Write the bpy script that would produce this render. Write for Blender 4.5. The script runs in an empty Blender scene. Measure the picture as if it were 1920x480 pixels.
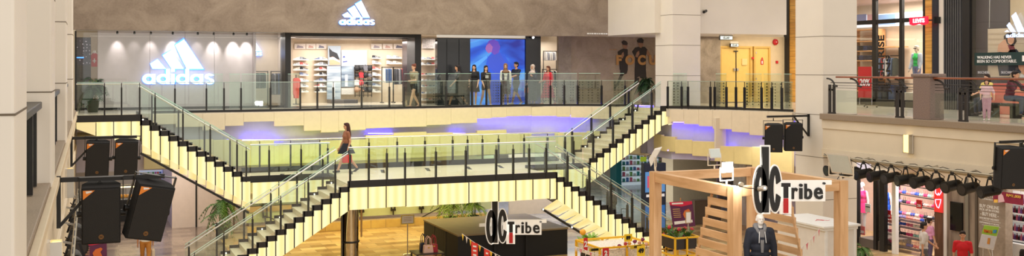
import bpy, math, random
from mathutils import Vector, Matrix, Euler
random.seed(7)
PI = math.pi
# ---------------------------------------------------------------- camera geometry
TH = math.radians(22.6); CT, ST = math.cos(TH), math.sin(TH); FP = 1900.0; HY = 128.0; EZ = 1.5
def PV(px, py, v):
    r = (px-960)/FP; d = v/(CT-r*ST); x = r*d
    return Vector((x*CT+d*ST, v, EZ-(py-HY)*d/FP))
def PU(px, py, u):
    r = (px-960)/FP; d = u/(r*CT+ST); x = r*d
    return Vector((u, -x*ST+d*CT, EZ-(py-HY)*d/FP))
def PZ(px, py, z):
    d = FP*(EZ-z)/(py-HY); x = (px-960)/FP*d
    return Vector((x*CT+d*ST, -x*ST+d*CT, z))
def PD(px, py, d):
    x = (px-960)/FP*d
    return Vector((x*CT+d*ST, -x*ST+d*CT, EZ-(py-HY)*d/FP))
def on_poly(px, line):
    r = (px-960)/FP; dx, dy = r*CT+ST, -r*ST+CT
    best = None
    for (a, b), (c, d) in zip(line, line[1:]):
        ex, ey = c-a, d-b
        den = dx*ey-dy*ex
        if abs(den) < 1e-9: continue
        t = (a*ey-b*ex)/den; k = (a*dy-b*dx)/den
        if -1e-6 <= k <= 1+1e-6 and t > 0 and (best is None or t < best): best = t
    return None if best is None else (dx*best, dy*best, best)
def zof(py, d): return EZ-(py-HY)*d/FP

COL = bpy.context.scene.collection
# ---------------------------------------------------------------- materials
MATS = {}
def nodes(name):
    m = bpy.data.materials.new(name); m.use_nodes = True
    nt = m.node_tree; b = nt.nodes['Principled BSDF']; return m, nt, b
def lin(c):
    return tuple(((x/255)/12.92 if x/255 <= .04045 else ((x/255+.055)/1.055)**2.4) for x in c)
def mat(name, c, rough=.5, metal=0, em=None, es=0, var=0.0, scale=6.0, bump=0.0, coat=0):
    """c: sRGB 0-255"""
    if name in MATS: return MATS[name]
    m, nt, b = nodes(name); col = (*lin(c), 1)
    b.inputs['Base Color'].default_value = col
    b.inputs['Roughness'].default_value = rough; b.inputs['Metallic'].default_value = metal
    if coat: b.inputs['Coat Weight'].default_value = coat
    if em: b.inputs['Emission Color'].default_value = (*lin(em), 1); b.inputs['Emission Strength'].default_value = es
    tc = nt.nodes.new('ShaderNodeTexCoord'); n = nt.nodes.new('ShaderNodeTexNoise')
    n.inputs['Scale'].default_value = scale; n.inputs['Detail'].default_value = 6
    nt.links.new(tc.outputs['Object'], n.inputs['Vector'])
    r = nt.nodes.new('ShaderNodeValToRGB'); v = max(var, .03)
    r.color_ramp.elements[0].position = .3; r.color_ramp.elements[1].position = .7
    r.color_ramp.elements[0].color = (*[x*(1-v) for x in col[:3]], 1); r.color_ramp.elements[1].color = (*[min(1, x*(1+v)) for x in col[:3]], 1)
    nt.links.new(n.outputs['Fac'], r.inputs['Fac']); nt.links.new(r.outputs['Color'], b.inputs['Base Color'])
    if bump:
        bp = nt.nodes.new('ShaderNodeBump'); bp.inputs['Strength'].default_value = bump; bp.inputs['Distance'].default_value = .02
        nt.links.new(n.outputs['Fac'], bp.inputs['Height']); nt.links.new(bp.outputs['Normal'], b.inputs['Normal'])
    MATS[name] = m; return m
def emis(name, c, s):
    if name in MATS: return MATS[name]
    m, nt, b = nodes(name)
    b.inputs['Base Color'].default_value = (*lin(c), 1); b.inputs['Roughness'].default_value = .4
    b.inputs['Emission Color'].default_value = (*lin(c), 1); b.inputs['Emission Strength'].default_value = s
    MATS[name] = m; return m
def glass(name, tint, fac=.07):
    m = bpy.data.materials.new(name); m.use_nodes = True; nt = m.node_tree; nt.nodes.clear()
    o = nt.nodes.new('ShaderNodeOutputMaterial'); t = nt.nodes.new('ShaderNodeBsdfTransparent'); g = nt.nodes.new('ShaderNodeBsdfGlossy')
    t.inputs[0].default_value = (*tint, 1); g.inputs[0].default_value = (1, 1, 1, 1); g.inputs['Roughness'].default_value = .01
    x = nt.nodes.new('ShaderNodeMixShader'); x.inputs[0].default_value = fac
    lw = nt.nodes.new('ShaderNodeFresnel'); lw.inputs[0].default_value = 1.45
    nt.links.new(lw.outputs[0], x.inputs[0]) if fac is None else None
    nt.links.new(t.outputs[0], x.inputs[1]); nt.links.new(g.outputs[0], x.inputs[2]); nt.links.new(x.outputs[0], o.inputs[0])
    MATS[name] = m; return m
def dotted(name):
    m = bpy.data.materials.new(name); m.use_nodes = True; nt = m.node_tree; nt.nodes.clear(); N = nt.nodes.new; L = nt.links.new
    o = N('ShaderNodeOutputMaterial'); t = N('ShaderNodeBsdfTransparent'); d = N('ShaderNodeBsdfDiffuse'); d.inputs[0].default_value = (.03, .03, .035, 1)
    tc = N('ShaderNodeTexCoord'); v = N('ShaderNodeTexVoronoi'); v.inputs['Randomness'].default_value = 0; v.inputs['Scale'].default_value = 9.5; L(tc.outputs['Object'], v.inputs['Vector'])
    c = N('ShaderNodeMath'); c.operation = 'LESS_THAN'; c.inputs[1].default_value = .3; L(v.outputs['Distance'], c.inputs[0]); k = N('ShaderNodeMath'); k.operation = 'MULTIPLY'; k.inputs[1].default_value = .6; L(c.outputs[0], k.inputs[0])
    q = N('ShaderNodeMath'); q.operation = 'ADD'; q.inputs[1].default_value = .18; L(k.outputs[0], q.inputs[0])
    x = N('ShaderNodeMixShader'); L(q.outputs[0], x.inputs[0]); L(t.outputs[0], x.inputs[1]); L(d.outputs[0], x.inputs[2]); L(x.outputs[0], o.inputs[0]); MATS[name] = m; return m
def lit_panel(name, c1, c2, s, axis='X', freq=2.3):
    """translucent acrylic in front of vertical tubes: soft vertical bands"""
    m, nt, b = nodes(name)
    tc = nt.nodes.new('ShaderNodeTexCoord'); w = nt.nodes.new('ShaderNodeTexWave'); w.bands_direction = axis
    w.inputs['Scale'].default_value = freq; w.inputs['Distortion'].default_value = .25; w.inputs['Detail'].default_value = 1
    nt.links.new(tc.outputs['Object'], w.inputs['Vector'])
    r = nt.nodes.new('ShaderNodeValToRGB'); r.color_ramp.elements[0].color = (*lin(c1), 1); r.color_ramp.elements[1].color = (*lin(c2), 1)
    nt.links.new(w.outputs['Fac'], r.inputs['Fac']); nt.links.new(r.outputs['Color'], b.inputs['Emission Color'])
    b.inputs['Base Color'].default_value = (*lin((84, 76, 48)), 1); b.inputs['Emission Strength'].default_value = s; b.inputs['Roughness'].default_value = .35
    MATS[name] = m; return m
def concrete(name, a, b_, sc=.9):
    m, nt, b = nodes(name); tc = nt.nodes.new('ShaderNodeTexCoord')
    n = nt.nodes.new('ShaderNodeTexNoise'); n.inputs['Scale'].default_value = sc; n.inputs['Detail'].default_value = 10; n.inputs['Roughness'].default_value = .62; n.inputs['Distortion'].default_value = 1.2
    n2 = nt.nodes.new('ShaderNodeTexNoise'); n2.inputs['Scale'].default_value = 14; n2.inputs['Detail'].default_value = 8
    nt.links.new(tc.outputs['Object'], n.inputs['Vector']); nt.links.new(tc.outputs['Object'], n2.inputs['Vector'])
    mx = nt.nodes.new('ShaderNodeMath'); mx.operation = 'MULTIPLY_ADD'; mx.inputs[1].default_value = .3
    nt.links.new(n2.outputs['Fac'], mx.inputs[0]); nt.links.new(n.outputs['Fac'], mx.inputs[2])
    r = nt.nodes.new('ShaderNodeValToRGB'); r.color_ramp.elements[0].position = .42; r.color_ramp.elements[1].position = .86
    r.color_ramp.elements[0].color = (*lin(a), 1); r.color_ramp.elements[1].color = (*lin(b_), 1)
    nt.links.new(mx.outputs[0], r.inputs['Fac']); nt.links.new(r.outputs['Color'], b.inputs['Base Color']); b.inputs['Roughness'].default_value = .85
    bp = nt.nodes.new('ShaderNodeBump'); bp.inputs['Strength'].default_value = .15; nt.links.new(n2.outputs['Fac'], bp.inputs['Height']); nt.links.new(bp.outputs['Normal'], b.inputs['Normal'])
    MATS[name] = m; return m
def tiles(name, cols, size, rough, mortar=(110, 100, 85), msize=.006, rot=0):
    m, nt, b = nodes(name); tc = nt.nodes.new('ShaderNodeTexCoord'); mp = nt.nodes.new('ShaderNodeMapping'); mp.inputs['Rotation'].default_value = (0, 0, rot)
    nt.links.new(tc.outputs['Object'], mp.inputs['Vector'])
    br = nt.nodes.new('ShaderNodeTexBrick'); br.offset = .5; br.inputs['Scale'].default_value = 1; br.inputs['Mortar Size'].default_value = msize
    br.inputs['Brick Width'].default_value = size[0]; br.inputs['Row Height'].default_value = size[1]
    br.inputs['Color1'].default_value = (0, 0, 0, 1); br.inputs['Color2'].default_value = (1, 1, 1, 1); br.inputs['Mortar'].default_value = (.5, .5, .5, 1)
    nt.links.new(mp.outputs['Vector'], br.inputs['Vector'])
    r = nt.nodes.new('ShaderNodeValToRGB'); r.color_ramp.interpolation = 'LINEAR'
    els = r.color_ramp.elements
    while len(els) < len(cols): els.new(.5)
    for k, c in enumerate(cols): els[k].position = k/(len(cols)-1); els[k].color = (*lin(c), 1)
    nt.links.new(br.outputs['Color'], r.inputs['Fac'])
    n = nt.nodes.new('ShaderNodeTexNoise'); n.inputs['Scale'].default_value = 5; n.inputs['Detail'].default_value = 5; nt.links.new(tc.outputs['Object'], n.inputs['Vector'])
    mx = nt.nodes.new('ShaderNodeMixRGB'); mx.blend_type = 'OVERLAY'; mx.inputs[0].default_value = .25
    nt.links.new(r.outputs['Color'], mx.inputs[1]); nt.links.new(n.outputs['Fac'], mx.inputs[2])
    m2 = nt.nodes.new('ShaderNodeMixRGB'); nt.links.new(br.outputs['Fac'], m2.inputs[0]); nt.links.new(mx.outputs[0], m2.inputs[1]); m2.inputs[2].default_value = (*lin(mortar), 1)
    nt.links.new(m2.outputs[0], b.inputs['Base Color']); b.inputs['Roughness'].default_value = rough
    MATS[name] = m; return m
def wood(name, a, b_, axis='Z', sc=3.0, rough=.55, planks=None):
    m, nt, b = nodes(name); tc = nt.nodes.new('ShaderNodeTexCoord'); mp = nt.nodes.new('ShaderNodeMapping')
    s = {'X': (.12, 1, 1), 'Y': (1, .12, 1), 'Z': (1, 1, .12)}[axis]
    mp.inputs['Scale'].default_value = s; nt.links.new(tc.outputs['Object'], mp.inputs['Vector'])
    n = nt.nodes.new('ShaderNodeTexNoise'); n.inputs['Scale'].default_value = sc*4; n.inputs['Detail'].default_value = 6; n.inputs['Distortion'].default_value = .8
    nt.links.new(mp.outputs['Vector'], n.inputs['Vector'])
    r = nt.nodes.new('ShaderNodeValToRGB'); r.color_ramp.elements[0].position = .32; r.color_ramp.elements[1].position = .68
    r.color_ramp.elements[0].color = (*lin(a), 1); r.color_ramp.elements[1].color = (*lin(b_), 1)
    nt.links.new(n.outputs['Fac'], r.inputs['Fac']); out = r.outputs['Color']
    if planks:
        br = nt.nodes.new('ShaderNodeTexWave'); br.bands_direction = planks[0]; br.wave_profile = 'SAW'; br.inputs['Scale'].default_value = planks[1]
        nt.links.new(tc.outputs['Object'], br.inputs['Vector'])
        r2 = nt.nodes.new('ShaderNodeValToRGB'); r2.color_ramp.elements[0].position = .0; r2.color_ramp.elements[0].color = (.15, .15, .15, 1); r2.color_ramp.elements[1].position = .07; r2.color_ramp.elements[1].color = (1, 1, 1, 1)
        nt.links.new(br.outputs['Fac'], r2.inputs['Fac'])
        mx = nt.nodes.new('ShaderNodeMixRGB'); mx.blend_type = 'MULTIPLY'; mx.inputs[0].default_value = 1
        nt.links.new(out, mx.inputs[1]); nt.links.new(r2.outputs['Color'], mx.inputs[2]); out = mx.outputs[0]
    nt.links.new(out, b.inputs['Base Color']); b.inputs['Roughness'].default_value = rough
    MATS[name] = m; return m

WHITE = mat('white_paint', (222, 214, 200), .6); CREAM = mat('cream_paint', (226, 212, 188), .55, var=.04, scale=1.5)
COLW = mat('column_panel_white', (230, 222, 210), .5, var=.03, scale=1.0)
COLJ = mat('column_joint_grey', (110, 98, 82), .8)  # grey-brown joint lines between the column panels
CONC = concrete('trowelled_concrete', (122, 106, 92), (158, 142, 126)); CONC2 = concrete('pale_concrete', (128, 116, 102), (166, 152, 136), 1.6)
BLACK = mat('black_metal', (26, 24, 24), .4); BLACKM = mat('matte_black', (12, 12, 14), .75); DARK = mat('dark_bronze', (42, 36, 34), .4)
STEEL = mat('brushed_steel', (205, 203, 198), .25, 1); CHROME = mat('chrome', (230, 230, 230), .1, 1)
PANEL = lit_panel('lit_yellow_acrylic', (252, 230, 154), (255, 242, 188), 1.08, freq=1.1)
PANELF = lit_panel('lit_yellow_acrylic_foot', (248, 224, 146), (255, 238, 176), 1.0, freq=.8)
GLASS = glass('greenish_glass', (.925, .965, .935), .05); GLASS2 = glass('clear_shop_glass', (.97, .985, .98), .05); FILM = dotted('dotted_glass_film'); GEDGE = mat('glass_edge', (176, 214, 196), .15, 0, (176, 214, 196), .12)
GRAN = mat('speckled_granite', (150, 132, 112), .55, var=.28, scale=60); GRAN2 = mat('red_grey_granite', (132, 112, 104), .3, var=.3, scale=45)
TREAD = mat('cream_tread_stone', (226, 216, 186), .4, var=.06, scale=9)
YELDOOR = mat('yellow_door_paint', (232, 196, 108), .4)
BLUE = emis('blue_led', (76, 60, 255), 42); YLED = emis('yellow_led', (235, 255, 60), 6)
LOGO = emis('logo_white_light', (232, 242, 255), 1.6); LOGOB = emis('logo_blue_halo', (70, 140, 255), 2.2)
RED = mat('red_print', (205, 35, 40), .5); YEL = mat('yellow_card', (246, 206, 40), .5); ORG = mat('orange_sticker', (240, 140, 50), .5)
PAPER = mat('white_card', (240, 240, 238), .5); GREEN = mat('palm_leaf_green', (70, 110, 40), .5, var=.3, scale=3); GREEN2 = mat('dark_leaf_green', (34, 66, 34), .5, var=.3, scale=3)
SHOPW = mat('shop_white', (238, 230, 220), .5); LILAC = mat('lilac_wall', (205, 196, 226), .5)
RAILW = wood('reddish_handrail_wood', (120, 62, 40), (160, 92, 60), 'Y', 2, .3)
PINE = wood('raw_pine_vertical', (206, 160, 112), (232, 190, 144), 'Z', 2); PINEX = wood('raw_pine_along_x', (206, 160, 112), (232, 190, 144), 'X', 2); PINEY = wood('raw_pine_along_y', (206, 160, 112), (232, 190, 144), 'Y', 2)
PLANK = wood('yellow_pine_planks', (196, 140, 60), (232, 182, 92), 'Y', 2, .45, ('Z', 1.25))

# ---------------------------------------------------------------- mesh builder
class MB:
    def __init__(s): s.v = []; s.f = []; s.m = []; s.sm = []
    def add(s, vs, fs, mi=0, smooth=False):
        b = len(s.v); s.v += [Vector(p) for p in vs]; s.f += [tuple(i+b for i in f) for f in fs]; s.m += [mi]*len(fs); s.sm += [smooth]*len(fs); return s
    def box(s, x0, x1, y0, y1, z0, z1, mi=0):
        x0, x1 = min(x0, x1), max(x0, x1); y0, y1 = min(y0, y1), max(y0, y1); z0, z1 = min(z0, z1), max(z0, z1)
        return s.add([(x0, y0, z0), (x1, y0, z0), (x1, y1, z0), (x0, y1, z0), (x0, y0, z1), (x1, y0, z1), (x1, y1, z1), (x0, y1, z1)],
                     [(0, 3, 2, 1), (4, 5, 6, 7), (0, 1, 5, 4), (1, 2, 6, 5), (2, 3, 7, 6), (3, 0, 4, 7)], mi)
    def obox(s, c, size, rot=(0, 0, 0), mi=0):
        R = Euler(rot).to_matrix(); hx, hy, hz = [q/2 for q in size]; c = Vector(c)
        P = [c+R@Vector((a*hx, b*hy, d*hz)) for d in (-1, 1) for (a, b) in ((-1, -1), (1, -1), (1, 1), (-1, 1))]
        return s.add(P, [(0, 3, 2, 1), (4, 5, 6, 7), (0, 1, 5, 4), (1, 2, 6, 5), (2, 3, 7, 6), (3, 0, 4, 7)], mi)
    def beam(s, a, b, w, h, mi=0, up=(0, 0, 1)):
        """rectangular bar from a to b"""
        a, b = Vector(a), Vector(b); d = (b-a).normalized(); up = Vector(up)
        if abs(d.dot(up)) > .98: up = Vector((1, 0, 0))
        x = d.cross(up).normalized(); y = x.cross(d).normalized()
        P = [p+x*(i*w/2)+y*(j*h/2) for p in (a, b) for (i, j) in ((-1, -1), (1, -1), (1, 1), (-1, 1))]
        return s.add(P, [(0, 1, 2, 3), (7, 6, 5, 4), (0, 4, 5, 1), (1, 5, 6, 2), (2, 6, 7, 3), (3, 7, 4, 0)], mi)
    def tube(s, a, b, r, r2=None, n=10, mi=0):
        a, b = Vector(a), Vector(b); d = (b-a).normalized(); up = Vector((0, 0, 1)) if abs(d.z) < .95 else Vector((1, 0, 0))
        x = d.cross(up).normalized(); y = x.cross(d); r2 = r if r2 is None else r2
        vs = [a+(x*math.cos(t)+y*math.sin(t))*r for t in [2*PI*k/n for k in range(n)]]+[b+(x*math.cos(t)+y*math.sin(t))*r2 for t in [2*PI*k/n for k in range(n)]]
        s.add(vs, [(k, (k+1) % n, n+(k+1) % n, n+k) for k in range(n)], mi, True)
        return s.add(vs, [tuple(range(n))[::-1], tuple(range(n, 2*n))], mi)
    def path(s, pts, r, n=8, mi=0):
        for a, b in zip(pts, pts[1:]): s.tube(a, b, r, None, n, mi)
        for p in pts[1:-1]: s.ell(p, (r, r, r), 6, mi)
        return s
    def ell(s, c, rad, n=12, mi=0, R=None):
        c = Vector(c); m = max(4, n*2//3); vs = []; R = R or Matrix.Identity(3)
        for i in range(1, m):
            ph = PI*i/m
            for k in range(n):
                t = 2*PI*k/n; vs.append(c+R@Vector((rad[0]*math.sin(ph)*math.cos(t), rad[1]*math.sin(ph)*math.sin(t), rad[2]*math.cos(ph))))
        top = len(vs); vs.append(c+R@Vector((0, 0, rad[2]))); vs.append(c-R@Vector((0, 0, rad[2])))
        fs = [(i*n+k, (i+1)*n+k, (i+1)*n+(k+1) % n, i*n+(k+1) % n) for i in range(m-2) for k in range(n)]
        fs += [(top, k, (k+1) % n) for k in range(n)]+[(top+1, (m-2)*n+(k+1) % n, (m-2)*n+k) for k in range(n)]
        return s.add(vs, fs, mi, True)
    def cap(s, a, b, r, r2=None, n=10):
        r2 = r if r2 is None else r2; s.tube(a, b, r, r2, n); s.ell(a, (r,)*3, n); return s.ell(b, (r2,)*3, n)
    def lathe(s, c, prof, n=20, mi=0, sx=1, sy=1, ax=(0, 0, 1)):
        """prof: (radius, height) list"""
        c = Vector(c); q = Vector((0, 0, 1)).rotation_difference(Vector(ax)).to_matrix(); vs = []
        for r, h in prof:
            for k in range(n): t = 2*PI*k/n; vs.append(c+q@Vector((r*math.cos(t)*sx, r*math.sin(t)*sy, h)))
        fs = [(i*n+k, i*n+(k+1) % n, (i+1)*n+(k+1) % n, (i+1)*n+k) for i in range(len(prof)-1) for k in range(n)]
        s.add(vs, fs, mi, True); L = len(prof)-1
        return s.add(vs, [tuple(range(n))[::-1], tuple(L*n+k for k in range(n))], mi)
    def prism(s, pts, off, mi=0):
        """polygon (3D points) extruded by vector off"""
        pts = [Vector(p) for p in pts]; off = Vector(off); n = len(pts)
        nrm = Vector((0, 0, 0))
        for i in range(n):
            a, b = pts[i], pts[(i+1) % n]; nrm += Vector(((a.y-b.y)*(a.z+b.z), (a.z-b.z)*(a.x+b.x), (a.x-b.x)*(a.y+b.y)))
        if nrm.dot(off) > 0: pts = pts[::-1]
        return s.add(pts+[p+off for p in pts], [tuple(range(n)), tuple(range(2*n-1, n-1, -1))]+[(i, n+i, n+(i+1) % n, (i+1) % n) for i in range(n)], mi)
    def pv(s, px, v, t=.02, mi=0):
        return s.prism([PV(x, y, v) for x, y in px], (0, -t, 0), mi)
    def pu(s, px, u, t=.02, mi=0):
        return s.prism([PU(x, y, u) for x, y in px], (-t, 0, 0), mi)
    def rv(s, x0, y0, x1, y1, v, t, mi=0):
        """upright box whose front face (towards -v) fills the pixel rectangle"""
        a, b = PV(x0, (y0+y1)/2, v), PV(x1, (y0+y1)/2, v); xm = (x0+x1)/2
        return s.box(a.x, b.x, v, v+t, PV(xm, y1, v).z, PV(xm, y0, v).z, mi)
    def ru(s, x0, y0, x1, y1, u, t, mi=0):
        a, b = PU(x0, (y0+y1)/2, u), PU(x1, (y0+y1)/2, u); xm = (x0+x1)/2
        return s.box(u, u+t, a.y, b.y, PU(xm, y1, u).z, PU(xm, y0, u).z, mi)
def mesh(name, mb, mats):
    me = bpy.data.meshes.new(name); me.from_pydata([tuple(p) for p in mb.v], [], mb.f)
    mats = mats if isinstance(mats, (list, tuple)) else [mats]
    for m in mats: me.materials.append(m)
    me.polygons.foreach_set('material_index', mb.m); me.polygons.foreach_set('use_smooth', mb.sm); me.update(); return me
def link(name, me, parent=None):
    o = bpy.data.objects.new(name, me); COL.objects.link(o)
    if parent is not None: o.parent = parent
    return o
def tag(o, label=None, cat=None, group=None, kind=None):
    if label: o['label'] = label
    if cat: o['category'] = cat
    if group: o['group'] = group
    if kind: o['kind'] = kind
    return o
def thing(name, label, cat, loc=(0, 0, 0), rz=0, group=None, rot=None):
    o = bpy.data.objects.new(name, None); COL.objects.link(o); o.empty_display_size = .1
    o.location = loc; o.rotation_euler = rot or (0, 0, rz); return tag(o, label, cat, group)
def bev(o, w=.01, seg=2):
    m = o.modifiers.new('bevel', 'BEVEL'); m.width = w; m.segments = seg; m.limit_method = 'ANGLE'; m.angle_limit = .7; return o
def part(name, mb, mats, root, label=None, bevel=0):
    """mesh in the local frame of root"""
    o = link(name, mesh(name, mb, mats), root)
    if label: o['label'] = label
    if bevel: bev(o, bevel)
    return o
def wtop(o):
    L = Matrix.Identity(4)
    while o is not None: L = o.matrix_basis @ L; o = o.parent
    return L
def partw(name, mb, mats, root, label=None, bevel=0):
    """mesh given in world coordinates"""
    I = wtop(root).inverted(); mb.v = [I@p for p in mb.v]
    return part(name, mb, mats, root, label, bevel)
def single(name, label, cat, mb, mats, group=None, bevel=0, kind=None):
    """a one-mesh thing, origin moved to its base centre"""
    xs = [p.x for p in mb.v]; ys = [p.y for p in mb.v]; zs = [p.z for p in mb.v]
    c = Vector(((min(xs)+max(xs))/2, (min(ys)+max(ys))/2, min(zs))); mb.v = [p-c for p in mb.v]
    o = link(name, mesh(name, mb, mats)); o.location = c; tag(o, label, cat, group, kind)
    if bevel: bev(o, bevel)
    return o
def struct(name, mb, mats, parent=None, bevel=0, label=None):
    o = link(name, mesh(name, mb, mats), parent)
    if parent is None: o['kind'] = 'structure'
    if label: o['label'] = label
    if bevel: bev(o, bevel)
    return o
def copy_tree(o, parent=None):
    c = o.copy(); COL.objects.link(c)
    if parent is not None: c.parent = parent
    for ch in list(o.children): copy_tree(ch, c)
    return c
def put(o, loc, rz=0, label=None, group=None, rot=None, sc=None):
    o.location = loc; o.rotation_euler = rot or (0, 0, rz)
    if sc: o.scale = (sc,)*3 if isinstance(sc, (int, float)) else sc
    if label: o['label'] = label
    if group: o['group'] = group
    return o
def text_mb(s, size, depth=.01, bold=0, sx=1.0, align='CENTER', space=1.0):
    cu = bpy.data.curves.new('t', 'FONT'); cu.body = s; cu.size = size; cu.extrude = depth/2; cu.offset = bold; cu.align_x = align; cu.align_y = 'CENTER'; cu.space_character = space; cu.resolution_u = 3; cu.space_line = .95
    o = bpy.data.objects.new('t', cu); COL.objects.link(o); dg = bpy.context.evaluated_depsgraph_get(); me = bpy.data.meshes.new_from_object(o.evaluated_get(dg))
    mb = MB(); mb.add([(v.co.x*sx, v.co.y, v.co.z) for v in me.vertices], [tuple(p.vertices) for p in me.polygons])
    bpy.data.objects.remove(o); bpy.data.curves.remove(cu); bpy.data.meshes.remove(me); return mb
def place_mb(mb, M):
    mb.v = [M@p for p in mb.v]; return mb
FV = Matrix.Rotation(PI/2, 4, 'X')                                   # faces -v
FU = Matrix.Rotation(-PI/2, 4, 'Z')@Matrix.Rotation(PI/2, 4, 'X')    # faces -u
def at(p, F=FV, roll=0): return Matrix.Translation(Vector(p))@F@Matrix.Rotation(roll, 4, 'Z')
def merge(*ms):
    r = MB()
    for k, m in enumerate(ms):
        b = len(r.v); r.v += m.v; r.f += [tuple(i+b for i in f) for f in m.f]; r.m += m.m; r.sm += m.sm
    return r
def setmi(mb, i): mb.m = [i]*len(mb.f); return mb
def ring2d(mb, c, ro, ri, z0, z1, a0=0, a1=2*PI, n=28, sx=1.0, mi=0):
    """flat ring or arc extruded in local z"""
    full = abs(a1-a0-2*PI) < 1e-6
    for k in range(n):
        t, q = a0+(a1-a0)*k/n, a0+(a1-a0)*(k+1)/n
        P = [(c[0]+r*math.cos(x)*sx, c[1]+r*math.sin(x)) for r, x in ((ri, t), (ro, t), (ro, q), (ri, q))]
        mb.prism([(x, y, z0) for x, y in P], (0, 0, z1-z0), mi)
    return mb
def fit(mb, W, H):
    xs = [p.x for p in mb.v]; ys = [p.y for p in mb.v]; x0, x1, y0, y1 = min(xs), max(xs), min(ys), max(ys)
    for p in mb.v: p.x = (p.x-(x0+x1)/2)*W/(x1-x0); p.y = (p.y-(y0+y1)/2)*H/(y1-y0)
    return mb
def lab_u(s, x0, y0, x1, y1, u, m, root, t=.012, bold=.004, rot=0, name='lettering'):
    a, b = PU(x0, (y0+y1)/2, u), PU(x1, (y0+y1)/2, u); c = PU((x0+x1)/2, (y0+y1)/2, u); H = PU((x0+x1)/2, y0, u).z-PU((x0+x1)/2, y1, u).z; W = a.y-b.y
    tm = text_mb(s, .5, t, bold); fit(tm, *((H, W) if rot else (W, H))); partw(name, place_mb(tm, at(c, FU, PI/2 if rot else 0)), m, root)
def lab_v(s, x0, y0, x1, y1, v, m, root, t=.012, bold=.004, name='lettering'):
    a, b = PV(x0, (y0+y1)/2, v), PV(x1, (y0+y1)/2, v); H = PV((x0+x1)/2, y0, v).z-PV((x0+x1)/2, y1, v).z
    tm = fit(text_mb(s, .5, t, bold), b.x-a.x, H); partw(name, place_mb(tm, at(PV((x0+x1)/2, (y0+y1)/2, v))), m, root)
def area(loc, size, power, color=(1, 1, 1), rot=(0, 0, 0), sy=None, spread=PI):
    l = bpy.data.lights.new('area_light', 'AREA'); l.energy = power; l.color = color; l.size = size; l.spread = spread
    if sy: l.shape = 'RECTANGLE'; l.size_y = sy
    o = bpy.data.objects.new('fill_light', l); COL.objects.link(o); o.location = loc; o.rotation_euler = rot; return o  # added light without a fixture, brightens the space around it
# ================================================================ SETTING
GZ = -4.8; WT = 7.6
EDGE = [(-.42, 35.6), (1.5, 35.6), (5.2, 35.6), (9.5, 36.1), (13, 36.5), (16.2, 36.7), (17.8, 36.2), (19.1, 35.3), (19.8, 34.5), (19.8, 32.6), (20.5, 32.0), (21.3, 31.0), (22.0, 29.4), (22.5, 28.0), (22.7, 25.4)]
FLOORG = tiles('ground_stone_tiles', [(150, 118, 76), (192, 158, 108), (222, 190, 134), (198, 166, 116), (172, 140, 100), (226, 200, 150)], (.9, .45), .22)
FLOORU = tiles('gallery_tiles', [(188, 178, 164), (206, 196, 180), (198, 188, 172)], (.8, .8), .18, (160, 150, 136), .004)
FLOORGR = tiles('grey_concourse_tiles', [(128, 130, 140), (160, 160, 166), (146, 146, 152), (186, 182, 180)], (.9, .45), .12)
struct('floor', MB().box(-12, 38, 2, 56, GZ-.3, GZ), FLOORG)
struct('floor', MB().box(14.6, 37.8, 36.2, 55.8, GZ, GZ+.012), FLOORGR)
struct('floor', MB().box(-.3, 4.4, 33, 50, GZ, GZ+.012), tiles('brown_grey_tiles', [(110, 94, 84), (136, 118, 104), (158, 140, 122), (122, 106, 96)], (.9, .45), .15))
g = MB(); g.prism([(x, y, -.3) for x, y in [*EDGE, (21.5, 25.38), (21.5, 24.2), (20.03, 24.1), (20.03, 6), (37, 6), (37, 52), (-.42, 52)]], (0, 0, .3))
struct('floor_gallery', g, FLOORU)
struct('floor_gallery', MB().box(-9, -.42, 1, 52, -.3, 0), FLOORU)
# soffits over the ground floor, behind the petals
struct('ceiling', MB().prism([(x, y+.5, -1.92) for x, y in EDGE[:9]]+[(20.4, 33.2, -1.92), (22.6, 29, -1.92), (23.2, 25.6, -1.92), (34, 25.6, -1.92), (34, 52, -1.92), (-.42, 52, -1.92)], (0, 0, .1)), CREAM)
struct('ceiling', MB().box(20.3, 34, 6, 25.6, -1.2, -1.1), CREAM)
# facade bulkhead of concrete
struct('wall_back', MB().box(-.6, 19.95, 37.5, 37.9, 2.82, WT), CONC)
struct('wall_bulkhead', MB().prism([(19.95, 33.7, 2.86), (19.95, 39, 2.86), (26.1, 39, 2.86), (26.1, 33.7, 2.86)], (0, 0, WT-2.86)), COLW)
struct('ceiling_gallery', MB().box(-.5, 19.9, 37.9, 39.0, 2.9, 3.0), WHITE)
struct('wall_far_behind', MB().box(-9, 38, 52, 52.3, GZ, WT), CREAM)
struct('wall_far_right', MB().box(36.7, 37, 6, 52, GZ, WT), CREAM)
struct('wall_far_left', MB().box(-9.3, -9, 1, 52, GZ, WT), CREAM)
def column(x0, x1, y0, y1, z0, z1, name, joints):
    m = MB().box(x0, x1, y0, y1, z0, z1)
    o = struct(name, m, COLW, bevel=.02)
    j = MB()
    for z in joints: j.box(x0-.004, x1+.004, y0-.004, y1+.004, z-.007, z+.007)
    struct('joint', j, COLJ, o)
    return o
J = [1.22, 2.37, 3.52, 4.67]
column(20.2, 21.45, 32.85, 34.1, 0, WT, 'column_back_right', J)
column(20.0, 21.27, 24.12, 25.4, GZ, WT, 'column_right', [.12, 1.3, 2.45, 3.6, -1.15, -2.4])
for k, y in enumerate((6.8, 13.12, 20.75, 28.4)):
    column(-1.7, -.42, y, y+1.25, GZ if k == 0 else 0.05, WT, 'column_left', J)
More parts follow.
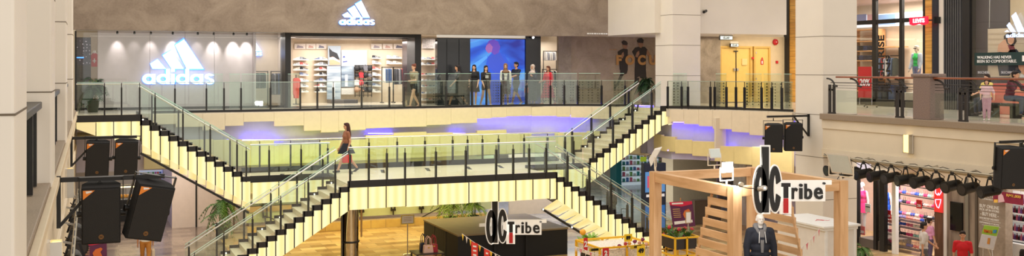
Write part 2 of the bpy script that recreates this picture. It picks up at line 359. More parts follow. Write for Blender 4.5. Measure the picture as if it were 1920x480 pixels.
# ---- left gallery edge
struct('wall_left_spandrel', MB().box(-.9, -.44, 1, 35.5, -1.15, 0.0).box(-.9, -.40, 1, 35.5, -.28, .02).box(-.9, -.40, 1, 35.5, -1.2, -.95), CREAM, bevel=.008)
struct('trim_left_ledge', MB().box(-.43, -.36, 1, 35.5, .0, .10), mat('warm_ledge_paint', (214, 196, 166), .6), bevel=.01)
struct('trim_left_coping', MB().box(-.95, -.43, 1, 35.5, .0, .15), GRAN, bevel=.01)
m = MB().box(-1.3, -.44, 1, 35.5, GZ, -1.2)
struct('wall_left_lower', m, CREAM)
# ---- facade fascia: jagged cream petals, blue recess, lower petals
def off_line(line, d):
    """line moved by d away from the slab (towards the atrium)"""
    out = []
    for i, (x, y) in enumerate(line):
        a = line[max(0, i-1)]; b = line[min(len(line)-1, i+1)]
        t = Vector((b[0]-a[0], b[1]-a[1])).normalized(); out.append((x+t.y*d, y-t.x*d))
    return out
def petals(name, panels, line, off, thick, matl, ztop=None, zbot=None):
    """panels: (px0, px1, ytop, ybot) met with the fascia line; ztop/zbot override"""
    L = off_line(line, off); i = 0
    for px0, px1, yt, yb in panels:
        a, b = on_poly(px0, L), on_poly(px1, L)
        if not a or not b: continue
        mid = (a[2]+b[2])/2
        za = ztop if yt is None else zof(yt, mid); zb = zbot if yb is None else zof(yb, mid)
        n = Vector((b[0]-a[0], b[1]-a[1], 0)); n = Vector((-n.y, n.x, 0)).normalized()*(thick+.004*(i % 3))
        m = MB().prism([(a[0], a[1], za), (b[0]-.004, b[1], za), (b[0]-.004, b[1], zb), (a[0], a[1], zb)], n)
        struct(name, m, matl, bevel=.006); i += 1
CREAM2 = mat('cream_fascia_panel', (232, 216, 190), .45, var=.02)
up = [(286, 330, None, 233), (330, 380, None, 238), (380, 422, None, 244), (422, 457, None, 236), (457, 514, None, 228), (514, 570, None, 236), (570, 602, None, 245), (602, 635, None, 248), (635, 686, None, 244), (686, 740, None, 240), (740, 800, None, 238), (800, 846, None, 234), (846, 895, None, 231), (895, 922, None, 222.5), (922, 950, None, 220.5), (950, 997, None, 218), (997, 1044, None, 218), (1044, 1070, None, 219.5), (1070, 1110, None, 221), (1110, 1150, None, 223), (1150, 1190, None, 224)]
petals('trim_upper_petal', up, EDGE, .05, .12, CREAM2, ztop=-.03)
up2 = [(1226, 1258, None, 231), (1258, 1282, None, 229), (1282, 1310, None, 233), (1310, 1336, None, 237), (1336, 1372, None, 242), (1372, 1405, None, 248), (1405, 1440, None, 254), (1440, 1485, None, 262)]
petals('trim_upper_petal', up2, EDGE, .05, .12, CREAM2, ztop=-.03)
lo = [(270, 330, 258, None), (330, 400, 262, None), (400, 455, 262, None), (455, 514, 264, None), (514, 545, 272, None), (545, 600, 270.5, None), (600, 686, 262.5, None), (686, 738, 253, None), (738, 800, 248, None), (800, 850, 249, None), (850, 895, 250, None), (895, 950, 244, None), (950, 997, 249, None), (997, 1040, 255, None), (1040, 1100, 248, None), (1100, 1150, 246, None), (1150, 1200, 246, None)]
LOP = mat('pale_yellow_fascia', (226, 214, 170), .45, var=.02)
petals('trim_lower_petal', lo, EDGE, .02, .14, LOP, zbot=-1.84)
lo2 = [(1226, 1240, 252, 281), (1240, 1266, 256, 284), (1266, 1298, 262, 288), (1298, 1340, 265, 293), (1340, 1376, 274, 303), (1376, 1410, 275, 308), (1410, 1440, 276, 315), (1440, 1485, 276, 325)]
petals('trim_lower_petal', lo2, EDGE, .02, .14, mat('soft_yellow_fascia', (232, 212, 150), .45, var=.02))
# recess wall behind, from slab to soffit
m = MB(); R = off_line(EDGE, -.28)
for (a, b), (c, d) in zip(R, R[1:]): m.prism([(a, b, -.3), (c, d, -.3), (c, d, -1.9), (a, b, -1.9)], (.01, .1, 0))
struct('wall_recess', m, mat('lilac_white_recess', (208, 204, 226), .5))
def strip(name, label, x0, x1, y, r, off, line=EDGE, matl=None, z=None):
    """LED tube running along the fascia line between two photo columns"""
    L = off_line(line, off); pts = []
    for k in range(7):
        p = on_poly(x0+(x1-x0)*k/6, L)
        if p: pts.append(Vector((p[0], p[1], zof(y, p[2]) if z is None else z)))
    mb = MB()
    for a, b in zip(pts, pts[1:]): mb.tube(a, b, r, None, 6)
    return single(name, label, 'light', mb, matl or BLUE, 'led strips in the fascia recess')
strip('led_strip', 'blue light strip in the recess behind the walking woman with the red bag', 514, 684, 272, .014, -.1)
strip('led_strip', 'dim blue light strip at the left end of the ragged recess', 425, 514, 262, .010, -.1)
strip('led_strip', 'blue light strip in the recess right of the landing, below the stepped upper panels', 690, 890, 250, .011, -.1)
strip('led_strip', 'blue light strip tucked above the recess below the people walking on the gallery', 895, 1104, 217, .015, -.1)
strip('led_strip', 'blue light strip on the lower lip of the recess near the right upper stair', 900, 1140, 259, .010, -.1)
strip('led_strip', 'blue light strip above the recess under the curved gallery on the right', 1252, 1480, 229, .012, -.1)
strip('led_strip', 'blue light strip on the lower lip of the recess under the curved gallery', 1252, 1480, 282, .013, -.1)

# ================================================================ STAIRS
RISE, RUN = 2.0/12, .27
SPOT = emis('step_light', (255, 250, 230), 3)
def balustrade_run(root, a, b, zrail, y, posts, side, h=1.0, tubeoff=.06, hi=0.0):
    """glass run in a plane v=y from (u,z) a to b, level or sloping; posts at given u; all parts of root"""
    n = max(1, len(posts)-1); za = lambda u: a[1]+(b[1]-a[1])*(u-a[0])/(b[0]-a[0])
    u0, u1 = min(a[0], b[0]), max(a[0], b[0])
    cuts = sorted(posts); cuts = [u0]+[c for c in cuts if u0+.25 < c < u1-.25]+[u1]
    for p, q in zip(cuts, cuts[1:]):
        g = MB().prism([(p+.02, y, za(p+.02)+.08), (q-.02, y, za(q-.02)+.08), (q-.02, y, za(q-.02)+h), (p+.02, y, za(p+.02)+h)], (0, .014, 0))
        partw('glass_panel', g, GLASS, root)
        partw('glass_top_edge', MB().beam((p+.02, y+.007, za(p+.02)+h), (q-.02, y+.007, za(q-.02)+h), .02, .012), GEDGE, root)
    for u in posts:
        pm = MB().box(u-.022, u+.022, y-.035, y+.075, za(u)-.12, za(u)+h-.16)
        pm.box(u-.012, u+.012, y+.01, y+.03, za(u)+h-.16, za(u)+h-.02)
        partw('post', pm, BLACK, root)
    r = MB().tube((u0, y+side*tubeoff, za(u0)+zrail), (u1, y+side*tubeoff, za(u1)+zrail), .021, None, 10)
    partw('handrail', r, CHROME, root)
def flight(label, u0, z0, dr, n, vn, vf, w, drop, group, foot):
    root = thing('staircase', label, 'stairs', (u0, (vn+vf)/2, z0-n*RISE), 0, group)
    U = lambda i: u0+dr*i*RUN
    for i in range(n):
        z = z0-(i+1)*RISE; a, b = sorted((U(i), U(i+1)))
        if i < n-1 or True:
            t = MB().box(a-(.03 if dr < 0 else 0), b+(.03 if dr > 0 else 0), vn+.06, vf-.06, z-.05, z)
            partw('tread', t, TREAD, root)
        x = U(i); partw('riser', MB().box(x-.012, x+.012, vn+.06, vf-.06, z, z+RISE-.05), TREAD, root)
    for nm, y0, y1, cut in (('near_stringer', vn, vn+.06, 0), ('far_stringer', vf-.06, vf, .5)):
        s = MB()
        for i in range(n):
            z = z0-(i+1)*RISE; a, b = sorted((U(i), U(i+1)))
            s.box(a, b, y0, y1, z-.07-cut*.5, z+.09)
            s.box(U(i)-.03, U(i)+.03, y0, y1, z-.07, z+RISE+.09)
        partw(nm, s, BLACK, root)
    for i in range(0, n, 2):
        z = z0-(i+1)*RISE; x = (U(i)+U(i+1))/2
        partw('step_light', MB().tube((x, vf-.075, z+.13-.1), (x, vf-.06, z+.13-.1), .022, None, 10), SPOT, root)
    sl = RISE*.9
    for i in range(n):
        z = z0-(i+1)*RISE-.075; x0, x1 = U(i)+dr*.03, U(i+1)+dr*-.0; H = .65
        if z-H < GZ-.5: break
        cl = lambda q: max(q, GZ+.01)
        za, zb = cl(z-H+sl/2), cl(z-H-sl/2)
        if z < GZ+.05: break
        partw('lit_panel', MB().prism([(x0, vn+.01, z), (x1, vn+.01, z), (x1, vn+.01, zb), (x0, vn+.01, za)], (0, .03, 0)), PANEL, root)
        partw('panel_edge', MB().prism([(x0-dr*.03, vn-.004, z+.02), (x0, vn-.004, z+.02), (x0, vn-.004, za), (x0-dr*.03, vn-.004, za+.02)], (0, .04, 0)), BLACK, root)
        if foot and zb-drop > GZ:
            # folded lower panel, each one tilted like a shingle
            q = [(x0+dr*.0, vn+.01, za-.01), (x1+dr*.0, vn+.01, zb-.01), (x1+dr*.02, vn+w, zb-drop+.05), (x0+dr*.02, vn+w, za-drop-.02)]
            partw('lit_foot_panel', MB().prism(q, (0, .02, .03)), PANELF, root)
    # keel bar and dark soffit behind
    e = n if z0-n*RISE > GZ+.5 else n-5
    a = Vector((U(0), vn+w+.04, z0-RISE-.075-.65+sl/2-drop-.03)); b = a+Vector((dr*RUN*e, 0, -RISE*e))
    partw('keel_bar', MB().beam(a, b, .10, .07), BLACK, root)
    sf = MB().prism([(a.x, vn+.05, a.z+abs(drop)+.12), (b.x, vn+.05, b.z+abs(drop)+.12), (b.x, vf, b.z+abs(drop)+.12), (a.x, vf, a.z+abs(drop)+.12)], (0, 0, .03))
    partw('soffit_plate', sf, DARK, root)
    if foot and w > .6:
        for i in range(0, e+1, 4): partw('keel_light', MB().ell(a+Vector((dr*RUN*i, -.06, -RISE*i)), (.03, .03, .03), 8), SPOT, root)
    for nm, y, sd in (('near', vn+.02, 1), ('far', vf-.05, -1)):
        ps = [U(i+.5) for i in range(1, n, 3)]
        balustrade_run(root, (U(0), z0-.0), (U(n), z0-n*RISE), .93, y, ps, sd, 1.02)
    return root
VN, VF = 32.65, 34.45        # upper flights and side landings
WN, WF = 30.1, 31.95         # lower flights
L0, L1 = 4.66, 16.35         # landing ends
C0, C1 = 7.2, 14.12         # central block
GS = 'flights of the lit crossing staircase'
flight('upper left stair flight with glowing side panels, rising to the white sportswear window', 1.42, 0, 1, 12, VN, VF, .30, .25, GS, True)
flight('upper right stair flight with glowing side panels, rising to the gallery column', 19.62, 0, -1, 12, VN, VF, .3, -.12, GS, False)
flight('lower right stair flight with folded glowing panels, descending behind the flower stand', C1, -2, 1, 17, WN, WF, 1.1, .42, GS, True)
flight('lower left stair flight with glowing side panels, descending towards the potted palm', C0, -2, -1, 17, WN, WF, .3, -.12, GS, False)
# landing
ld = thing('stair_landing', 'half-height stair landing with glowing fascia and cream stone floor', 'landing', ((C0+C1)/2, 32, -2.1))
partw('landing_floor', MB().box(L0, L1, 32.71, 34.7, -2.08, -2.0).box(C0, C1, WN+.06, 32.71, -2.08, -2.0), TREAD, ld)
d = MB()
for x, w, a in ((7.9, .5, .5), (9.0, .5, .5), (10.6, .5, .5), (12.1, .5, .5), (13.3, .5, .5), (5.6, .4, .5)):
    d.prism([(x, 33.0, -2.0), (x+.1, 32.9, -2.0), (x+.35, 33.9, -2.0), (x+.22, 33.95, -2.0)], (0, 0, .004))
partw('floor_inlay', d, BLACK, ld, 'short dark inlay strips in the landing floor')
b = MB().box(C0, C1, WN, WN+.06, -2.11, -1.9).box(L0, C0+.0, VN, VN+.06, -2.11, -1.9).box(C1, L1, VN, VN+.06, -2.11, -1.9)
b.box(C0-.03, C0+.03, WF, VN, -2.11, -1.9).box(C1-.03, C1+.03, WF, VN, -2.11, -1.9).box(L0, L1, 34.66, 34.74, -2.3, -1.82)
partw('edge_beam', b, BLACK, ld)
def fpanels(a, b, y, n, zt=-2.115, h=.66):
    for k in range(n):
        x0, x1 = a+(b-a)*k/n, a+(b-a)*(k+1)/n
        partw('lit_panel', MB().box(x0+.014, x1-.014, y+.01, y+.04, zt-h-.012*(k % 3), zt), PANEL, ld)
        partw('panel_edge', MB().box(x1-.014, x1+.014, y-.004, y+.03, zt-h, zt), BLACK, ld)
us = [PV(x, 360, WN+.01).x for x in (657, 690, 724, 761, 821, 879, 935, 967, 999, 1031)]
us[0] = C0+.02
for k, (x0, x1) in enumerate(zip(us, us[1:])):
    partw('lit_panel', MB().box(x0+.014, x1-.014, WN+.01, WN+.04, -2.78+.012*(k % 3), -2.115), PANEL, ld)
    partw('panel_edge', MB().box(x1-.014, x1+.014, WN-.004, WN+.03, -2.76, -2.115), BLACK, ld)
partw('lit_panel', MB().box(us[-1]+.014, C1-.02, WN+.01, WN+.04, -2.78, -2.115), PANEL, ld)
fpanels(L0+.06, C0, VN, 3); fpanels(C1, L1, VN, 3)
partw('soffit', MB().box(L0, L1, 32.7, 34.6, -2.7, -2.64).box(C0, C1, 30.2, 32.7, -2.7, -2.64), CREAM, ld)
balustrade_run(ld, (C0, -1.96), (C1, -1.96), 1.06, WN+.02, [PV(x, 340, WN).x for x in (657, 692, 726, 760, 818, 874, 931, 963, 993, 1025)], 1, 1.02)
balustrade_run(ld, (L0, -1.96), (L1, -1.96), 1.04, 34.68, [PV(x, 320, 34.68).x for x in (487, 545, 600, 655, 692, 745, 797, 849, 877, 905, 935, 983, 1027, 1060, 1105)], -1, 1.02)
balustrade_run(ld, (L0, -1.96), (C0, -1.96), 1.04, VN+.02, [PV(x, 325, VN).x for x in (462, 505, 565, 615)], 1, 1.02)
balustrade_run(ld, (C1, -1.96), (L1, -1.96), 1.04, VN+.02, [PV(x, 325, VN).x for x in (1060, 1076)], 1, 1.02)
# upper landings joining the gallery
for nm, x0, x1, lab in (('left', -.38, 1.42, 'short glowing walkway joining the upper left stair to the gallery'), ('right', 19.62, 22.3, 'short glowing walkway joining the upper right stair to the gallery')):
    t = thing('stair_bridge', lab, 'walkway', ((x0+x1)/2, VN+.5, -.1))
    if nm == 'left':
        partw('walkway_floor', MB().box(x0, x1, VN+.06, 35.55, -.14, -.004), TREAD, t)
        partw('edge_beam', MB().box(x0, x1+.03, VN, VN+.06, -.1, .1), BLACK, t); partw('edge_beam', MB().box(x1-.03, x1+.03, 34.5, 35.5, -.1, .1), BLACK, t)
        xs = [PV(p, 240, VN).x for p in (180, 213, 246, 264)]
        partw('lit_panel', MB().prism([(x0, VN+.01, -.11), (xs[0]-.012, VN+.01, -.11), (xs[0]-.012, VN+.01, -.52), (x0+.5, VN+.01, -.5), (x0, VN+.01, -.3)], (0, .03, 0)), mat('dim_lit_yellow_acrylic', (214, 204, 160), .3, em=(236, 220, 160), es=.5), t, 'dim wedge-shaped panel')  # wedge panel has a weak glow in its material
        for a, b in zip(xs, xs[1:]):
            partw('lit_panel', MB().box(a+.012, b-.012, VN+.01, VN+.04, -.55 if b < 1 else -.66, -.11), PANEL, t)
            partw('panel_edge', MB().box(b-.012, b+.012, VN, VN+.03, -.55, -.1), BLACK, t)
        balustrade_run(t, (x0, .03), (x1, .03), 1.0, VN+.02, [PV(p, 200, VN).x for p in (132, 196, 228, 262)], 1, 1.05)
        partw('underside', MB().box(x0, x1, VN+.3, 35.4, -.6, -.55), CREAM, t)
    else:
        partw('edge_beam', MB().box(19.6, 20.85, VN-.02, VN+.04, -.1, .1), BLACK, t); partw('edge_beam', MB().beam((20.85, VN, 0), (21.75, 30.6, 0), .06, .2), BLACK, t)
        partw('walkway_floor', MB().prism([(19.62, VN+.04, -.14), (20.85, VN+.04, -.14), (20.85, 33.3, -.14), (20.5, 34.4, -.14), (19.62, 34.4, -.14)], (0, 0, .136)), TREAD, t)
        xs = [19.62, 19.9, 20.3, 20.65]
        for a, b in zip(xs, xs[1:]):
            partw('lit_panel', MB().prism([(a+.012, VN-.01, -.11), (b-.012, VN-.01, -.11), (b-.012, VN-.01, -.5-(.10-.03*(b-19.6))*(22-b)*.4), (a+.012, VN-.01, -.55-(.12-.03*(b-19.6))*(22-b)*.4)], (0, .03, 0)), PANEL, t)
        q0, q1 = Vector((20.67, VN-.03, 0)), Vector((21.5, 31.1, 0))
        for k in range(3):
            a, b = q0.lerp(q1, k/3+.01), q0.lerp(q1, (k+1)/3-.01); h0, h1 = -.56+.14*k, -.56+.14*(k+1)
            partw('lit_panel', MB().prism([(a.x, a.y, -.11), (b.x, b.y, -.11), (b.x, b.y, h1), (a.x, a.y, h0)], (.03, .01, 0)), PANEL, t)
# ================================================================ GALLERY BALUSTRADES
def gallery_rail(label, line, posts, tall, x0, x1, h=1.02, off=-.06, film=780):
    root = thing('glass_balustrade', label, 'railing', (line[0][0], line[0][1], 0))
    L = off_line(line, off); P = [on_poly(x, L) for x in posts]; P = [p for p in P if p]
    ends = [on_poly(x0, L)]+P+[on_poly(x1, L)]; ends = [e for e in ends if e]
    for a, b in zip(ends, ends[1:]):
        A, B = Vector((a[0], a[1], 0)), Vector((b[0], b[1], 0)); D = (B-A)
        if D.length < .12: continue
        D.normalize(); A2, B2 = A+D*.015, B-D*.015; N = Vector((-D.y, D.x, 0))*.014
        partw('glass_panel', MB().prism([A2+Vector((0, 0, .08)), B2+Vector((0, 0, .08)), B2+Vector((0, 0, h)), A2+Vector((0, 0, h))], N), GLASS, root)
        partw('cap_rail', MB().beam(A2+Vector((0, 0, h)), B2+Vector((0, 0, h)), .028, .022), mat('satin_rail', (170, 186, 176), .3, .6), root)
        partw('base_channel', MB().beam(A+Vector((0, 0, .04)), B+Vector((0, 0, .04)), .07, .08), BLACK, root)
    for x, y, d in P:
        partw('post', MB().box(x-.024, x+.024, y-.05, y+.05, -.02, .82).box(x-.01, x+.01, y-.01, y+.01, .82, h), BLACK, root)
    L2 = off_line(line, off-.16)
    for a, b in tall:
        A, B = on_poly(a, L2), on_poly(b, L2)
        if not A or not B: continue
        A, B = Vector((A[0], A[1], 0)), Vector((B[0], B[1], 0)); D = (B-A).normalized(); N = Vector((-D.y, D.x, 0))*.014
        partw('tall_glass_panel', MB().prism([A+Vector((0, 0, .1)), B+Vector((0, 0, .1)), B+Vector((0, 0, 1.3)), A+Vector((0, 0, 1.3))], N), GLASS, root)
        if film and a > film: partw('dotted_film', MB().prism([A+N+Vector((0, .004, .12)), B+N+Vector((0, .004, .12)), B+N+Vector((0, .004, .98)), A+N+Vector((0, .004, .98))], (0, .003, 0)), FILM, root, 'grid of dark dots on the glass')
        partw('glass_top_edge', MB().beam(A+Vector((0, 0, 1.3)), B+Vector((0, 0, 1.3)), .02, .014), GEDGE, root)
    return root
gallery_rail('long glass balustrade with black posts along the gallery in front of the sportswear shop', EDGE[1:9],
    [328, 387, 420, 452, 507, 563, 595, 625, 678, 730, 757, 788, 836, 885, 912, 940, 987, 1032, 1058, 1083, 1128, 1172],
    [(388, 418), (430, 450), (453, 505), (540, 562), (758, 786), (800, 836), (840, 884), (912, 986), (990, 1030), (1034, 1082), (1085, 1126), (1150, 1170)], 284, 1190)
gallery_rail('curved glass balustrade with black posts between the two white columns', EDGE[9:],
    [1252, 1278, 1290, 1332, 1340, 1362, 1380, 1396, 1428, 1447, 1466],
    [(1262, 1288), (1342, 1362), (1398, 1428), (1432, 1465), (1470, 1484)], 1244, 1487, off=-.04)
strip('led_strip', 'blue light strip on the gallery floor edge below the runners mural', 1030, 1225, 195, .009, -.5, z=.03)
strip('led_strip', 'blue light strip on the gallery floor edge in front of the yellow doors', 1342, 1484, 195, .010, -.5, z=.03)
# ================================================================ RIGHT GALLERY EDGE
g = MB().box(19.93, 20.4, 6, 24.1, -.27, .0).box(19.97, 20.4, 6, 24.1, -.86, -.27).box(19.93, 20.4, 6, 24.1, -1.1, -.86)
struct('wall_right_spandrel', g, CREAM, bevel=.006)
struct('trim_right_coping', MB().box(19.85, 20.35, 6, 24.1, 0, .17), GRAN, bevel=.012)
rr = thing('timber_balustrade', 'dark metal balustrade with brown timber handrail on granite coping', 'railing', (20.1, 17, .17))
partw('handrail', MB().box(20.03, 20.17, 8, 23.62, 1.22, 1.27), RAILW, rr, 'brown timber handrail', bevel=.012)
partw('top_wire', MB().tube((20.1, 8, 1.08), (20.1, 23.9, 1.08), .012), DARK, rr)
for y in (23.85, 21.15, 19.0, 15.5):
    p = MB(); 
    for dy in (-.09, .09): p.box(20.07, 20.13, y+dy-.035, y+dy+.035, .17, 1.02)
    p.box(20.06, 20.14, y-.13, y+.13, .17, .21).box(20.07, 20.13, y-.1, y+.1, .84, .90)
    partw('double_post', p, DARK, rr)
for y in (23.75, 22.75, 21.0, 18.3+1.3, 18.6, 17.3, 15.3):
    c = MB(); pts = []
    for k in range(7):
        t = k/6*PI/2; pts.append((20.1, y+.30-.32*math.cos(t)+.02, 1.2-.2*(1-math.sin(t))))
    c.path([Vector(p) for p in pts], .026, 6, 0); c.tube(pts[0], Vector(pts[0])+Vector((0, -.12, -.02)), .03)
    partw('curved_bracket', c, DARK, rr)
for a, b in ((21.35, 23.65), (19.2, 20.95), (15.7, 18.8)):
    partw('glass_panel', MB().box(20.09, 20.105, a, b, .22, .86), GLASS, rr)
    for z in (.93, 1.0): partw('wire', MB().tube((20.1, a-.2, z), (20.1, b+.2, z), .006), DARK, rr)
pil = thing('granite_pillar', 'polished red-grey granite pillar breaking the timber balustrade', 'pillar', (20.12, 20.0, 0.17))
a = PU(1716, 200, 20.0); b = PU(1748, 200, 20.0)
pil.location = (20.12, (a.y+b.y)/2, .17)
partw('shaft', MB().box(19.92, 20.40, b.y, a.y, .17, 1.27), GRAN2, pil, bevel=.01)
partw('cap', MB().box(19.88, 20.44, b.y-.04, a.y+.04, 1.27, 1.36), GRAN2, pil, bevel=.02)
# left gallery black rail
lr = thing('dark_balustrade', 'black metal balustrade with wide handrail between the left columns', 'railing', (-.7, 10.5, .16))
for ya, yb in ((8.1, 13.05), (14.4, 20.7), (22.05, 28.3)):
    partw('handrail', MB().box(-.70, -.52, ya, yb, 1.03, 1.11), BLACK, lr, bevel=.01)
    for y in (ya+.25, (ya+yb)/2, yb-1.2, yb-.35): partw('post', MB().box(-.64, -.56, y-.04, y+.04, .16, 1.03), BLACK, lr)
    partw('glass_panel', MB().box(-.605, -.595, ya+.6, yb-.35, .24, .9), GLASS, lr)
# sconces
def sconce(u, v, face, label):
    s = thing('wall_sconce', label, 'wall light', (u, v, -.72), 0, 'lit sconces on the gallery fascias')
    d = face
    partw('backplate', MB().box(u, u+d*.03, v-.12, v+.12, -.74, -.24), WHITE, s)
    partw('diffuser', MB().box(u+d*.03, u+d*.13, v-.1, v+.1, -.72, -.26), emis('sconce_glow', (255, 226, 150), 1.5), s, bevel=.02)
    for y in (v-.105, v+.105): partw('side_bar', MB().box(u+d*.02, u+d*.14, y-.01, y+.01, -.74, -.24), STEEL, s)
sconce(-.40, 11.2, 1, 'glowing sconce low on the left fascia, nearest of the left side')
sconce(-.40, 19.2, 1, 'glowing sconce on the left fascia between the two pairs of loudspeakers')
p = PU(1706, 268, 19.95); sconce(19.95, p.y, -1, 'glowing square sconce on the right fascia below the granite pillar')
# bulkhead alcove behind the curved gallery
struct('wall_alcove', MB().box(24.0, 28.8, 37.2, 37.4, 0, 2.9), mat('warm_alcove_wall', (226, 206, 166), .6))
a, b = PV(1318, 100, 37.1).x, PV(1346, 100, 37.1).x
struct('wall_alcove_side', MB().box(24.0, b, 36.9, 37.19, 0, 2.88), CONC2)
struct('ceiling_alcove', MB().box(21.45, 26.1, 33.71, 37.2, 2.9, 2.96), WHITE)
def door(rects, handle, name):
    d = None
    for i, (x0, y0, x1, y1) in enumerate(rects):
        m = MB().rv(x0, y0, x1, y1, 37.12, .05); o = struct(name if i == 0 else 'door_leaf', m, YELDOOR, d, bevel=.004)
        if i == 0: d = o
    for (x0, y0, x1, y1) in handle: struct('door_handle', MB().rv(x0, y0, x1, y1, 37.05, .06), STEEL, d)
    return d
d = door([(1353, 90, 1380.4, 191), (1381, 90, 1407, 191)], [(1376, 128, 1379.5, 133), (1382, 128, 1385, 133)], 'door_1')
fr = MB().rv(1349, 86.5, 1411, 90, 37.06, .12).rv(1349, 90, 1353, 191, 37.06, .12).rv(1407, 90, 1411, 191, 37.06, .12); struct('door_frame', fr, mat('door_frame_ochre', (216, 176, 92), .4), d)
struct('vision_panel', MB().rv(1391.5, 110, 1401, 122, 37.08, .04), mat('door_panel_cream', (238, 206, 140), .4), d)
struct('door_closer', MB().rv(1377, 95, 1384, 97, 37.05, .06).rv(1379.6, 97, 1380.8, 191, 37.1, .02), BLACK, d)
d = door([(1417, 90, 1442, 191)], [(1417.5, 97, 1419, 101), (1417.5, 146, 1419, 150)], 'door_2')
struct('door_frame', MB().rv(1414, 87, 1445, 90, 37.06, .12).rv(1414, 90, 1417, 191, 37.06, .12).rv(1442, 90, 1445, 191, 37.06, .12), MATS['door_frame_ochre'], d)
def exit_sign(label, x0, y0, x1, y1, v, txt):
    c = PV((x0+x1)/2, (y0+y1)/2, v); t = thing('exit_sign', label, 'sign', c, 0, 'keluar exit signs')
    h = PV(x0, y0, v).z-PV(x0, y1, v).z; w = PV(x1, y0, v).x-PV(x0, y0, v).x
    part('housing', MB().box(-w/2, w/2, 0, .08, -h/2, h/2), BLACK, t)
    part('plate', MB().box(-w/2+.02, w/2-.02, -.004, 0, -h/2+.02, h/2-.02), emis('exit_plate', (226, 236, 232), .8), t)
    part('lettering', place_mb(text_mb(txt, h*.75, .004, .004, .62), Matrix.Translation((0, -.008, 0))@FV), BLACKM, t)
    part('mounting', MB().box(-w/2, w/2, .02, .06, h/2, h/2+.09), WHITE, t)
exit_sign('bracketed exit sign lettered KELUAR hung from the alcove ceiling, the upper one', 1350, 67, 1374, 75, 34.4, 'KELUAR>')
exit_sign('exit sign lettered KELUAR above the yellow double doors, the lower one', 1370, 81.5, 1385, 88, 36.9, 'KELUAR')
c = PV(1453, 79, 37.2)
t = thing('fire_alarm_bell', 'round red alarm bell high on the alcove wall beside the dark corner post', 'alarm', c)
part('gong', MB().lathe((0, -.02, 0), [(.14, 0), (.13, .05), (.07, .09), (.02, .1)], 20, ax=(0, -1, 0)), RED, t); part('backbox', MB().box(-.09, .09, -.03, 0, -.09, .09), RED, t); part('boss', MB().lathe((0, -.11, 0), [(.03, 0), (.02, .02)], 10, ax=(0, -1, 0)), WHITE, t)
def wallbox(name, label, cat, x0, y0, x1, y1, v, t, m): return single(name, label, cat, MB().rv(x0, y0, x1, y1, v-t, t), m, bevel=.006)
wallbox('alarm_call_point', 'small red call point on the alcove wall below the bell', 'alarm', 1455.5, 114, 1459.5, 119, 37.2, .05, RED)
wallbox('alarm_sounder', 'small red sounder between the two yellow doors', 'alarm', 1410.5, 107, 1414, 111, 37.05, .05, RED)
t = thing('extinguisher_sign', 'red fire extinguisher pictogram on the single yellow door', 'sign', PV(1429, 115, 37.11))
partw('plate', MB().rv(1426.5, 112, 1431.5, 121, 37.1, .01), RED, t); partw('pictogram', MB().rv(1428.2, 114, 1430, 119.5, 37.09, .008), PAPER, t); partw('arrow', MB().pv([(1427, 111), (1431, 111), (1429, 107)], 37.11, .01), RED, t)
t = thing('security_camera', 'small dark bullet camera on the white bulkhead', 'camera', PV(1317, 22, 33.7))
c = PV(1317, 22, 33.7); part('housing', MB().tube((-.12, -.28, -.03), (.08, -.14, .03), .055), BLACK, t); part('bracket', MB().tube((.05, 0, .02), (.05, -.16, .02), .02).box(0, .1, -.02, 0, -.04, .08), STEEL, t); part('lens', MB().tube((-.13, -.29, -.033), (-.12, -.285, -.03), .04), mat('lens_black', (8, 8, 12), .1), t)
# ================================================================ SPORTSWEAR SHOP FRONT (v = 39)
def ftop(px): return 56+(px-140)*12/1010
def stripes(mb, P, pts, t, mi=0):
    for q in pts: mb.prism([P(x, y) for x, y in q], t, mi)
def word(mb, P, x0, x1, yb, H, t, mi=0, bold=.27):
    """geometric lower case a d i d a s; P maps pixel to the sign plane, H = x-height in px"""
    W = {'a': 1.02, 'd': 1.02, 'i': .30, 's': .80}; s = 'adidas'; tot = sum(W[c] for c in s)+.09*5; kx = (x1-x0)/tot; x = x0
    def arc(cx, cy, ro, ri, a0, a1, n=20, ex=1):
        for k in range(n):
            p, q = a0+(a1-a0)*k/n, a0+(a1-a0)*(k+1)/n
            mb.prism([P(x+(cx+r*math.cos(z)*ex)*kx, yb-(cy+r*math.sin(z))*H) for r, z in ((ri, p), (ro, p), (ro, q), (ri, q))], t, mi)
    def bar(a, b, lo, hi): mb.prism([P(x+a*kx, yb-lo*H), P(x+b*kx, yb-lo*H), P(x+b*kx, yb-hi*H), P(x+a*kx, yb-hi*H)], t, mi)
    for c in s:
        if c in 'ad':
            arc(.5, .5, .51, .51-bold, 0, 2*PI, 24); bar(1.02-bold, 1.02, 0, 1.0 if c == 'a' else 1.5)
        elif c == 'i': bar(.02, .02+bold, 0, 1.0); bar(.02, .02+bold, 1.2, 1.5)
        else:
            arc(.4, .74, .30, .08, .12*PI, 1.5*PI, 12, 1.25); arc(.4, .27, .30, .08, -.88*PI, .5*PI, 12, 1.25)
        x += (W[c]+.09)*kx
def logo(label, v, st, wd, t, halo=.35):
    c = PV((wd[0]+wd[1])/2, wd[2], v); root = thing('logo_sign', label, 'sign', c)
    P = lambda x, y: PV(x, y, v)
    m = MB(); stripes(m, P, st, (0, -t, 0)); partw('three_stripe_mark', m, LOGO, root)
    m = MB(); word(m, P, *wd, (0, -t, 0)); partw('lettering', m, LOGO, root)
    # coloured side returns giving the blue edge glow
    gr = lambda q, k: [((x-sum(a for a, b in q)/len(q))*k+sum(a for a, b in q)/len(q), (y-sum(b for a, b in q)/len(q))*k+sum(b for a, b in q)/len(q)) for x, y in q]
    m = MB(); stripes(m, lambda x, y: PV(x, y, v+.03), [gr(q, 1.10) for q in st], (0, -.02, 0)); m2 = MB(); word(m2, lambda x, y: PV(x, y, v+.03), wd[0]-1, wd[1]+1, wd[2]+.7, wd[3]*1.03, (0, -.02, 0), 0, .38)
    partw('blue_edge_glow', merge(m, m2), LOGOB, root)
    return root
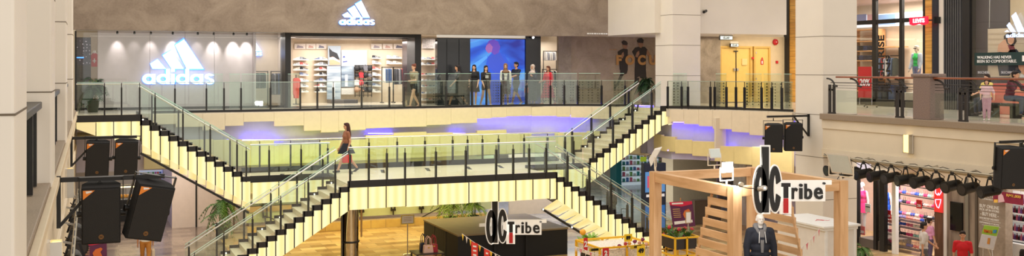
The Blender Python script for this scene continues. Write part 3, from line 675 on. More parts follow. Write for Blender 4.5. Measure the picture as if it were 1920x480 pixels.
logo('large glowing three-stripe sportswear logo on the pale lit wall behind glass', 39.45, [[(281.5, 119.5), (295, 111), (311, 129), (286, 129)], [(305, 104), (321.5, 94), (344, 129), (322, 129)], [(328.5, 85), (345, 74), (381, 129), (350, 129)]], (267, 402, 157.5, 19), .10)
logo('glowing three-stripe sportswear logo mounted high on the concrete facade', 37.44, [[(642, 28), (651, 23), (660, 32.5), (646, 32.5)], [(652, 18), (664, 11), (677, 32.5), (663, 32.5)], [(666, 8), (677, 2), (692, 32.5), (681, 32.5)]], (636, 702, 46.5, 9.5), .08)
PALE = mat('pale_rose_wall', (206, 194, 196), .35)
LB0, LB1 = PV(183, 100, 39.5).x, PV(474, 100, 39.5).x
struct('wall_logo', MB().box(LB0, LB1, 39.5, 39.6, 0, 2.95), PALE)
struct('wall_logo_return', MB().box(LB1, LB1+.06, 39.1, 39.6, 0, 2.95), PALE)
s0 = thing('glass_shopfront', 'tall clear glass shopfront in front of the large lit logo wall', 'shopfront', (5, 39, 0))
gx = [PV(x, 100, 39.0).x for x in (142, 183, 281, 347, 402, 474, 535)]
for a, b in zip(gx, gx[1:]): partw('glass_pane', MB().box(a+.006, b-.006, 39.0, 39.012, .08, 2.9), GLASS2, s0)
for x in gx: partw('joint', MB().box(x-.006, x+.006, 38.99, 39.02, .08, 2.9), mat('joint_grey', (150, 140, 140), .4), s0)
partw('bottom_rail', MB().box(gx[0], gx[-1], 38.97, 39.04, 0, .09), BLACK, s0); partw('top_rail', MB().box(gx[0], gx[-1], 38.97, 39.04, 2.84, 2.9), STEEL, s0)
partw('end_mullion', MB().rv(140, 58, 143.5, 207, 38.97, .08), BLACK, s0)
for i, px in enumerate((220, 252, 283, 324, 371, 401, 438, 463)):
    c = PV(px, 60, 39.25); c.z = 2.83
    t = thing('spotlight', ['spotlight above the left end of the logo wall', 'spotlight second along above the logo wall', 'spotlight over the left stripe of the large logo', 'spotlight over the middle of the large logo', 'spotlight right above the tall stripe of the large logo', 'spotlight right of the large logo, over the last letter', 'spotlight second from the right end of the logo wall', 'spotlight at the right end of the logo wall'][i], 'spotlight', c, 0, 'spotlights above the logo wall')
    part('lamp_body', MB().tube((0, 0, 0), (0, .03, -.08), .035, .04), BLACKM, t); part('mount', MB().tube((0, 0, .06), (0, 0, 0), .012), BLACKM, t)
    l = bpy.data.lights.new('spot_light', 'SPOT'); l.energy = (40, 8, 30, 70, 14, 80, 100, 80)[i]; l.spot_size = .95; l.spot_blend = .9; l.color = (1, .95, .9); l.shadow_soft_size = .05
    o = bpy.data.objects.new('spot_beam', l); COL.objects.link(o); o.location = c+Vector((0, -.1, -.1)); o.rotation_euler = (.52, 0, 0)
# left end window with night city picture and red football shirt
struct('wall_left_display', MB().box(PV(142, 100, 41).x, LB0+.8, 41.0, 41.1, 0, 2.95), mat('warm_display_wall', (176, 160, 138), .6))
m, nt, b = nodes('night_city_picture'); tc = nt.nodes.new('ShaderNodeTexCoord'); vo = nt.nodes.new('ShaderNodeTexVoronoi'); vo.inputs['Scale'].default_value = 9; vo.inputs['Randomness'].default_value = .35
nt.links.new(tc.outputs['Object'], vo.inputs['Vector']); r = nt.nodes.new('ShaderNodeValToRGB'); r.color_ramp.elements[0].position = .10; r.color_ramp.elements[0].color = (1, .85, .9, 1); r.color_ramp.elements[1].position = .26; r.color_ramp.elements[1].color = (.012, .008, .02, 1)
nt.links.new(vo.outputs['Distance'], r.inputs['Fac']); nt.links.new(r.outputs['Color'], b.inputs['Emission Color']); b.inputs['Emission Strength'].default_value = .5; b.inputs['Base Color'].default_value = (.01, .01, .02, 1)
t = thing('city_picture_panel', 'tall dark panel showing a night city skyline beside the left column', 'picture', PV(155, 125, 39.7))
partw('frame', MB().rv(143, 70, 170.5, 205, 39.72, .06), BLACK, t); partw('picture', MB().rv(144.5, 72, 169.5, 122, 39.70, .02), m, t)
partw('blue_light_bar', MB().rv(144, 107, 157, 109, 39.69, .02), emis('cyan_blue', (60, 130, 255), 3), t)
t = thing('hanging_shirt', 'red football shirt hanging on a hanger left of the logo wall', 'shirt', PV(177, 125, 39.9))
partw('shirt', MB().pv([(170, 104), (174, 100), (180, 100), (184.5, 104), (184.5, 111), (182.5, 111), (182.5, 125), (171, 125), (171, 111), (169, 110)], 39.98, .09), RED, t); partw('hanger', MB().path([PV(172, 101, 39.93), PV(177, 96, 39.93), PV(182, 101, 39.93)], .012).tube(PV(177, 96, 39.93), PV(177, 88, 39.93), .008), STEEL, t)
partw('number', MB().pv([(176, 110), (178, 109), (178, 118), (176, 118)], 39.89, .01).pv([(173.5, 113.5), (180.5, 113.5), (180.5, 115), (173.5, 115)], 39.885, .01), PAPER, t); partw('mannequin_neck', MB().tube(PV(177, 101, 39.95), PV(177, 95, 39.95), .05), PAPER, t)
# second bay: 474 - 535
struct('wall_second_bay', MB().box(LB1+.06, PV(536, 100, 41.5).x+.3, 41.6, 41.7, 0, 2.95), mat('bay_warm_white', (222, 206, 188), .5))
logo('small glowing three-stripe logo on the inner wall beside the shop entrance', 41.5, [[(470, 92), (476, 88), (482, 96), (472, 96)], [(474, 79), (477, 77), (490, 96), (480, 96)]], (448, 491, 104, 6), .05)
# entrance portal
def portal(): 
    t = thing('entrance_portal', 'deep black portal framing the brightly lit shoe shop entrance', 'portal', PV(660, 205, 38.7))
    x0, x1, x2, x3 = (PV(p, 130, 38.6).x for p in (535, 545.5, 778, 790))
    partw('left_jamb', MB().box(x0, x1, 38.6, 39.7, 0, 2.86), BLACK, t, bevel=.01); partw('right_jamb', MB().box(x2, x3, 38.6, 39.7, 0, 2.86), BLACK, t, bevel=.01)
    partw('head', MB().box(x1, x2, 38.6, 39.7, 2.72, 2.86), BLACK, t, bevel=.01)
    xr = PV(766, 130, 39.7).x
    partw('right_reveal', MB().prism([(x2, 38.62, 0), (xr, 40.6, 0), (xr+.12, 40.6, 0), (x2+.1, 38.62, 0)], (0, 0, 2.72)), mat('glossy_dark_plum', (44, 28, 40), .2), t)
    partw('chrome_ceiling_strip', MB().box(x1, xr, 39.72, 42.5, 2.68, 2.74), mat('mirror_ceiling', (190, 180, 175), .12, .9), t)
    partw('threshold', MB().box(x1, x2, 38.6, 39.7, 0, .03), DARK, t)
portal()
SB = 43.6  # back wall of the shop
struct('floor_shop', MB().box(PV(476, 100, 39.05).x, PV(1046, 100, 39.1).x, 39.05, SB, 0, .015), mat('shop_floor_pale', (216, 204, 190), .15))
struct('wall_shop_back', MB().box(PV(470, 100, SB).x, 21.5, SB, SB+.1, 0, 3), mat('shop_peg_wall', (232, 214, 190), .5))
struct('ceiling_shop', MB().box(PV(476, 100, 39.05).x, 19.5, 42.5, SB, 2.95, 3.05).box(PV(476, 100, 39.05).x, 19.5, 39.05, 42.5, 2.96, 3.05), WHITE)
struct('wall_shop_left', MB().box(PV(536, 100, 39.8).x, PV(536, 100, 39.8).x+.08, 39.8, SB, 0, 3), mat('shop_side_white', (228, 216, 204), .4))
# shoe: sole + upper
def shoe_mesh(name, up, sole, acc):
    m = MB(); L = .29
    prof = [(-.145, .035), (-.10, .042), (-.02, .036), (.06, .045), (.115, .042), (.145, .022)]
    for (x0, w0), (x1, w1) in zip(prof, prof[1:]):
        m.add([(x0, -w0, 0), (x0, w0, 0), (x1, w1, 0), (x1, -w1, 0), (x0, -w0, .03), (x0, w0, .03), (x1, w1, .026), (x1, -w1, .026)], [(0, 1, 2, 3), (4, 7, 6, 5), (0, 3, 7, 4), (1, 5, 6, 2), (0, 4, 5, 1), (3, 2, 6, 7)], 0)
    up_ = [(-.14, .028, .10), (-.09, .036, .105), (-.03, .033, .09), (.03, .036, .07), (.09, .038, .052), (.138, .02, .034)]
    for (x0, w0, h0), (x1, w1, h1) in zip(up_, up_[1:]):
        m.add([(x0, -w0, .028), (x0, w0, .028), (x1, w1, .026), (x1, -w1, .026), (x0, -w0*.6, h0), (x0, w0*.6, h0), (x1, w1*.6, h1), (x1, -w1*.6, h1)], [(4, 7, 6, 5), (0, 3, 7, 4), (1, 5, 6, 2), (0, 4, 5, 1), (3, 2, 6, 7)], 1, True)
    for k in range(3):
        x = -.03+.035*k
        m.prism([(x, -.037, .035), (x+.014, -.037, .035), (x-.006, -.027, .075-.006*k), (x-.02, -.027, .075-.006*k)], (0, -.004, 0), 2)
    return mesh(name, m, [sole, up, acc])
SHC = [((248, 248, 248), (60, 60, 70)), ((50, 52, 60), (230, 230, 235)), ((150, 156, 166), (60, 60, 60)), ((214, 218, 224), (30, 30, 40)), ((110, 124, 160), (240, 240, 240)), ((206, 96, 92), (250, 250, 250)), ((236, 232, 222), (90, 70, 60))]
SHM = [shoe_mesh('shoe', mat('shoe_upper_%d' % i, u, .5), mat('shoe_sole_white', (246, 244, 240), .5), mat('shoe_stripe_%d' % i, a, .5)) for i, (u, a) in enumerate(SHC)]
SHN = ['white', 'black', 'grey', 'silver grey', 'blue', 'red', 'cream']
def shoe(px, py, v, k, lab, sc=1.4, rz=0.0, grp='trainers displayed on the shoe wall'):
    o = link('trainer_shoe', SHM[k]); p = PV(px, py, v); o.location = p+Vector((0, 0, .004)); o.rotation_euler = (0, 0, rz); o.scale = (sc,)*3; tag(o, lab, 'shoe', grp)
    return o
rows = [113, 123, 132, 142, 153, 163, 173]
sh = thing('shoe_wall_shelving', 'clear wall shelving holding rows of trainers left in the entrance', 'shelf', PV(580, 180, SB-.25))
order = ['top', 'second', 'third', 'fourth', 'fifth', 'sixth', 'bottom']
for i, y in enumerate(rows):
    for j, px in enumerate((556, 570, 597, 607)):
        if (i > 2 and j == 0): continue
        a, b = PV(px-6, y, SB-.2).x, PV(px+6, y, SB-.2).x; z = PV(px, y, SB-.2).z
        partw('shelf', MB().box(a, b, SB-.34, SB, z-.008, z), SHOPW, sh)
        shoe(px, y, SB-.2, (i*3+j*2) % 7, '%s trainer, %s row, %s column, left shoe wall in the entrance' % (SHN[(i*3+j*2) % 7], order[i], ['first', 'second', 'third', 'fourth'][j]), 1.4, .2 if j % 2 else PI-.1)
sh = thing('shoe_column_shelving', 'narrow column of shelves with trainers in the middle of the shop back wall', 'shelf', PV(706, 180, SB-.25))
for i, y in enumerate((110, 120, 131, 142, 152, 162, 173)):
    z = PV(706, y, SB-.2).z; partw('shelf', MB().box(PV(700, y, SB).x, PV(712, y, SB).x, SB-.34, SB, z-.008, z), SHOPW, sh)
    shoe(706, y, SB-.2, (i*2+1) % 7 if i else 1, '%s trainer on the %s shelf of the narrow middle shoe column' % (SHN[(i*2+1) % 7 if i else 1], order[i]))
for i, (px, y) in enumerate(((733, 110), (745, 110), (733, 120), (745, 120))):
    shoe(px, y, SB-.2, (0, 3, 0, 6)[i], '%s trainer, %s %s of the four above the clothes rack' % (SHN[(0, 3, 0, 6)[i]], 'upper' if i < 2 else 'lower', 'left' if i % 2 == 0 else 'right'))
sh = thing('ledge_shelf', 'thin double ledge carrying four trainers above the clothes rack', 'shelf', PV(739, 120, SB-.25))
for y in (110, 120):
    z = PV(739, y, SB-.2).z; partw('shelf', MB().box(PV(726, y, SB).x, PV(753, y, SB).x, SB-.34, SB, z-.008, z), SHOPW, sh)
# wall pictures
def picture(name, label, x0, y0, x1, y1, v, base, shapes=(), cat='poster', t=.04, frame=None):
    r = thing(name, label, cat, PV((x0+x1)/2, y1, v))
    partw('board', MB().rv(x0, y0, x1, y1, v, t), base, r)
    for i, (nm, m, poly) in enumerate(shapes): partw(nm, MB().pv(poly, v-.003-.003*i, .006), m, r)
    return r
SEA = wood('sea_photo', (120, 140, 160), (206, 214, 222), 'X', 1.2); SEAD = wood('dark_sea_photo', (70, 90, 115), (170, 186, 200), 'X', 1.2)
DKS = mat('shoe_print_black', (36, 36, 42), .5); SKIN = mat('skin_print', (214, 160, 128), .5)
picture('shoe_photo_panel', 'framed photo panel of a black shoe on a foot, left of the white poster', 615, 86, 639, 123, SB-.3, mat('poster_blue_grey', (150, 160, 172), .4),
  [('foot_print', SKIN, [(618, 104), (626, 98), (636, 112), (638, 121), (618, 122)]), ('shoe_print', DKS, [(617, 90), (623, 96), (632, 100), (637, 112), (631, 111), (624, 106), (618, 108)]), ('shoe_sole_print', PAPER, [(617, 108), (626, 107), (636, 114), (637, 117), (626, 112), (617, 112)])])
picture('white_poster', 'white poster with a small three-stripe mark on the shop back wall', 640, 94, 688, 129, SB-.2, mat('poster_pale', (226, 224, 226), .4), [('mark', mat('print_blue', (60, 80, 160), .5), [(642, 108), (645, 104), (648, 108)]), ('caption', mat('print_blue', (60, 80, 160), .5), [(643, 115), (651, 114), (651, 116), (643, 117)])])
picture('sea_poster', 'large bluish sea photo board low in the entrance, left one', 613, 124, 639, 186, SB-.32, SEA, [('carton', PAPER, [(623, 156), (628, 156), (628, 182), (623, 182)])])
picture('sea_poster', 'bluish sea photo board with small white box, right of the taller one', 640, 124, 664, 163, SB-.3, SEAD, [('mark', PAPER, [(655, 129), (660, 129), (657.5, 125)]), ('carton', PAPER, [(647, 140), (652, 140), (652, 162), (647, 162)])])
picture('pale_board', 'white patterned board below the right sea photo', 640, 165, 664, 177, SB-.3, mat('board_print', (214, 208, 204), .5, var=.15, scale=20))
for i, (a, b) in enumerate(((552, 573), (574, 592), (593, 612), (696, 716), (718, 736), (738, 760))):
    picture('header_card', ['shoe picture card at the left end of the shop header strip', 'second header picture card above the shoe wall', 'third header picture card above the shoe wall', 'header picture card above the narrow shoe column', 'header picture card above the four trainers', 'header picture card at the right end of the strip'][i], a, 82, b, 92, SB-.1, mat('header_card_paper', (226, 214, 206), .5), [('shoe_print', mat('header_print_%d' % (i % 3), ((150, 140, 150), (190, 150, 140), (110, 110, 130))[i % 3], .5), [(a+4, 90), (b-4, 90), (b-5, 87), ((a+b)/2, 86), (a+6, 84.5)])])
single('display_plinth', 'low dark plinth in front of the sea photo boards', 'plinth', MB().box(PV(616, 185, SB-.8).x, PV(666, 185, SB-.8).x, SB-1.3, SB-.5, .015, .16), mat('plinth_grey', (84, 80, 84), .4), bevel=.01)
# accessories grid
t = thing('accessory_rack', 'black wall rack with caps, balls and bags right of the sea photos', 'rack', PV(681, 182, SB-.3))
m = MB().rv(665, 122, 698, 124, SB-.3, .04)
for px in (666, 674, 682, 690, 697): m.rv(px-.5, 122, px+.5, 182, SB-.25, .03)
for y in (136, 150, 164, 178): m.rv(665, y, 698, y+1, SB-.25, .03)
partw('grid', m, BLACK, t)
cols = [mat('item_black', (30, 30, 34), .6), mat('item_red', (200, 50, 60), .6), mat('item_white', (225, 220, 215), .6), mat('item_grey', (110, 110, 118), .6), mat('item_tan', (170, 130, 100), .6)]
for i, y in enumerate((128, 141, 155, 168)):
    for j, px in enumerate((669, 677, 685, 693)):
        k = [0, 0, 3, 0, 0, 1, 0, 3, 2, 1, 0, 0, 4, 4, 0, 0][i*4+j]; c = PV(px, y, SB-.42)
        mb = MB()
        if (i+j) % 3 == 0: mb.ell(c, (.13, .12, .13), 10); nm = 'ball'
        elif (i+j) % 3 == 1: mb.ell(c, (.10, .10, .08), 10).obox(c+Vector((.02, -.12, -.04)), (.16, .12, .015), (.2, 0, 0)); nm = 'cap'
        else: mb.obox(c, (.2, .12, .22)).path([c+Vector((-.06, 0, .1)), c+Vector((0, 0, .17)), c+Vector((.06, 0, .1))], .012); nm = 'gym_bag'
        single(nm, '%s %s in the %s row, %s place on the black accessory rack' % (['black', 'red', 'white', 'grey', 'tan'][k], nm.replace('_', ' '), order[i], order[j] if j else 'first'), nm.replace('_', ' '), mb, cols[k], 'goods on the black accessory rack', bevel=.02 if nm == 'gym_bag' else 0)
# garments
def garment_mesh(name, m, h=.75, w=.045, col=None):
    b = MB(); d = .42
    b.prism([(0, -d*.5, 0), (0, -d*.42, h*.93), (0, -.06, h), (0, .06, h), (0, d*.42, h*.93), (0, d*.5, 0), (0, .1, -.02), (0, -.1, .02)], (w, 0, 0))
    me = mesh(name, b, m); return me
GCOL = [(66, 90, 128), (96, 110, 130), (48, 50, 56), (84, 86, 92), (150, 150, 156), (190, 60, 60), (214, 208, 200), (60, 66, 60)]
GM = [garment_mesh('garment', mat('garment_cloth_%d' % i, c, .85, var=.12, scale=12)) for i, c in enumerate(GCOL)]
GN = ['denim blue', 'slate blue', 'black', 'charcoal', 'light grey', 'red', 'off-white', 'dark olive']
WORDN = ['first', 'second', 'third', 'fourth', 'fifth', 'sixth', 'seventh', 'eighth', 'ninth', 'tenth', 'eleventh', 'twelfth', 'thirteenth', 'fourteenth', 'fifteenth', 'sixteenth', 'seventeenth', 'eighteenth', 'nineteenth', 'twentieth']
def rack(label, x0, x1, ytop, v, seq, ybot=184, short='rack', step=None, zscale=1.0):
    A, B = PV(x0, ytop, v), PV(x1, ytop, v); gz = PV((x0+x1)/2, ybot, v).z; gz = min(gz, 0.2); gz = .02
    t = thing('clothes_rack', label, 'clothes rack', ((A.x+B.x)/2, v, gz))
    partw('rail', MB().tube((A.x, v, A.z), (B.x, v, A.z), .018), BLACK, t)
    for x in (A.x, B.x): partw('upright', MB().tube((x, v, gz), (x, v, A.z+.02), .018).box(x-.02, x+.02, v-.25, v+.25, gz, gz+.03), BLACK, t)
    n = len(seq)
    for i, k in enumerate(seq):
        o = link('hanging_garment', GM[k]); x = A.x+.06+(B.x-A.x-.2)*i/max(1, n-1); o.scale = (.9, 1, zscale); o.location = (x, v, A.z-.82*zscale); o.rotation_euler = (0, 0, .06)
        tag(o, '%s garment hanging %s from the left on %s' % (GN[k], WORDN[i], short), 'garment', 'garments on '+short)
rack('clothes rack with blue jackets under the four trainers in the entrance', 716, 737, 126, SB-1.2, [6, 0, 1, 0, 0, 1], short='the blue jacket rack', zscale=.8)
rack('clothes rack with dark jackets next to the portal reveal', 738, 757, 126, SB-1.0, [3, 2, 3, 4, 3, 2, 5], short='the dark jacket rack', zscale=.9)
rack('low clothes rack in the second window bay', 478, 502, 134, 41.0, [2, 3, 2, 7, 2, 3], short='the left second-bay rack', zscale=.8)
rack('clothes rack beside the portal in the second window bay', 508, 531, 134, 40.6, [3, 4, 2, 2, 0, 2, 3], short='the right second-bay rack', zscale=1.1)
rack('rack of white and dark clothes at the right end of the shop', 1017, 1045, 130, 40.6, [6, 6, 3, 6, 4, 6, 2, 6], short='the low rack right of the screen', zscale=.95)
rack('upper rack of pale clothes right of the video wall', 1019, 1043, 96, 41.6, [6, 4, 6, 6, 4, 6], short='the upper rack right of the screen', zscale=.5)
single('hanging_jacket', 'coral red jacket on a stand just inside the portal on the left', 'jacket', MB().pv([(548, 150), (551, 146), (558, 146), (562, 150), (562, 178), (559, 178), (559, 184), (550, 184), (550, 178), (547.5, 176)], 42.0, .2), mat('coral_cloth', (226, 92, 84), .8), bevel=.02)
single('jacket_stand', 'slim black stand holding the coral jacket', 'stand', MB().tube(PV(555, 140, 42.05), (PV(555, 140, 42.05).x, 42.05, .02), .02).lathe((PV(555, 140, 42.05).x, 42.05, .015), [(.2, 0), (.2, .02)], 16), BLACK)
# shelf bay 790-820 right of portal
struct('wall_shoe_bay', MB().rv(789, 70, 822, 204, 41.0, .08), MATS['shop_peg_wall'])
picture('bay_photo', 'black and white sketch-like photo board above the right shoe bay', 792, 72, 816, 91, 40.9, mat('sketch_print', (206, 196, 190), .5, var=.35, scale=16))
t = thing('shoe_bay_shelving', 'wall shelving of trainers and sandals right of the portal', 'shelf', PV(805, 195, 40.8))
for i, y in enumerate((112, 122, 141, 152, 163, 176, 188)):
    z = PV(805, y, 40.8).z; partw('shelf', MB().box(PV(792, y, 40.8).x, PV(819, y, 40.8).x, 40.66, 41, z-.008, z), SHOPW, t)
    for j, px in enumerate((796, 806, 815) if i < 2 else (795, 802, 809, 816)):
        k = (i*2+j*3+1) % 7 if i > 1 else (0, 2, 5)[j]
        shoe(px, y, 40.8, k, '%s %s, %s row, %s place in the bay right of the portal' % (SHN[k], 'trainer' if i < 2 else 'slipper', order[i], WORDN[j]), 1.05 if i < 2 else .8, .3, 'footwear in the bay right of the portal')
# video wall
t = thing('video_wall', 'large glossy black video wall showing a blue and violet image of a figure', 'screen', PV(915, 203, 39.0))
partw('cabinet', MB().rv(820, 72, 1013, 203, 39.02, .3), mat('glossy_charcoal', (52, 54, 58), .12), t, bevel=.01)
for px in (838, 861): partw('panel_joint', MB().rv(px-.3, 74, px+.3, 203, 39.005, .02), BLACKM, t)
partw('bright_strip', MB().rv(820, 66, 985, 71, 39.1, .1), mat('soft_strip', (220, 214, 204), .4, em=(240, 230, 215), es=.5), t)
m, nt, b = nodes('video_image'); tc = nt.nodes.new('ShaderNodeTexCoord'); mp = nt.nodes.new('ShaderNodeMapping'); mp.inputs['Rotation'].default_value = (0, .6, 0); mp.inputs['Scale'].default_value = (.35, 1, 1)
n = nt.nodes.new('ShaderNodeTexNoise'); n.inputs['Scale'].default_value = .9; n.inputs['Detail'].default_value = 3; n.inputs['Distortion'].default_value = .5
nt.links.new(tc.outputs['Object'], mp.inputs['Vector']); nt.links.new(mp.outputs['Vector'], n.inputs['Vector'])
r = nt.nodes.new('ShaderNodeValToRGB'); e = r.color_ramp.elements
for p_, c_ in ((0.30, (24, 38, 150)), (.42, (40, 96, 220)), (.52, (90, 170, 245)), (.60, (110, 80, 200)), (.72, (60, 40, 150))):
    q = e.new(p_); q.color = (*lin(c_), 1)
e[0].color = (*lin((20, 26, 110)), 1); e[-1].color = (*lin((40, 40, 150)), 1)
nt.links.new(n.outputs['Fac'], r.inputs['Fac']); nt.links.new(r.outputs['Color'], b.inputs['Emission Color']); b.inputs['Emission Strength'].default_value = 1.0; b.inputs['Base Color'].default_value = (0, 0, 0, 1); b.inputs['Roughness'].default_value = .2
partw('screen_image', MB().rv(882, 73.5, 984, 199, 39.0, .02), m, t)
def soft(name, c, s=.8): return emis(name, c, s)
partw('image_figure_body', MB().pv([(914, 108), (922, 99), (936, 97), (946, 103), (955, 118), (962, 140), (960, 199), (918, 199), (915, 150), (910, 128)], 39.0, .006), soft('image_navy', (44, 84, 200)), t)
partw('image_figure_shoulder', MB().pv([(916, 110), (926, 101), (938, 100), (945, 112), (948, 130), (930, 140), (918, 128)], 38.995, .006), soft('image_blue', (56, 80, 190)), t)
partw('image_figure_hair', MB().pv([(912, 84), (917, 76), (926, 73.5), (934, 78), (938, 88), (935, 99), (927, 103), (921, 98), (924, 90), (918, 84)], 38.99, .006), soft('image_violet', (98, 70, 178)), t)
partw('image_figure_face', MB().pv([(912, 85), (918, 81), (924, 88), (922, 97), (916, 100), (912, 96), (910, 91)], 38.985, .006), soft('image_rose', (150, 96, 170)), t)
partw('image_light_streak', MB().pv([(883, 123), (912, 104), (914, 108), (888, 132)], 38.99, .006), soft('image_cyan', (80, 150, 240)), t)
single('dark_column', 'dark glossy column between the video wall and the clothes bay', 'column', MB().rv(986, 68, 1014, 203, 38.93, .08), mat('dark_wine_gloss', (34, 34, 38), .15), bevel=.01)
t = thing('spotlight', 'bright white spotlight shining above the dark column right of the video wall', 'spotlight', PV(999, 69, 38.8)); c = PV(999, 69, 38.8)
part('lamp_body', MB().tube((0, .05, .03), (0, -.05, -.03), .05), WHITE, t); part('lamp_face', MB().tube((0, -.05, -.03), (0, -.058, -.035), .045), emis('lamp_white', (255, 252, 245), 12), t)
struct('wall_clothes_bay', MB().rv(1012, 66, 1052, 204, 42.4, .1), MATS['shop_peg_wall'])
# runners mural wall
struct('wall_mural', MB().box(PV(1047, 100, 39).x, 24.5, 39.0, 39.15, 0, 2.88), concrete('mural_plaster', (142, 126, 108), (172, 154, 134), 1.2))
struct('wall_mural_edge', MB().rv(1047, 68, 1071, 199, 38.93, .08), CONC2)
t = thing('runners_mural', 'wall mural of two dark-clad runners behind gold letters reading FOCUS', 'mural', PV(1190, 190, 39))
v = 38.99; mk = mat('mural_black', (44, 38, 36), .7); mf = mat('mural_skin', (150, 112, 86), .7); mh = mat('mural_hair', (52, 44, 40), .7); gold = mat('mural_gold', (176, 128, 70), .5)
def mp_(nm, m, poly, k=0): partw(nm, MB().pv(poly, v-.004*k, .006), m, t)
mp_('runner_shirt', mk, [(1158, 97), (1164, 93), (1172, 90), (1177, 93), (1177, 131), (1162, 131), (1161, 112)])
mp_('runner_shorts', mk, [(1163, 131), (1177, 131), (1175, 138), (1168, 140), (1163, 137)], 1); mp_('runner_leg', mk, [(1164, 137), (1169, 140), (1164, 150), (1158, 160), (1153, 168), (1151, 166), (1157, 155), (1160, 146)], 1)
mp_('runner_head', mh, [(1165.5, 79), (1169, 75.5), (1174, 77), (1177, 81), (1176, 85), (1168, 84)], 2); mp_('runner_face', mf, [(1166.5, 83), (1176, 84), (1176.5, 88), (1173, 92), (1169, 91)], 1); mp_('runner_arm', mf, [(1166, 100), (1169, 97), (1170, 104), (1167, 110), (1164, 107)], 2)
mp_('runner_shirt', mk, [(1185, 97), (1191, 89), (1200, 87), (1209, 88), (1215, 94), (1211, 104), (1211, 131), (1190, 131), (1191, 108)]); mp_('runner_arm', mf, [(1213, 93), (1217, 97), (1222, 108), (1226, 113), (1223, 116), (1217, 108), (1212, 101)], 1)
mp_('runner_hand', mf, [(1194, 98), (1198, 95), (1199, 101), (1195, 108), (1191, 106)], 2); mp_('runner_head', mh, [(1194, 77), (1197, 72), (1203, 71), (1207, 75), (1206, 81), (1196, 80)], 2); mp_('runner_face', mf, [(1196, 78), (1206, 79), (1206, 85), (1202, 90), (1198, 88)], 1)
mp_('runner_shorts', mk, [(1190, 131), (1211, 131), (1212, 146), (1201, 147), (1199, 143), (1190, 148)], 1); mp_('runner_leg', mk, [(1191, 146), (1199, 146), (1196, 158), (1190, 166), (1183, 171), (1182, 168), (1188, 160)], 1)
for ch, px in (('F', 1160), ('O', 1181), ('C', 1203), ('U', 1224)):
    tm = text_mb(ch, .55, .02, .03, 1.0); place_mb(tm, at(PV(px, 113.5, 38.96))); partw('letter', tm, gold, t)
partw('small_caption', MB().rv(1143, 92.5, 1147, 93.6, 38.98, .006).rv(1149, 92.5, 1156, 93.6, 38.98, .006), gold, t)
t = thing('facade_lettering', 'two tiny rows of pale lettering at the lower right corner of the concrete facade', 'lettering', PV(1125, 66, 37.49))
x = 1101
while x < 1150:
    wd = random.choice((2.2, 3.5, 5)); partw('word_mark', MB().rv(x, 61.8+(x-1101)*.012, min(x+wd, 1151), 64+(x-1101)*.012, 37.49, .012), PAPER, t); x += wd+1.1
for x in (1140, 1144, 1148): partw('word_mark', MB().rv(x, 56.5, x+3, 58.5, 37.49, .012), PAPER, t)
# ================================================================ RIGHT GALLERY SHOPS (u = 28.8)
UU = 28.8
def pu_part(nm, m, x0, y0, x1, y1, root, u=UU, t=.06, label=None, bevel=0):
    return partw(nm, MB().ru(x0, y0, x1, y1, u, t), m, root, label, bevel)
def upost(name, lab, cat, x0, x1, m, y0=-60, u=UU, t=.2, base=None, **k):
    a, b = PU(x0, 100, u), PU(x1, 100, u); return single(name, lab, cat, MB().box(u, u+t, b.y, a.y, 0, 4.6), m, **k)
jf = thing('jeans_shopfront', 'black framed glass shopfront lettered HIGH-RISE JEANS on the right gallery', 'shopfront', (UU, PU(1665, 100, UU).y, 0))
a, b = PU(1560, 100, UU).y, PU(1736, 100, UU).y
def uy(px): return PU(px, 100, UU).y
for x0, x1 in ((1637, 1644), (1688, 1693), (1732, 1737)): partw('mullion', MB().box(UU-.05, UU+.08, uy(x1), uy(x0), 0, 4.6), BLACK, jf)
partw('transom', MB().box(UU-.04, UU+.07, b, a, 3.26, 3.42), BLACK, jf); partw('base_panel', MB().box(UU-.05, UU+.08, b, a, 0, .28), BLACK, jf); partw('upper_transom', MB().box(UU-.04, UU+.07, b, a, 4.45, 4.6), BLACK, jf)
for x0, x1 in ((1560, 1637), (1644, 1688), (1693, 1732)): partw('glass_pane', MB().box(UU, UU+.012, uy(x1), uy(x0), .28, 4.45), GLASS2, jf)
LT = mat('letter_black', (22, 20, 20), .5)
lab_u('HIGH-RISE', 1646.5, 66, 1658, 173, UU-.03, LT, jf, .02, .012, 1); lab_u('JEANS', 1661, 104, 1672, 176, UU-.03, LT, jf, .02, .012, 1)
single('pine_cladding', 'strip of horizontal yellow pine planks right of the jeans shop window', 'cladding', MB().box(UU-.06, UU+.2, uy(1751), uy(1737), 0, 4.6), PLANK)
single('pine_cladding', 'strip of horizontal yellow pine planks beside the white column, left end of the jeans shop', 'cladding', MB().box(UU-.06, UU+.3, 36.3, 36.9, 0, 7.6), PLANK)
struct('column_dark_corner', MB().box(UU-.1, UU+.3, 36.9, 37.25, 0, 7.6), BLACK)
struct('column_dark_corner', MB().box(UU-.12, UU+.3, uy(1763), uy(1752), 0, 4.6), mat('black_blue_steel', (34, 38, 50), .4))
struct('column_pale_edge', MB().box(UU-.08, UU+.3, uy(1772), uy(1763.4), 0, 4.6), COLW)
m = MB(); y0, y1 = uy(1806), uy(1772); n = 16
for k in range(n): m.box(UU-.02-.05*(k % 2), UU+.1, y0+(y1-y0)*k/n, y0+(y1-y0)*(k+1)/n, 0, 4.6)
struct('wall_ribbed_shutter', m, mat('ribbed_grey', (92, 92, 94), .35, .4))
struct('column_dark_corner', MB().box(UU-.06, UU+.3, uy(1820), uy(1806.3), 0, 4.6), BLACK)
struct('wall_over_shops', MB().box(UU, UU+.2, 6, 36.9, 4.6, 7.6), CREAM)
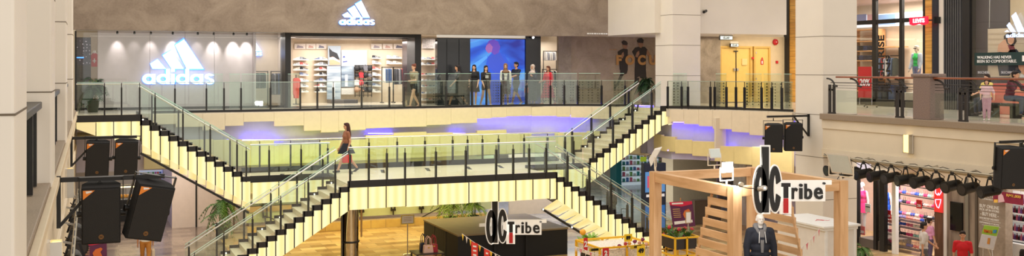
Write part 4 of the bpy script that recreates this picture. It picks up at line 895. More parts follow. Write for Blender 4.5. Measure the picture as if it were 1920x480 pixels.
# jeans shop inside
struct('wall_jeans_shop', MB().box(32.0, 32.1, 22, 36.9, 0, 4.6), mat('jeans_wall_warm', (226, 206, 182), .6))
struct('ceiling_jeans_shop', MB().box(UU+.1, 32, 24, 36.9, 4.3, 4.4), mat('pinkish_ceiling', (214, 186, 176), .5))
struct('floor_jeans_shop', MB().box(UU+.1, 32, 24, 36.9, 0, .02), mat('jeans_floor', (150, 130, 110), .3))
lb = thing('picture_lightbox', 'long lit picture strip of denim photos above the jeans shelves', 'lightbox', PU(1660, 50, 31.6))
partw('box', MB().ru(1600, 25, 1740, 49, 31.6, .1), emis('lightbox_white', (226, 232, 240), .9), lb)
for i, (x0, x1) in enumerate(((1606, 1624), (1626, 1637), (1644, 1678), (1694, 1716))): partw('denim_photo', MB().ru(x0, 27, x1, 46, 31.57, .02), emis('denim_photo_%d' % i, ((96, 100, 130), (160, 120, 120), (120, 150, 190), (200, 206, 214))[i], .7), lb)
SHW = wood('shelf_wood', (206, 150, 96), (232, 180, 124), 'Y', 2)
t = thing('jeans_shelving', 'wooden shelving stacked with folded jeans left in the jeans shop', 'shelf', PU(1620, 190, 31.3))
ya, yb = PU(1642, 100, 31.4).y, PU(1596, 100, 31.4).y
zs = [PU(1620, y, 31.4).z for y in (55, 77, 95, 113, 150, 170)]
for z in zs: partw('shelf_board', MB().box(31.3, 31.9, ya, yb, z-.04, z), SHW, t)
partw('side_board', MB().box(31.3, 31.9, ya-.04, ya, 0, zs[0]), SHW, t); partw('side_board', MB().box(31.3, 31.9, yb, yb+.04, 0, zs[0]), SHW, t)
for i, y in enumerate((95, 113, 150)):
    for j, px in enumerate((1609, 1617, 1625, 1633)):
        c = PU(px, y, 31.45); m = MB()
        for k in range(4): m.box(31.36, 31.75, c.y-.13, c.y+.13, c.z+.002+k*.055, c.z+.05+k*.055)
        single('folded_jeans', 'stack of folded %s jeans on the %s shelf, %s from the left' % (('dark blue', 'black', 'indigo', 'navy')[(i+j) % 4], ('upper', 'middle', 'lower')[i], WORDN[j]), 'jeans', m, mat('jeans_%d' % ((i+j) % 4), ((40, 46, 66), (28, 28, 34), (50, 62, 96), (32, 38, 60))[(i+j) % 4], .9), 'folded jeans on the wooden shelves', bevel=.012)
t = thing('jeans_rail', 'wall rail of hanging clothes behind the lettered glass of the jeans shop', 'clothes rack', PU(1665, 188, 31.3))
A, B = PU(1646, 105, 31.4), PU(1686, 105, 31.4)
partw('rail', MB().tube((31.4, A.y, A.z), (31.4, B.y, A.z), .02), BLACK, t); partw('shelf_board', MB().box(31.2, 31.9, B.y, A.y, A.z+.35, A.z+.4), SHW, t); partw('shelf_board', MB().box(31.2, 31.9, B.y, A.y, 1.05, 1.1), SHW, t)
for y in (A.y, B.y): partw('upright', MB().box(31.38, 31.42, y-.02, y+.02, .02, A.z+.35), BLACK, t)
for i in range(8):
    k = (0, 1, 5, 4, 6, 0, 1, 7)[i]; o = link('hanging_garment', GM[k]); o.location = (31.4, A.y-.12-(A.y-B.y-.3)*i/7, A.z-.84); o.rotation_euler = (0, 0, PI/2+.06); o.scale = (1, .9, 1)
    tag(o, '%s garment hanging %s from the left in the jeans shop' % (GN[k], WORDN[i]), 'garment', 'garments on the jeans shop rail')
for i, px in enumerate((1650, 1662, 1674, 1684)):
    c = PU(px, 170, 31.4); m = MB()
    for k in range(5): m.box(31.3, 31.7, c.y-.15, c.y+.15, 1.1-.6+.001+k*.06, 1.1-.6+.055+k*.06)
    m.box(31.3, 31.7, c.y-.16, c.y+.16, .02, .5)
    single('folded_stack', 'pile of folded blue jeans on a low block, %s from the left under the rail' % WORDN[i], 'jeans', m, mat('jeans_%d' % (i % 4), (40, 46, 66), .9), 'folded piles below the jeans rail', bevel=.01)
t = thing('sale_sign', 'red sale sign reading 20% on a wheeled stand in front of the jeans shop', 'sign', (27.4, PU(1621, 190, 27.4).y, 0))
pu_part('board', mat('sale_red', (196, 44, 44), .5), 1609, 125, 1633, 183, t, 27.4, .03)
lab_u('20%', 1612, 148, 1631, 161, 27.36, PAPER, t, .01, .01)
c0, c1 = PU(1610, 190, 27.4), PU(1633, 190, 27.4)
partw('stand_frame', MB().path([Vector((27.45, c0.y, .1)), Vector((27.45, c0.y, 2.05*.75)), Vector((27.45, c1.y, 2.05*.75)), Vector((27.45, c1.y, .1))], .015).box(27.2, 27.7, c0.y-.02, c0.y+.02, .06, .1).box(27.2, 27.7, c1.y-.02, c1.y+.02, .06, .1), STEEL, t)
for y in (c0.y, c1.y):
    for x in (27.22, 27.68): partw('castor', MB().tube((x, y-.015, .03), (x, y+.015, .03), .03), BLACK, t)
t = thing('neon_shop_sign', 'small red illuminated shop sign projecting beside the jeans window', 'sign', PU(1724, 40, 28.4))
c = PU(1724, 39, 28.4)
partw('backing', MB().pu([(1707, 33), (1741, 30.5), (1741, 44), (1734, 47), (1724, 45), (1714, 48), (1707, 46)], 28.4, .05), emis('neon_red', (226, 20, 52), 1.5), t)
lab_u("LEVI'S", 1712, 34.5, 1733, 42.5, 28.33, emis('neon_white', (255, 235, 240), 2.0), t, .015, .012)
partw('bracket_arm', MB().beam((28.42, PU(1741, 40, 28.4).y, c.z), (28.42, PU(1750, 40, 28.4).y, c.z), .05, .05).box(28.4, 28.76, PU(1750, 40, 28.4).y-.04, PU(1750, 40, 28.4).y+.04, c.z-.12, c.z+.12), BLACK, t)
# shoe shop window to the right
struct('wall_dark_window', MB().box(UU+.25, UU+.35, 17, uy(1820), 0, 4.6), mat('dark_window_back', (70, 62, 66), .4))
struct('wall_window_beige', MB().box(UU+.2, UU+.24, 17, uy(1886), 0, 4.6), mat('window_beige', (196, 174, 144), .5))
t = thing('shoe_shop_window', 'large dark shop window with green banner lettering about walking comfort', 'shopfront', (UU, uy(1870), 0))
for x0, x1 in ((1820, 1889), (1889.6, 1960)): partw('glass_pane', MB().box(UU, UU+.012, uy(x1), uy(x0), .1, 4.6), GLASS2, t)
partw('sill', MB().box(UU-.04, UU+.2, uy(1960), uy(1820), 0, .12), BLACK, t)
partw('banner_band', MB().ru(1827, 98, 1948, 122.5, UU-.02, .015), mat('banner_green_black', (22, 52, 50), .4), t)
lab_u('WALKING HAS NEVER', 1831.5, 104.5, 1896, 110, UU-.035, PAPER, t); lab_u('BEEN SO COMFORTABLE.', 1831.5, 112, 1905.5, 117.5, UU-.035, PAPER, t)
for px in (1833, 1877): lab_u('SKECHERS', px, 133.5, px+22, 138, UU-.02, mat('pale_grey_print', (190, 190, 196), .4), t, name='shop_lettering')
partw('square_mark', MB().ru(1916.5, 104, 1925, 115, UU-.035, .01), PAPER, t)
pt = thing('fashion_poster', 'tall hanging poster of a dark-haired woman crouching in jeans', 'poster', PU(1890, 145, UU+.1))
pu_part('sheet', mat('poster_stone', (206, 186, 160), .5), 1852, 52, 1960, 145, pt, UU+.1, .03)
def pp(nm, m, poly, k=1): partw(nm, MB().pu(poly, UU+.1-.004*k, .005), m, pt)
for y in (62, 72, 82): pp('stair_band', mat('poster_band', (190, 168, 142), .5), [(1853, y), (1950, y-2), (1950, y+1), (1853, y+3)])
pp('hair', mat('poster_hair', (40, 26, 26), .5), [(1882, 68), (1888, 62), (1897, 61), (1904, 66), (1906, 78), (1901, 86), (1895, 86), (1886, 80), (1883, 76)], 2)
pp('face', SKIN, [(1889, 70), (1898, 67), (1902, 73), (1900, 81), (1895, 84), (1890, 80)], 3)
pp('arm', SKIN, [(1881, 76), (1885, 73), (1889, 84), (1893, 94), (1888, 100), (1880, 98), (1870, 97), (1872, 84)], 3)
pp('top', mat('poster_plum', (120, 50, 60), .5), [(1888, 84), (1900, 84), (1906, 98), (1890, 100)], 2)
pp('jeans_print', mat('poster_jeans', (38, 44, 60), .5), [(1872, 98), (1890, 94), (1906, 92), (1918, 108), (1924, 128), (1912, 138), (1900, 132), (1892, 142), (1874, 142), (1870, 120)], 2)
pp('leg', SKIN, [(1908, 108), (1916, 110), (1928, 138), (1922, 144), (1910, 128)], 3); pp('foot', mat('poster_shoe', (220, 220, 220), .5), [(1914, 139), (1932, 141), (1930, 146), (1912, 145)], 3)
t = thing('logo_reflection', 'pale blue-white reflection of a three-stripe mark over the poster at the right edge', 'reflection', PU(1905, 60, UU-.1))  # reflected logo modelled as glowing shapes in front of the window
m = MB()
for q in ([(1884, 60), (1889, 56), (1893, 60)], [(1888, 48), (1893, 42), (1905, 60), (1896, 60)], [(1897, 30), (1905, 23), (1922, 60), (1909, 60)]): m.prism([PU(x, y, UU-.1) for x, y in q], (-.02, 0, 0))
partw('three_stripe_mark', m, emis('reflection_glow', (190, 214, 255), 1.1), t); lab_u('adidas', 1886, 61.5, 1925, 70, UU-.1, MATS['reflection_glow'], t, .02, .01, name='word_bar')
single('poster_wire', 'thin wire holding the fashion poster', 'wire', MB().tube(PU(1855, 52, UU+.05), PU(1856, -10, UU+.05), .012), STEEL)
# bench and table behind the balustrade
t = thing('cafe_bench', 'dark long bench on the right gallery under the fashion poster', 'bench', (25.6, PU(1865, 200, 25.6).y, 0))
y0, y1 = PU(1915, 200, 25.6).y, PU(1815, 200, 25.6).y
partw('seat', MB().box(25.35, 25.85, y0, y1, .36, .44), BLACK, t, bevel=.015)
for y in (y0+.2, (y0+y1)/2, y1-.2): partw('leg', MB().box(25.4, 25.8, y-.04, y+.04, 0, .36), BLACK, t)
t = thing('display_counter', 'reddish-pink counter with a white tub behind the seated family', 'counter', (27.6, PU(1885, 170, 27.6).y, 0))
partw('body', MB().box(27.4, 28.3, PU(1915, 170, 27.6).y, PU(1862, 170, 27.6).y, 0, .95), mat('salmon_panel', (206, 120, 104), .5), t, bevel=.02); partw('top', MB().box(27.35, 28.35, PU(1917, 170, 27.6).y, PU(1860, 170, 27.6).y, .95, 1.0), mat('salmon_top', (196, 96, 86), .4), t)
# ================================================================ LOUDSPEAKERS
GRL = mat('speaker_grille', (22, 22, 24), .6, bump=.3, scale=120); CARP = mat('speaker_carpet', (30, 29, 30), .9, bump=.4, scale=80)
def speaker(label, c, rz, tilt, roll, group, h=.75):
    k = h/.75; t = thing('loudspeaker', label, 'loudspeaker', c, 0, group, rot=(tilt, roll, rz)); H = h/2; W = .235*k; Wb = .15*k; D = .2*k
    b = MB().prism([(-W, -D, -H), (W, -D, -H), (W, D*.1, -H), (Wb, D, -H), (-Wb, D, -H), (-W, D*.1, -H)], (0, 0, 2*H)); part('cabinet', b, CARP, t, bevel=.012)
    part('grille', MB().box(-W+.015, W-.015, -D-.014, -D, -H+.02, H-.02), GRL, t, bevel=.006)
    part('sticker', MB().prism([(-W+.02, -D-.016, H-.03), (-W+.02, -D-.016, H-.15), (-W+.16, -D-.016, H-.03)], (0, -.003, 0)), ORG, t, 'orange and white corner sticker')
    part('sticker_band', MB().prism([(-W+.05, -D-.02, H-.04), (-W+.06, -D-.02, H-.07), (-W+.13, -D-.02, H-.05), (-W+.12, -D-.02, H-.035)], (0, -.002, 0)), PAPER, t)
    e = MB(); e.lathe((0, -D-.014, -H+.1), [(.032, 0), (.032, .006)], 20, ax=(0, -1, 0)); part('round_emblem', e, mat('emblem_bronze', (130, 96, 60), .4, .5), t)
    for s in (-1, 1): part('emblem_bar', MB().beam((-.02*s, -D-.022, -H+.085), (.02*s, -D-.022, -H+.115), .005, .004), GRL, t)
    y = MB(); 
    for s in (-1, 1): y.box(s*(W+.03)-.006, s*(W+.03)+.006, -.03, .03, -.05, H+.10)
    y.box(-W-.036, W+.036, -.03, .03, H+.085, H+.095); part('yoke', y, BLACK, t)
    for s in (-1, 1): part('yoke_knob', MB().tube((s*(W-.0), 0, -.02), (s*(W+.06), 0, -.02), .04), BLACK, t)
    return t
def wall_bracket(label, wallp, dr, length, drop=.62):
    t = thing('speaker_bracket', label, 'bracket', wallp, 0, 'wall arms carrying loudspeakers'); w = Vector(wallp)
    part('arm', MB().box(0, dr*length, -.03, .03, -.03, .03), BLACK, t); part('wall_bar', MB().box(0, dr*.05, -.03, .03, -drop, .05), BLACK, t)
    part('brace', MB().beam((dr*.04, 0, -drop+.03), (dr*min(.55, length*.4), 0, -.03), .04, .04), BLACK, t); return t
def hang(v, px, py, h, u_wall, dr, zarm, labs, rzs, tilts, rolls, group, blab):
    cs = [PV(x, y, v) for x, y in zip(px, py)]; L = max(abs(c.x-u_wall) for c in cs)+.22
    wall_bracket(blab, (u_wall, v, zarm), dr, L)
    for c, lb, rz, ti, ro in zip(cs, labs, rzs, tilts, rolls):
        s = speaker(lb, c, rz, ti, ro, group, h); top = zarm-.03-(c.z+h/2)
        if top > .11: part('hanger_rod', MB().tube((0, 0, h/2+.09), (0, 0, h/2+top-.012), .014), BLACK, s)
gl = 'loudspeakers hanging on wall arms'
hang(14.3, (190, 276), (397, 391), .75, -.40, 1, .06, ['near left loudspeaker hanging closest to the white columns, above the row of stage lamps', 'near left loudspeaker on the same arm, the tilted right-hand one'], (-.02, .22), (.14, .2), (0, .2), gl, 'long black wall arm of the two nearest left loudspeakers')
hang(24.0, (183, 237), (296, 294), .76, -.40, 1, -.02, ['far left loudspeaker hanging nearer the wall, behind the near pair', 'far left loudspeaker hanging at the end of its arm below the glowing walkway'], (-.02, -.05), (.12, .12), (0.04, 0.04), gl, 'black wall arm of the two far left loudspeakers')
hang(24.75, (1450, 1486), (258, 256), .82, 20.0, -1, .07, ['loudspeaker hanging outermost on the arm of the right white column', 'loudspeaker hanging against the right white column, under its arm'], (-.6, -.5), (.08, .08), (0, 0), gl, 'black arm on the right white column carrying two loudspeakers')
hang(16.4, (1889, 1936), (313, 311), .9, 19.93, -1, -.12, ['loudspeaker hanging by the last stage lamp at the right edge', 'loudspeaker cut off by the right edge of the view'], (-.3, -.3), (.08, .08), (0, 0), gl, 'black arm at the far right of the gallery fascia')
# ================================================================ STAGE LAMPS
CANB = mat('lamp_can_black', (30, 29, 29), .45, .3)
def par_can():
    t = thing('stage_lamp', 'x', 'stage lamp')
    d = Vector((-.99, 0, -.12)).normalized(); c = Vector((0, 0, -.26)); a, b = c-d*.17, c+d*.17
    part('can', MB().tube(a, b, .095, .105, 16).tube(a-d*.07, a, .05, .095, 16), CANB, t)
    part('front_ring', MB().tube(b, b+d*.025, .118, .118, 18), CANB, t)
    part('lens', MB().tube(b+d*.02, b+d*.03, .09, .09, 16), mat('dark_lens', (44, 46, 52), .1), t)
    y = MB()
    for s in (-1, 1): y.beam((0, s*.125, -.26), (0, s*.06, -.06), .012, .03)
    y.beam((0, -.06, -.055), (0, .06, -.055), .03, .012); part('yoke', y, CANB, t)
    part('clamp', MB().box(-.03, .03, -.02, .02, -.06, .0), BLACK, t)
    part('cable', MB().path([a-d*.07, a-d*.12+Vector((0, 0, .08)), Vector((.08, .05, -.02)), Vector((.02, .1, .03))], .008, 5), BLACK, t)
    return t
pr = par_can(); first = True
def lamps(u, pipe, pxs, rz, labf, group):
    global first
    for i, px in enumerate(pxs):
        p = PU(px, 300, u); t = pr if first else copy_tree(pr); first = False
        put(t, (u, p.y, -1.07), rz+random.uniform(-.25, .25), labf(i), group, sc=1.3)
def pipe(name, label, u, y0, y1, wall):
    t = thing('lighting_pipe', label, 'pipe', (u, (y0+y1)/2, -1.06)); partw('tube', MB().tube((u, y0, -1.03), (u, y1, -1.03), .026), mat('galvanised', (176, 168, 150), .35, .6), t)
    for k in range(5):
        y = y0+(y1-y0)*(k+.3)/5; partw('wall_stay', MB().beam((u, y, -1.03), (wall, y, -.98), .03, .03), STEEL, t)
    y = min(y0, y1); pts = [Vector((u, y+abs(y1-y0)*k/40, -1.0+.03*math.sin(k*1.9))) for k in range(41)]; partw('cable', MB().path(pts, .009, 5), BLACK, t)
pR = [1563, 1593, 1619, 1645, 1671, 1698, 1726, 1755, 1785, 1817, 1856]
pipe('lighting_pipe', 'grey pipe of stage lamps under the right gallery fascia', 19.7, PU(1545, 300, 19.7).y, PU(1872, 300, 19.7).y, 19.925)
lamps(19.7, 0, pR, 0, lambda i: 'black stage lamp, %s from the left on the pipe under the right gallery' % WORDN[i], 'stage lamps under the right gallery')
pipe('lighting_pipe', 'white pipe of stage lamps on the left wall below the loudspeakers', -.22, 13.4, 23.0, -.395)
for i, y in enumerate((13.9, 15.2, 16.6, 18.0, 19.4, 20.8, 22.2)):
    t = copy_tree(pr); put(t, (-.22, y, -1.07), PI/2+.25+random.uniform(-.25, .25), 'black stage lamp, %s from the front on the left wall pipe' % WORDN[i], 'stage lamps on the left wall', sc=1.2)
# ================================================================ GROUND FLOOR BACKDROP
WG = mat('pale_green_glazing', (196, 206, 170), .2); KERB = tiles('yellow_granite_kerb', [(196, 160, 92), (214, 182, 110), (206, 172, 100)], (.6, .3), .25)
x0, x1 = PV(462, 420, 39.2).x, PV(832, 420, 39.2).x
struct('wall_glazed_back', MB().box(x0, x1+2.2, 39.2, 39.3, GZ+.45, -1.92), WG)
struct('trim_granite_kerb', MB().box(x0, x1+2.2, 38.95, 39.3, GZ, GZ+.32), KERB, bevel=.01)
t = thing('glazing_frame', 'black metal frames on the pale green glazed wall below the landing', 'frame', ((x0+x1)/2, 39.1, GZ+.45))
partw('top_bar', MB().box(x0, x1, 39.12, 39.17, -3.62, -3.57).box(x0, x1, 39.12, 39.17, -3.72, -3.70), DARK, t)
partw('beige_band', MB().box(x0, x1, 39.14, 39.19, -3.95, -3.73), mat('beige_band', (186, 158, 110), .5), t)
for px in (497, 615, 678, 737, 790):
    c = PV(px, 410, 39.1).x
    for dx in (-.07, .07): partw('upright', MB().box(c+dx-.02, c+dx+.02, 39.06, 39.14, GZ+.65, -3.3), DARK, t)
    partw('foot_plate', MB().box(c-.1, c+.1, 39.04, 39.14, GZ+.62, GZ+.7).box(c-.02, c+.02, 39.04, 39.1, GZ+.46, GZ+.62), DARK, t)
for a, b in (((497, 405), (560, 428)), ((600, 428), (640, 438)), ((748, 430), (835, 384)), ((783, 428), (850, 388))):
    partw('diagonal_rod', MB().tube(PV(*a, 39.0), PV(*b, 39.0), .022), DARK, t)
struct('wall_white_partition', MB().box(2.97, 6.4, 41.9, 42.0, GZ, -1.92), mat('partition_white', (226, 210, 196), .5))
struct('wall_lilac_lit_return', MB().box(2.97, 3.07, 42.0, 49, GZ, -1.92), LILAC)  # lilac stands for the shop's blue light on this side
c = PV(368, 400, 41.9).x; struct('trim_1', MB().box(c-.03, c+.03, 41.87, 41.9, GZ, -1.92), BLACK)
struct('wall_far_white', MB().box(PV(955, 400, 40).x, PV(1052, 400, 40).x, 40, 40.1, GZ, -1.92), mat('far_white', (226, 206, 184), .5))
t = thing('timber_doorway', 'brown timber framed doorway behind the potted palm', 'doorway', PV(452, 425, 40.6))
A, B = PV(437, 420, 40.6), PV(466, 420, 40.6)
partw('jamb', MB().box(A.x, A.x+.07, 40.6, 40.7, GZ, -3.2), mat('doorway_brown', (110, 66, 36), .4), t); partw('jamb', MB().box(B.x-.07, B.x, 40.6, 40.7, GZ, -3.2), MATS['doorway_brown'], t); partw('head', MB().box(A.x, B.x, 40.6, 40.7, -3.3, -3.2), MATS['doorway_brown'], t)
pts = [Vector((A.x+(B.x-A.x)*(.5-.5*math.cos(PI*k/10)), 40.55, -3.4+.25*math.sin(PI*k/10))) for k in range(11)]; partw('arch_rod', MB().path(pts, .03), MATS['doorway_brown'], t)
# food shop, far left ground floor
struct('wall_food_shop', MB().box(-6, 2.97, 48.9, 49.0, GZ, -1.92), mat('food_shop_wall', (214, 196, 170), .5))
t = thing('chiller_cabinet', 'open chiller cabinet packed with bright packets behind the far left loudspeakers', 'chiller', PV(285, 370, 47.5))
A, B = PV(262, 350, 47.5), PV(303, 350, 47.5); pc = [(220, 90, 90), (80, 120, 200), (240, 210, 120), (240, 240, 240), (110, 180, 110), (200, 120, 190)]
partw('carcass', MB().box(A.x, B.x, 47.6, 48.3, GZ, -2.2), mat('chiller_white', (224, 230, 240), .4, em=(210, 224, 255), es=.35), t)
for i in range(8): z = GZ+.4+i*.29; partw('shelf', MB().box(A.x, B.x, 47.3, 47.6, z-.02, z), STEEL, t)
k = 0
for i in range(3, 8):
    for j in range(9):
        x = A.x+.06+(B.x-A.x-.12)*j/8; z = GZ+.4+i*.29
        single('food_packet', 'packet on the %s chiller shelf, %s from the left' % (('', '', '', 'lowest', 'second', 'middle', 'fourth', 'top')[i], WORDN[j]), 'packet', MB().box(x-.04, x+.04, 47.36, 47.5, z, z+.16), mat('packet_%d' % (k % 6), pc[k % 6], .5), 'packets in the chiller'); k += 5 if j == 3 else 1
t = thing('roast_counter', 'glass food counter holding golden roast food between the left loudspeakers', 'counter', PV(238, 360, 44.5))
A, B = PV(216, 350, 44.5), PV(262, 350, 44.5)
partw('base', MB().box(A.x, B.x, 44.5, 45.3, GZ, GZ+.9), BLACK, t, bevel=.02); partw('glass_case', MB().box(A.x, B.x, 44.5, 44.52, GZ+.9, GZ+1.45).box(A.x, B.x, 44.52, 45.2, GZ+1.44, GZ+1.46), GLASS2, t); partw('warm_tray', MB().box(A.x+.05, B.x-.05, 44.6, 45.2, GZ+.9, GZ+.94), STEEL, t); partw('lamp_bar', MB().box(A.x, B.x, 44.7, 44.75, GZ+1.38, GZ+1.42), emis('warm_bar', (255, 220, 140), 6), t)
for j in range(7):
    x = A.x+.12+(B.x-A.x-.24)*j/6; single('roast_bird', 'golden roast piece in the food counter, %s from the left' % WORDN[j], 'food', MB().ell((x, 44.8, GZ+1.02), (.09, .12, .08), 10).ell((x+.05, 44.72, GZ+1.0), (.04, .06, .035), 8), mat('roast_gold', (236, 168, 50), .35, var=.2, scale=20), 'roast food in the counter')
# pharmacy far right ground
t = thing('pharmacy_shelving', 'brightly lit pharmacy shelf wall with teal frame beyond the right stair', 'shelf', PV(1195, 350, 47.6)); A, B = PV(1157, 320, 47.6), PV(1240, 320, 47.6)
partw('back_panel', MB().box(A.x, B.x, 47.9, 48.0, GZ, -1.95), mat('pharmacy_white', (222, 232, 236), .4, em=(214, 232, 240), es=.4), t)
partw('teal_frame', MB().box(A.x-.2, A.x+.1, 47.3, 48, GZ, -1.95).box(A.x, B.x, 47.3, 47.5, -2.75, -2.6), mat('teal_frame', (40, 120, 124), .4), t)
for i in range(7): z = GZ+.25+i*.3; partw('shelf', MB().box(A.x+.1, B.x, 47.5, 47.9, z-.02, z), STEEL, t)
pc = [(230, 240, 245), (60, 170, 170), (90, 140, 210), (240, 120, 150), (250, 250, 250), (140, 200, 120)]
for i in range(7):
    for j in range(12):
        x = A.x+.2+(B.x-A.x-.3)*j/11; z = GZ+.25+i*.3; h = random.choice((.12, .17, .21))
        single('pharmacy_box', '%s box, %s from the left on the %s pharmacy shelf' % (['pale', 'teal', 'blue', 'pink', 'white', 'green'][(i*2+j) % 6], WORDN[j], ['lowest', 'second', 'third', 'fourth', 'fifth', 'sixth', 'top'][i]), 'box', MB().box(x-.05, x+.05, 47.56, 47.7, z, z+h), mat('pharm_%d' % ((i*2+j) % 6), pc[(i*2+j) % 6], .5), 'boxes on the pharmacy shelves')
t = thing('hanging_board', 'small green and yellow hanging board in the pharmacy', 'sign', PV(1206, 300, 46.5)); partw('board', MB().rv(1201, 294, 1212, 303, 46.5, .03), mat('board_green', (190, 214, 60), .5, em=(190, 214, 60), es=.3), t); partw('wires', MB().tube(PV(1202, 294, 46.5), PV(1202, 285, 46.5), .01).tube(PV(1211, 294, 46.5), PV(1211, 285, 46.5), .01), STEEL, t)
# totem with screens and pictures
t = thing('poster_totem', 'tall dark blue advertising totem with bright food and balloon pictures', 'advertising totem', Vector((PV(1229, 440, 32.6).x, 32.6, GZ))); c = t.location; v = c.y
partw('body', MB().rv(1208, 306, 1249, 448, v, .25), mat('totem_navy', (26, 40, 66), .3), t, bevel=.02)
for nm, col, q in (('picture_blue', (40, 110, 190), (1210, 385, 1247, 428)), ('picture_sky', (90, 150, 220), (1210, 322, 1247, 360)), ('picture_warm', (210, 90, 120), (1214, 330, 1228, 352)), ('picture_orange', (236, 150, 60), (1228, 385, 1240, 400)), ('picture_food', (230, 180, 120), (1216, 402, 1236, 412)), ('picture_yellow', (240, 210, 60), (1230, 330, 1242, 345)), ('caption_white', (235, 235, 240), (1212, 364, 1246, 369)), ('caption_red', (200, 40, 60), (1212, 434, 1246, 444))):
    big = q[2]-q[0] > 30; partw(nm, MB().rv(*q, v-(.01 if big else .02), .01), mat('totem_'+nm, col, .4, em=col, es=.25), t)
struct('wall_cream_block', MB().box(PV(1262, 300, 40.6).x, PV(1344, 300, 40.6).x, 40.6, 41.6, GZ, -1.92), mat('cream_block', (230, 212, 176), .5))
struct('wall_brick_block', MB().box(PV(1303, 400, 34.8).x, PV(1352, 400, 34.8).x, 34.8, 35.1, GZ, GZ+.98), tiles('dark_brick', [(92, 76, 66), (120, 102, 88), (104, 88, 76)], (.22, .08), .8))
WB = tiles('white_brick', [(206, 200, 194), (226, 220, 212), (214, 208, 200)], (.24, .09), .7, (150, 146, 140), .012)
struct('column_white_brick', MB().box(PV(1397, 300, 33.8).x, PV(1426, 300, 33.8).x, 33.8, 34.6, GZ, -1.92), WB)
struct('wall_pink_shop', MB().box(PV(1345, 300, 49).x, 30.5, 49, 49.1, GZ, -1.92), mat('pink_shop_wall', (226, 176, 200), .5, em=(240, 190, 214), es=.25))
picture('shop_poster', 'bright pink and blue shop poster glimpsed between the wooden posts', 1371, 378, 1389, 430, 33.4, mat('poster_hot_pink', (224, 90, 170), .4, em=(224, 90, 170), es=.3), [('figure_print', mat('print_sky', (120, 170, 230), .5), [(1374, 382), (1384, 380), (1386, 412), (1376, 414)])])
picture('red_poster', 'small red hanging banner above the wooden kiosk, left of the floodlight', 1316, 288, 1326, 316, 42, mat('banner_red', (214, 50, 60), .5, em=(214, 50, 60), es=.2), [('letter_bar', PAPER, [(1318, 292), (1324, 292), (1324, 294), (1318, 294)]), ('letter_bar', PAPER, [(1318, 298), (1324, 298), (1324, 300), (1318, 300)])])
single('hanging_screen', 'pale panel hanging from the petals behind the floodlight', 'panel', MB().box(20.95, 21.4, 31.1, 31.2, -1.45, -.3), CREAM, bevel=.01)
# ================================================================ PLANTS
def frond(m, base, dir, L, droop, n=11, lw=.032, ll=.26, mi=0):
    base = Vector(base); d = Vector(dir).normalized(); side = d.cross(Vector((0, 0, 1))).normalized(); pts = []
    h = Vector((d.x, d.y, 0)); 
    for k in range(n+1):
        s = k/n; pts.append(base+h*(L*s)+Vector((0, 0, d.z*L*s-droop*L*s*s)))
    for k in range(n): m.tube(pts[k], pts[k+1], .010*(1-k/n)+.003, None, 4, mi)
    for k in range(2, n+1):
        t = (pts[k]-pts[k-1]).normalized(); up = side.cross(t)
        for s in (-1, 1):
            dr = (side*s*.8+t*.65+Vector((0, 0, -.25))).normalized(); q = ll*(1-abs(k/n-.45)*.9); p = pts[k]; w = t*lw
            m.add([p-w*.3, p+dr*q*.4-w+up*.01, p+dr*q, p+dr*q*.4+w+up*.01], [(0, 1, 2, 3)], mi)
            m.add([p-w*.3+up*.003, p+dr*q*.4-w+up*.013, p+dr*q, p+dr*q*.4+w+up*.013], [(3, 2, 1, 0)], mi)
def palm(name, label, loc, H, nf, matl, pot, L=.9, seed=1, potm=None, stems=4):
    R = random.Random(seed); t = thing(name, label, 'plant', loc); m = MB(); st = MB()
    part('pot', MB().lathe((0, 0, 0), [(pot*.72, 0), (pot, pot*1.9), (pot*1.03, pot*2), (pot*.9, pot*2), (pot*.88, pot*1.8)], 18), potm or mat('pot_dark_green', (62, 66, 52), .4), t)
    for k in range(stems): a = 6.28*k/stems; st.tube((math.cos(a)*pot*.3, math.sin(a)*pot*.3, pot*1.7), (math.cos(a)*pot*.5, math.sin(a)*pot*.5, H*.62), .022, .012, 6)
    for k in range(nf):
        a = 6.28*k/nf+R.uniform(-.3, .3); e = R.uniform(.5, 2.2); s = R.randrange(stems); b = 6.28*s/stems
        frond(m, (math.cos(b)*pot*.45, math.sin(b)*pot*.45, H*R.uniform(.4, .62)), (math.cos(a), math.sin(a), e), L*R.uniform(.7, 1.1), R.uniform(.5, 1.5)+e*.25)
    part('stem', st, mat('stem_green', (104, 120, 60), .5), t); part('foliage', m, matl, t); return t
LG = mat('yellowish_leaf_green', (112, 140, 46), .5, var=.3, scale=4)  # lighter, yellower green for the plants behind the stage
palm('potted_palm', 'tall potted palm standing by the white partition below the upper left stair', PZ(417, 447, GZ), 2.1, 26, GREEN, .28, 1.05, 3)
palm('potted_palm', 'yellow-green palm half hidden behind the black stage', (12.95, 37.3, GZ), 2.0, 22, LG, .26, .95, 5)
palm('potted_palm', 'second leafy plant behind the black stage beside the sign', (14.0, 37.6, GZ), 1.9, 16, LG, .24, .7, 8)
palm('gallery_plant', 'dark leafy plant behind the gallery glass left of the logo wall', PV(174, 205, 37.3)*Vector((1, 1, 0)) if 0 else Vector((PV(174, 205, 37.3).x, 37.3, 0)), 1.75, 24, GREEN2, .22, .62, 11)
palm('gallery_plant', 'dark leafy plant behind the glass in front of the runners mural', Vector((PV(1210, 190, 36.8).x-.1, 36.6, 0)), 1.7, 22, GREEN2, .22, .55, 12)
palm('low_plant', 'low spiky plant beside the white counter near the lingerie shop', PZ(1612, 500, GZ), 1.0, 16, GREEN, .2, .6, 14)
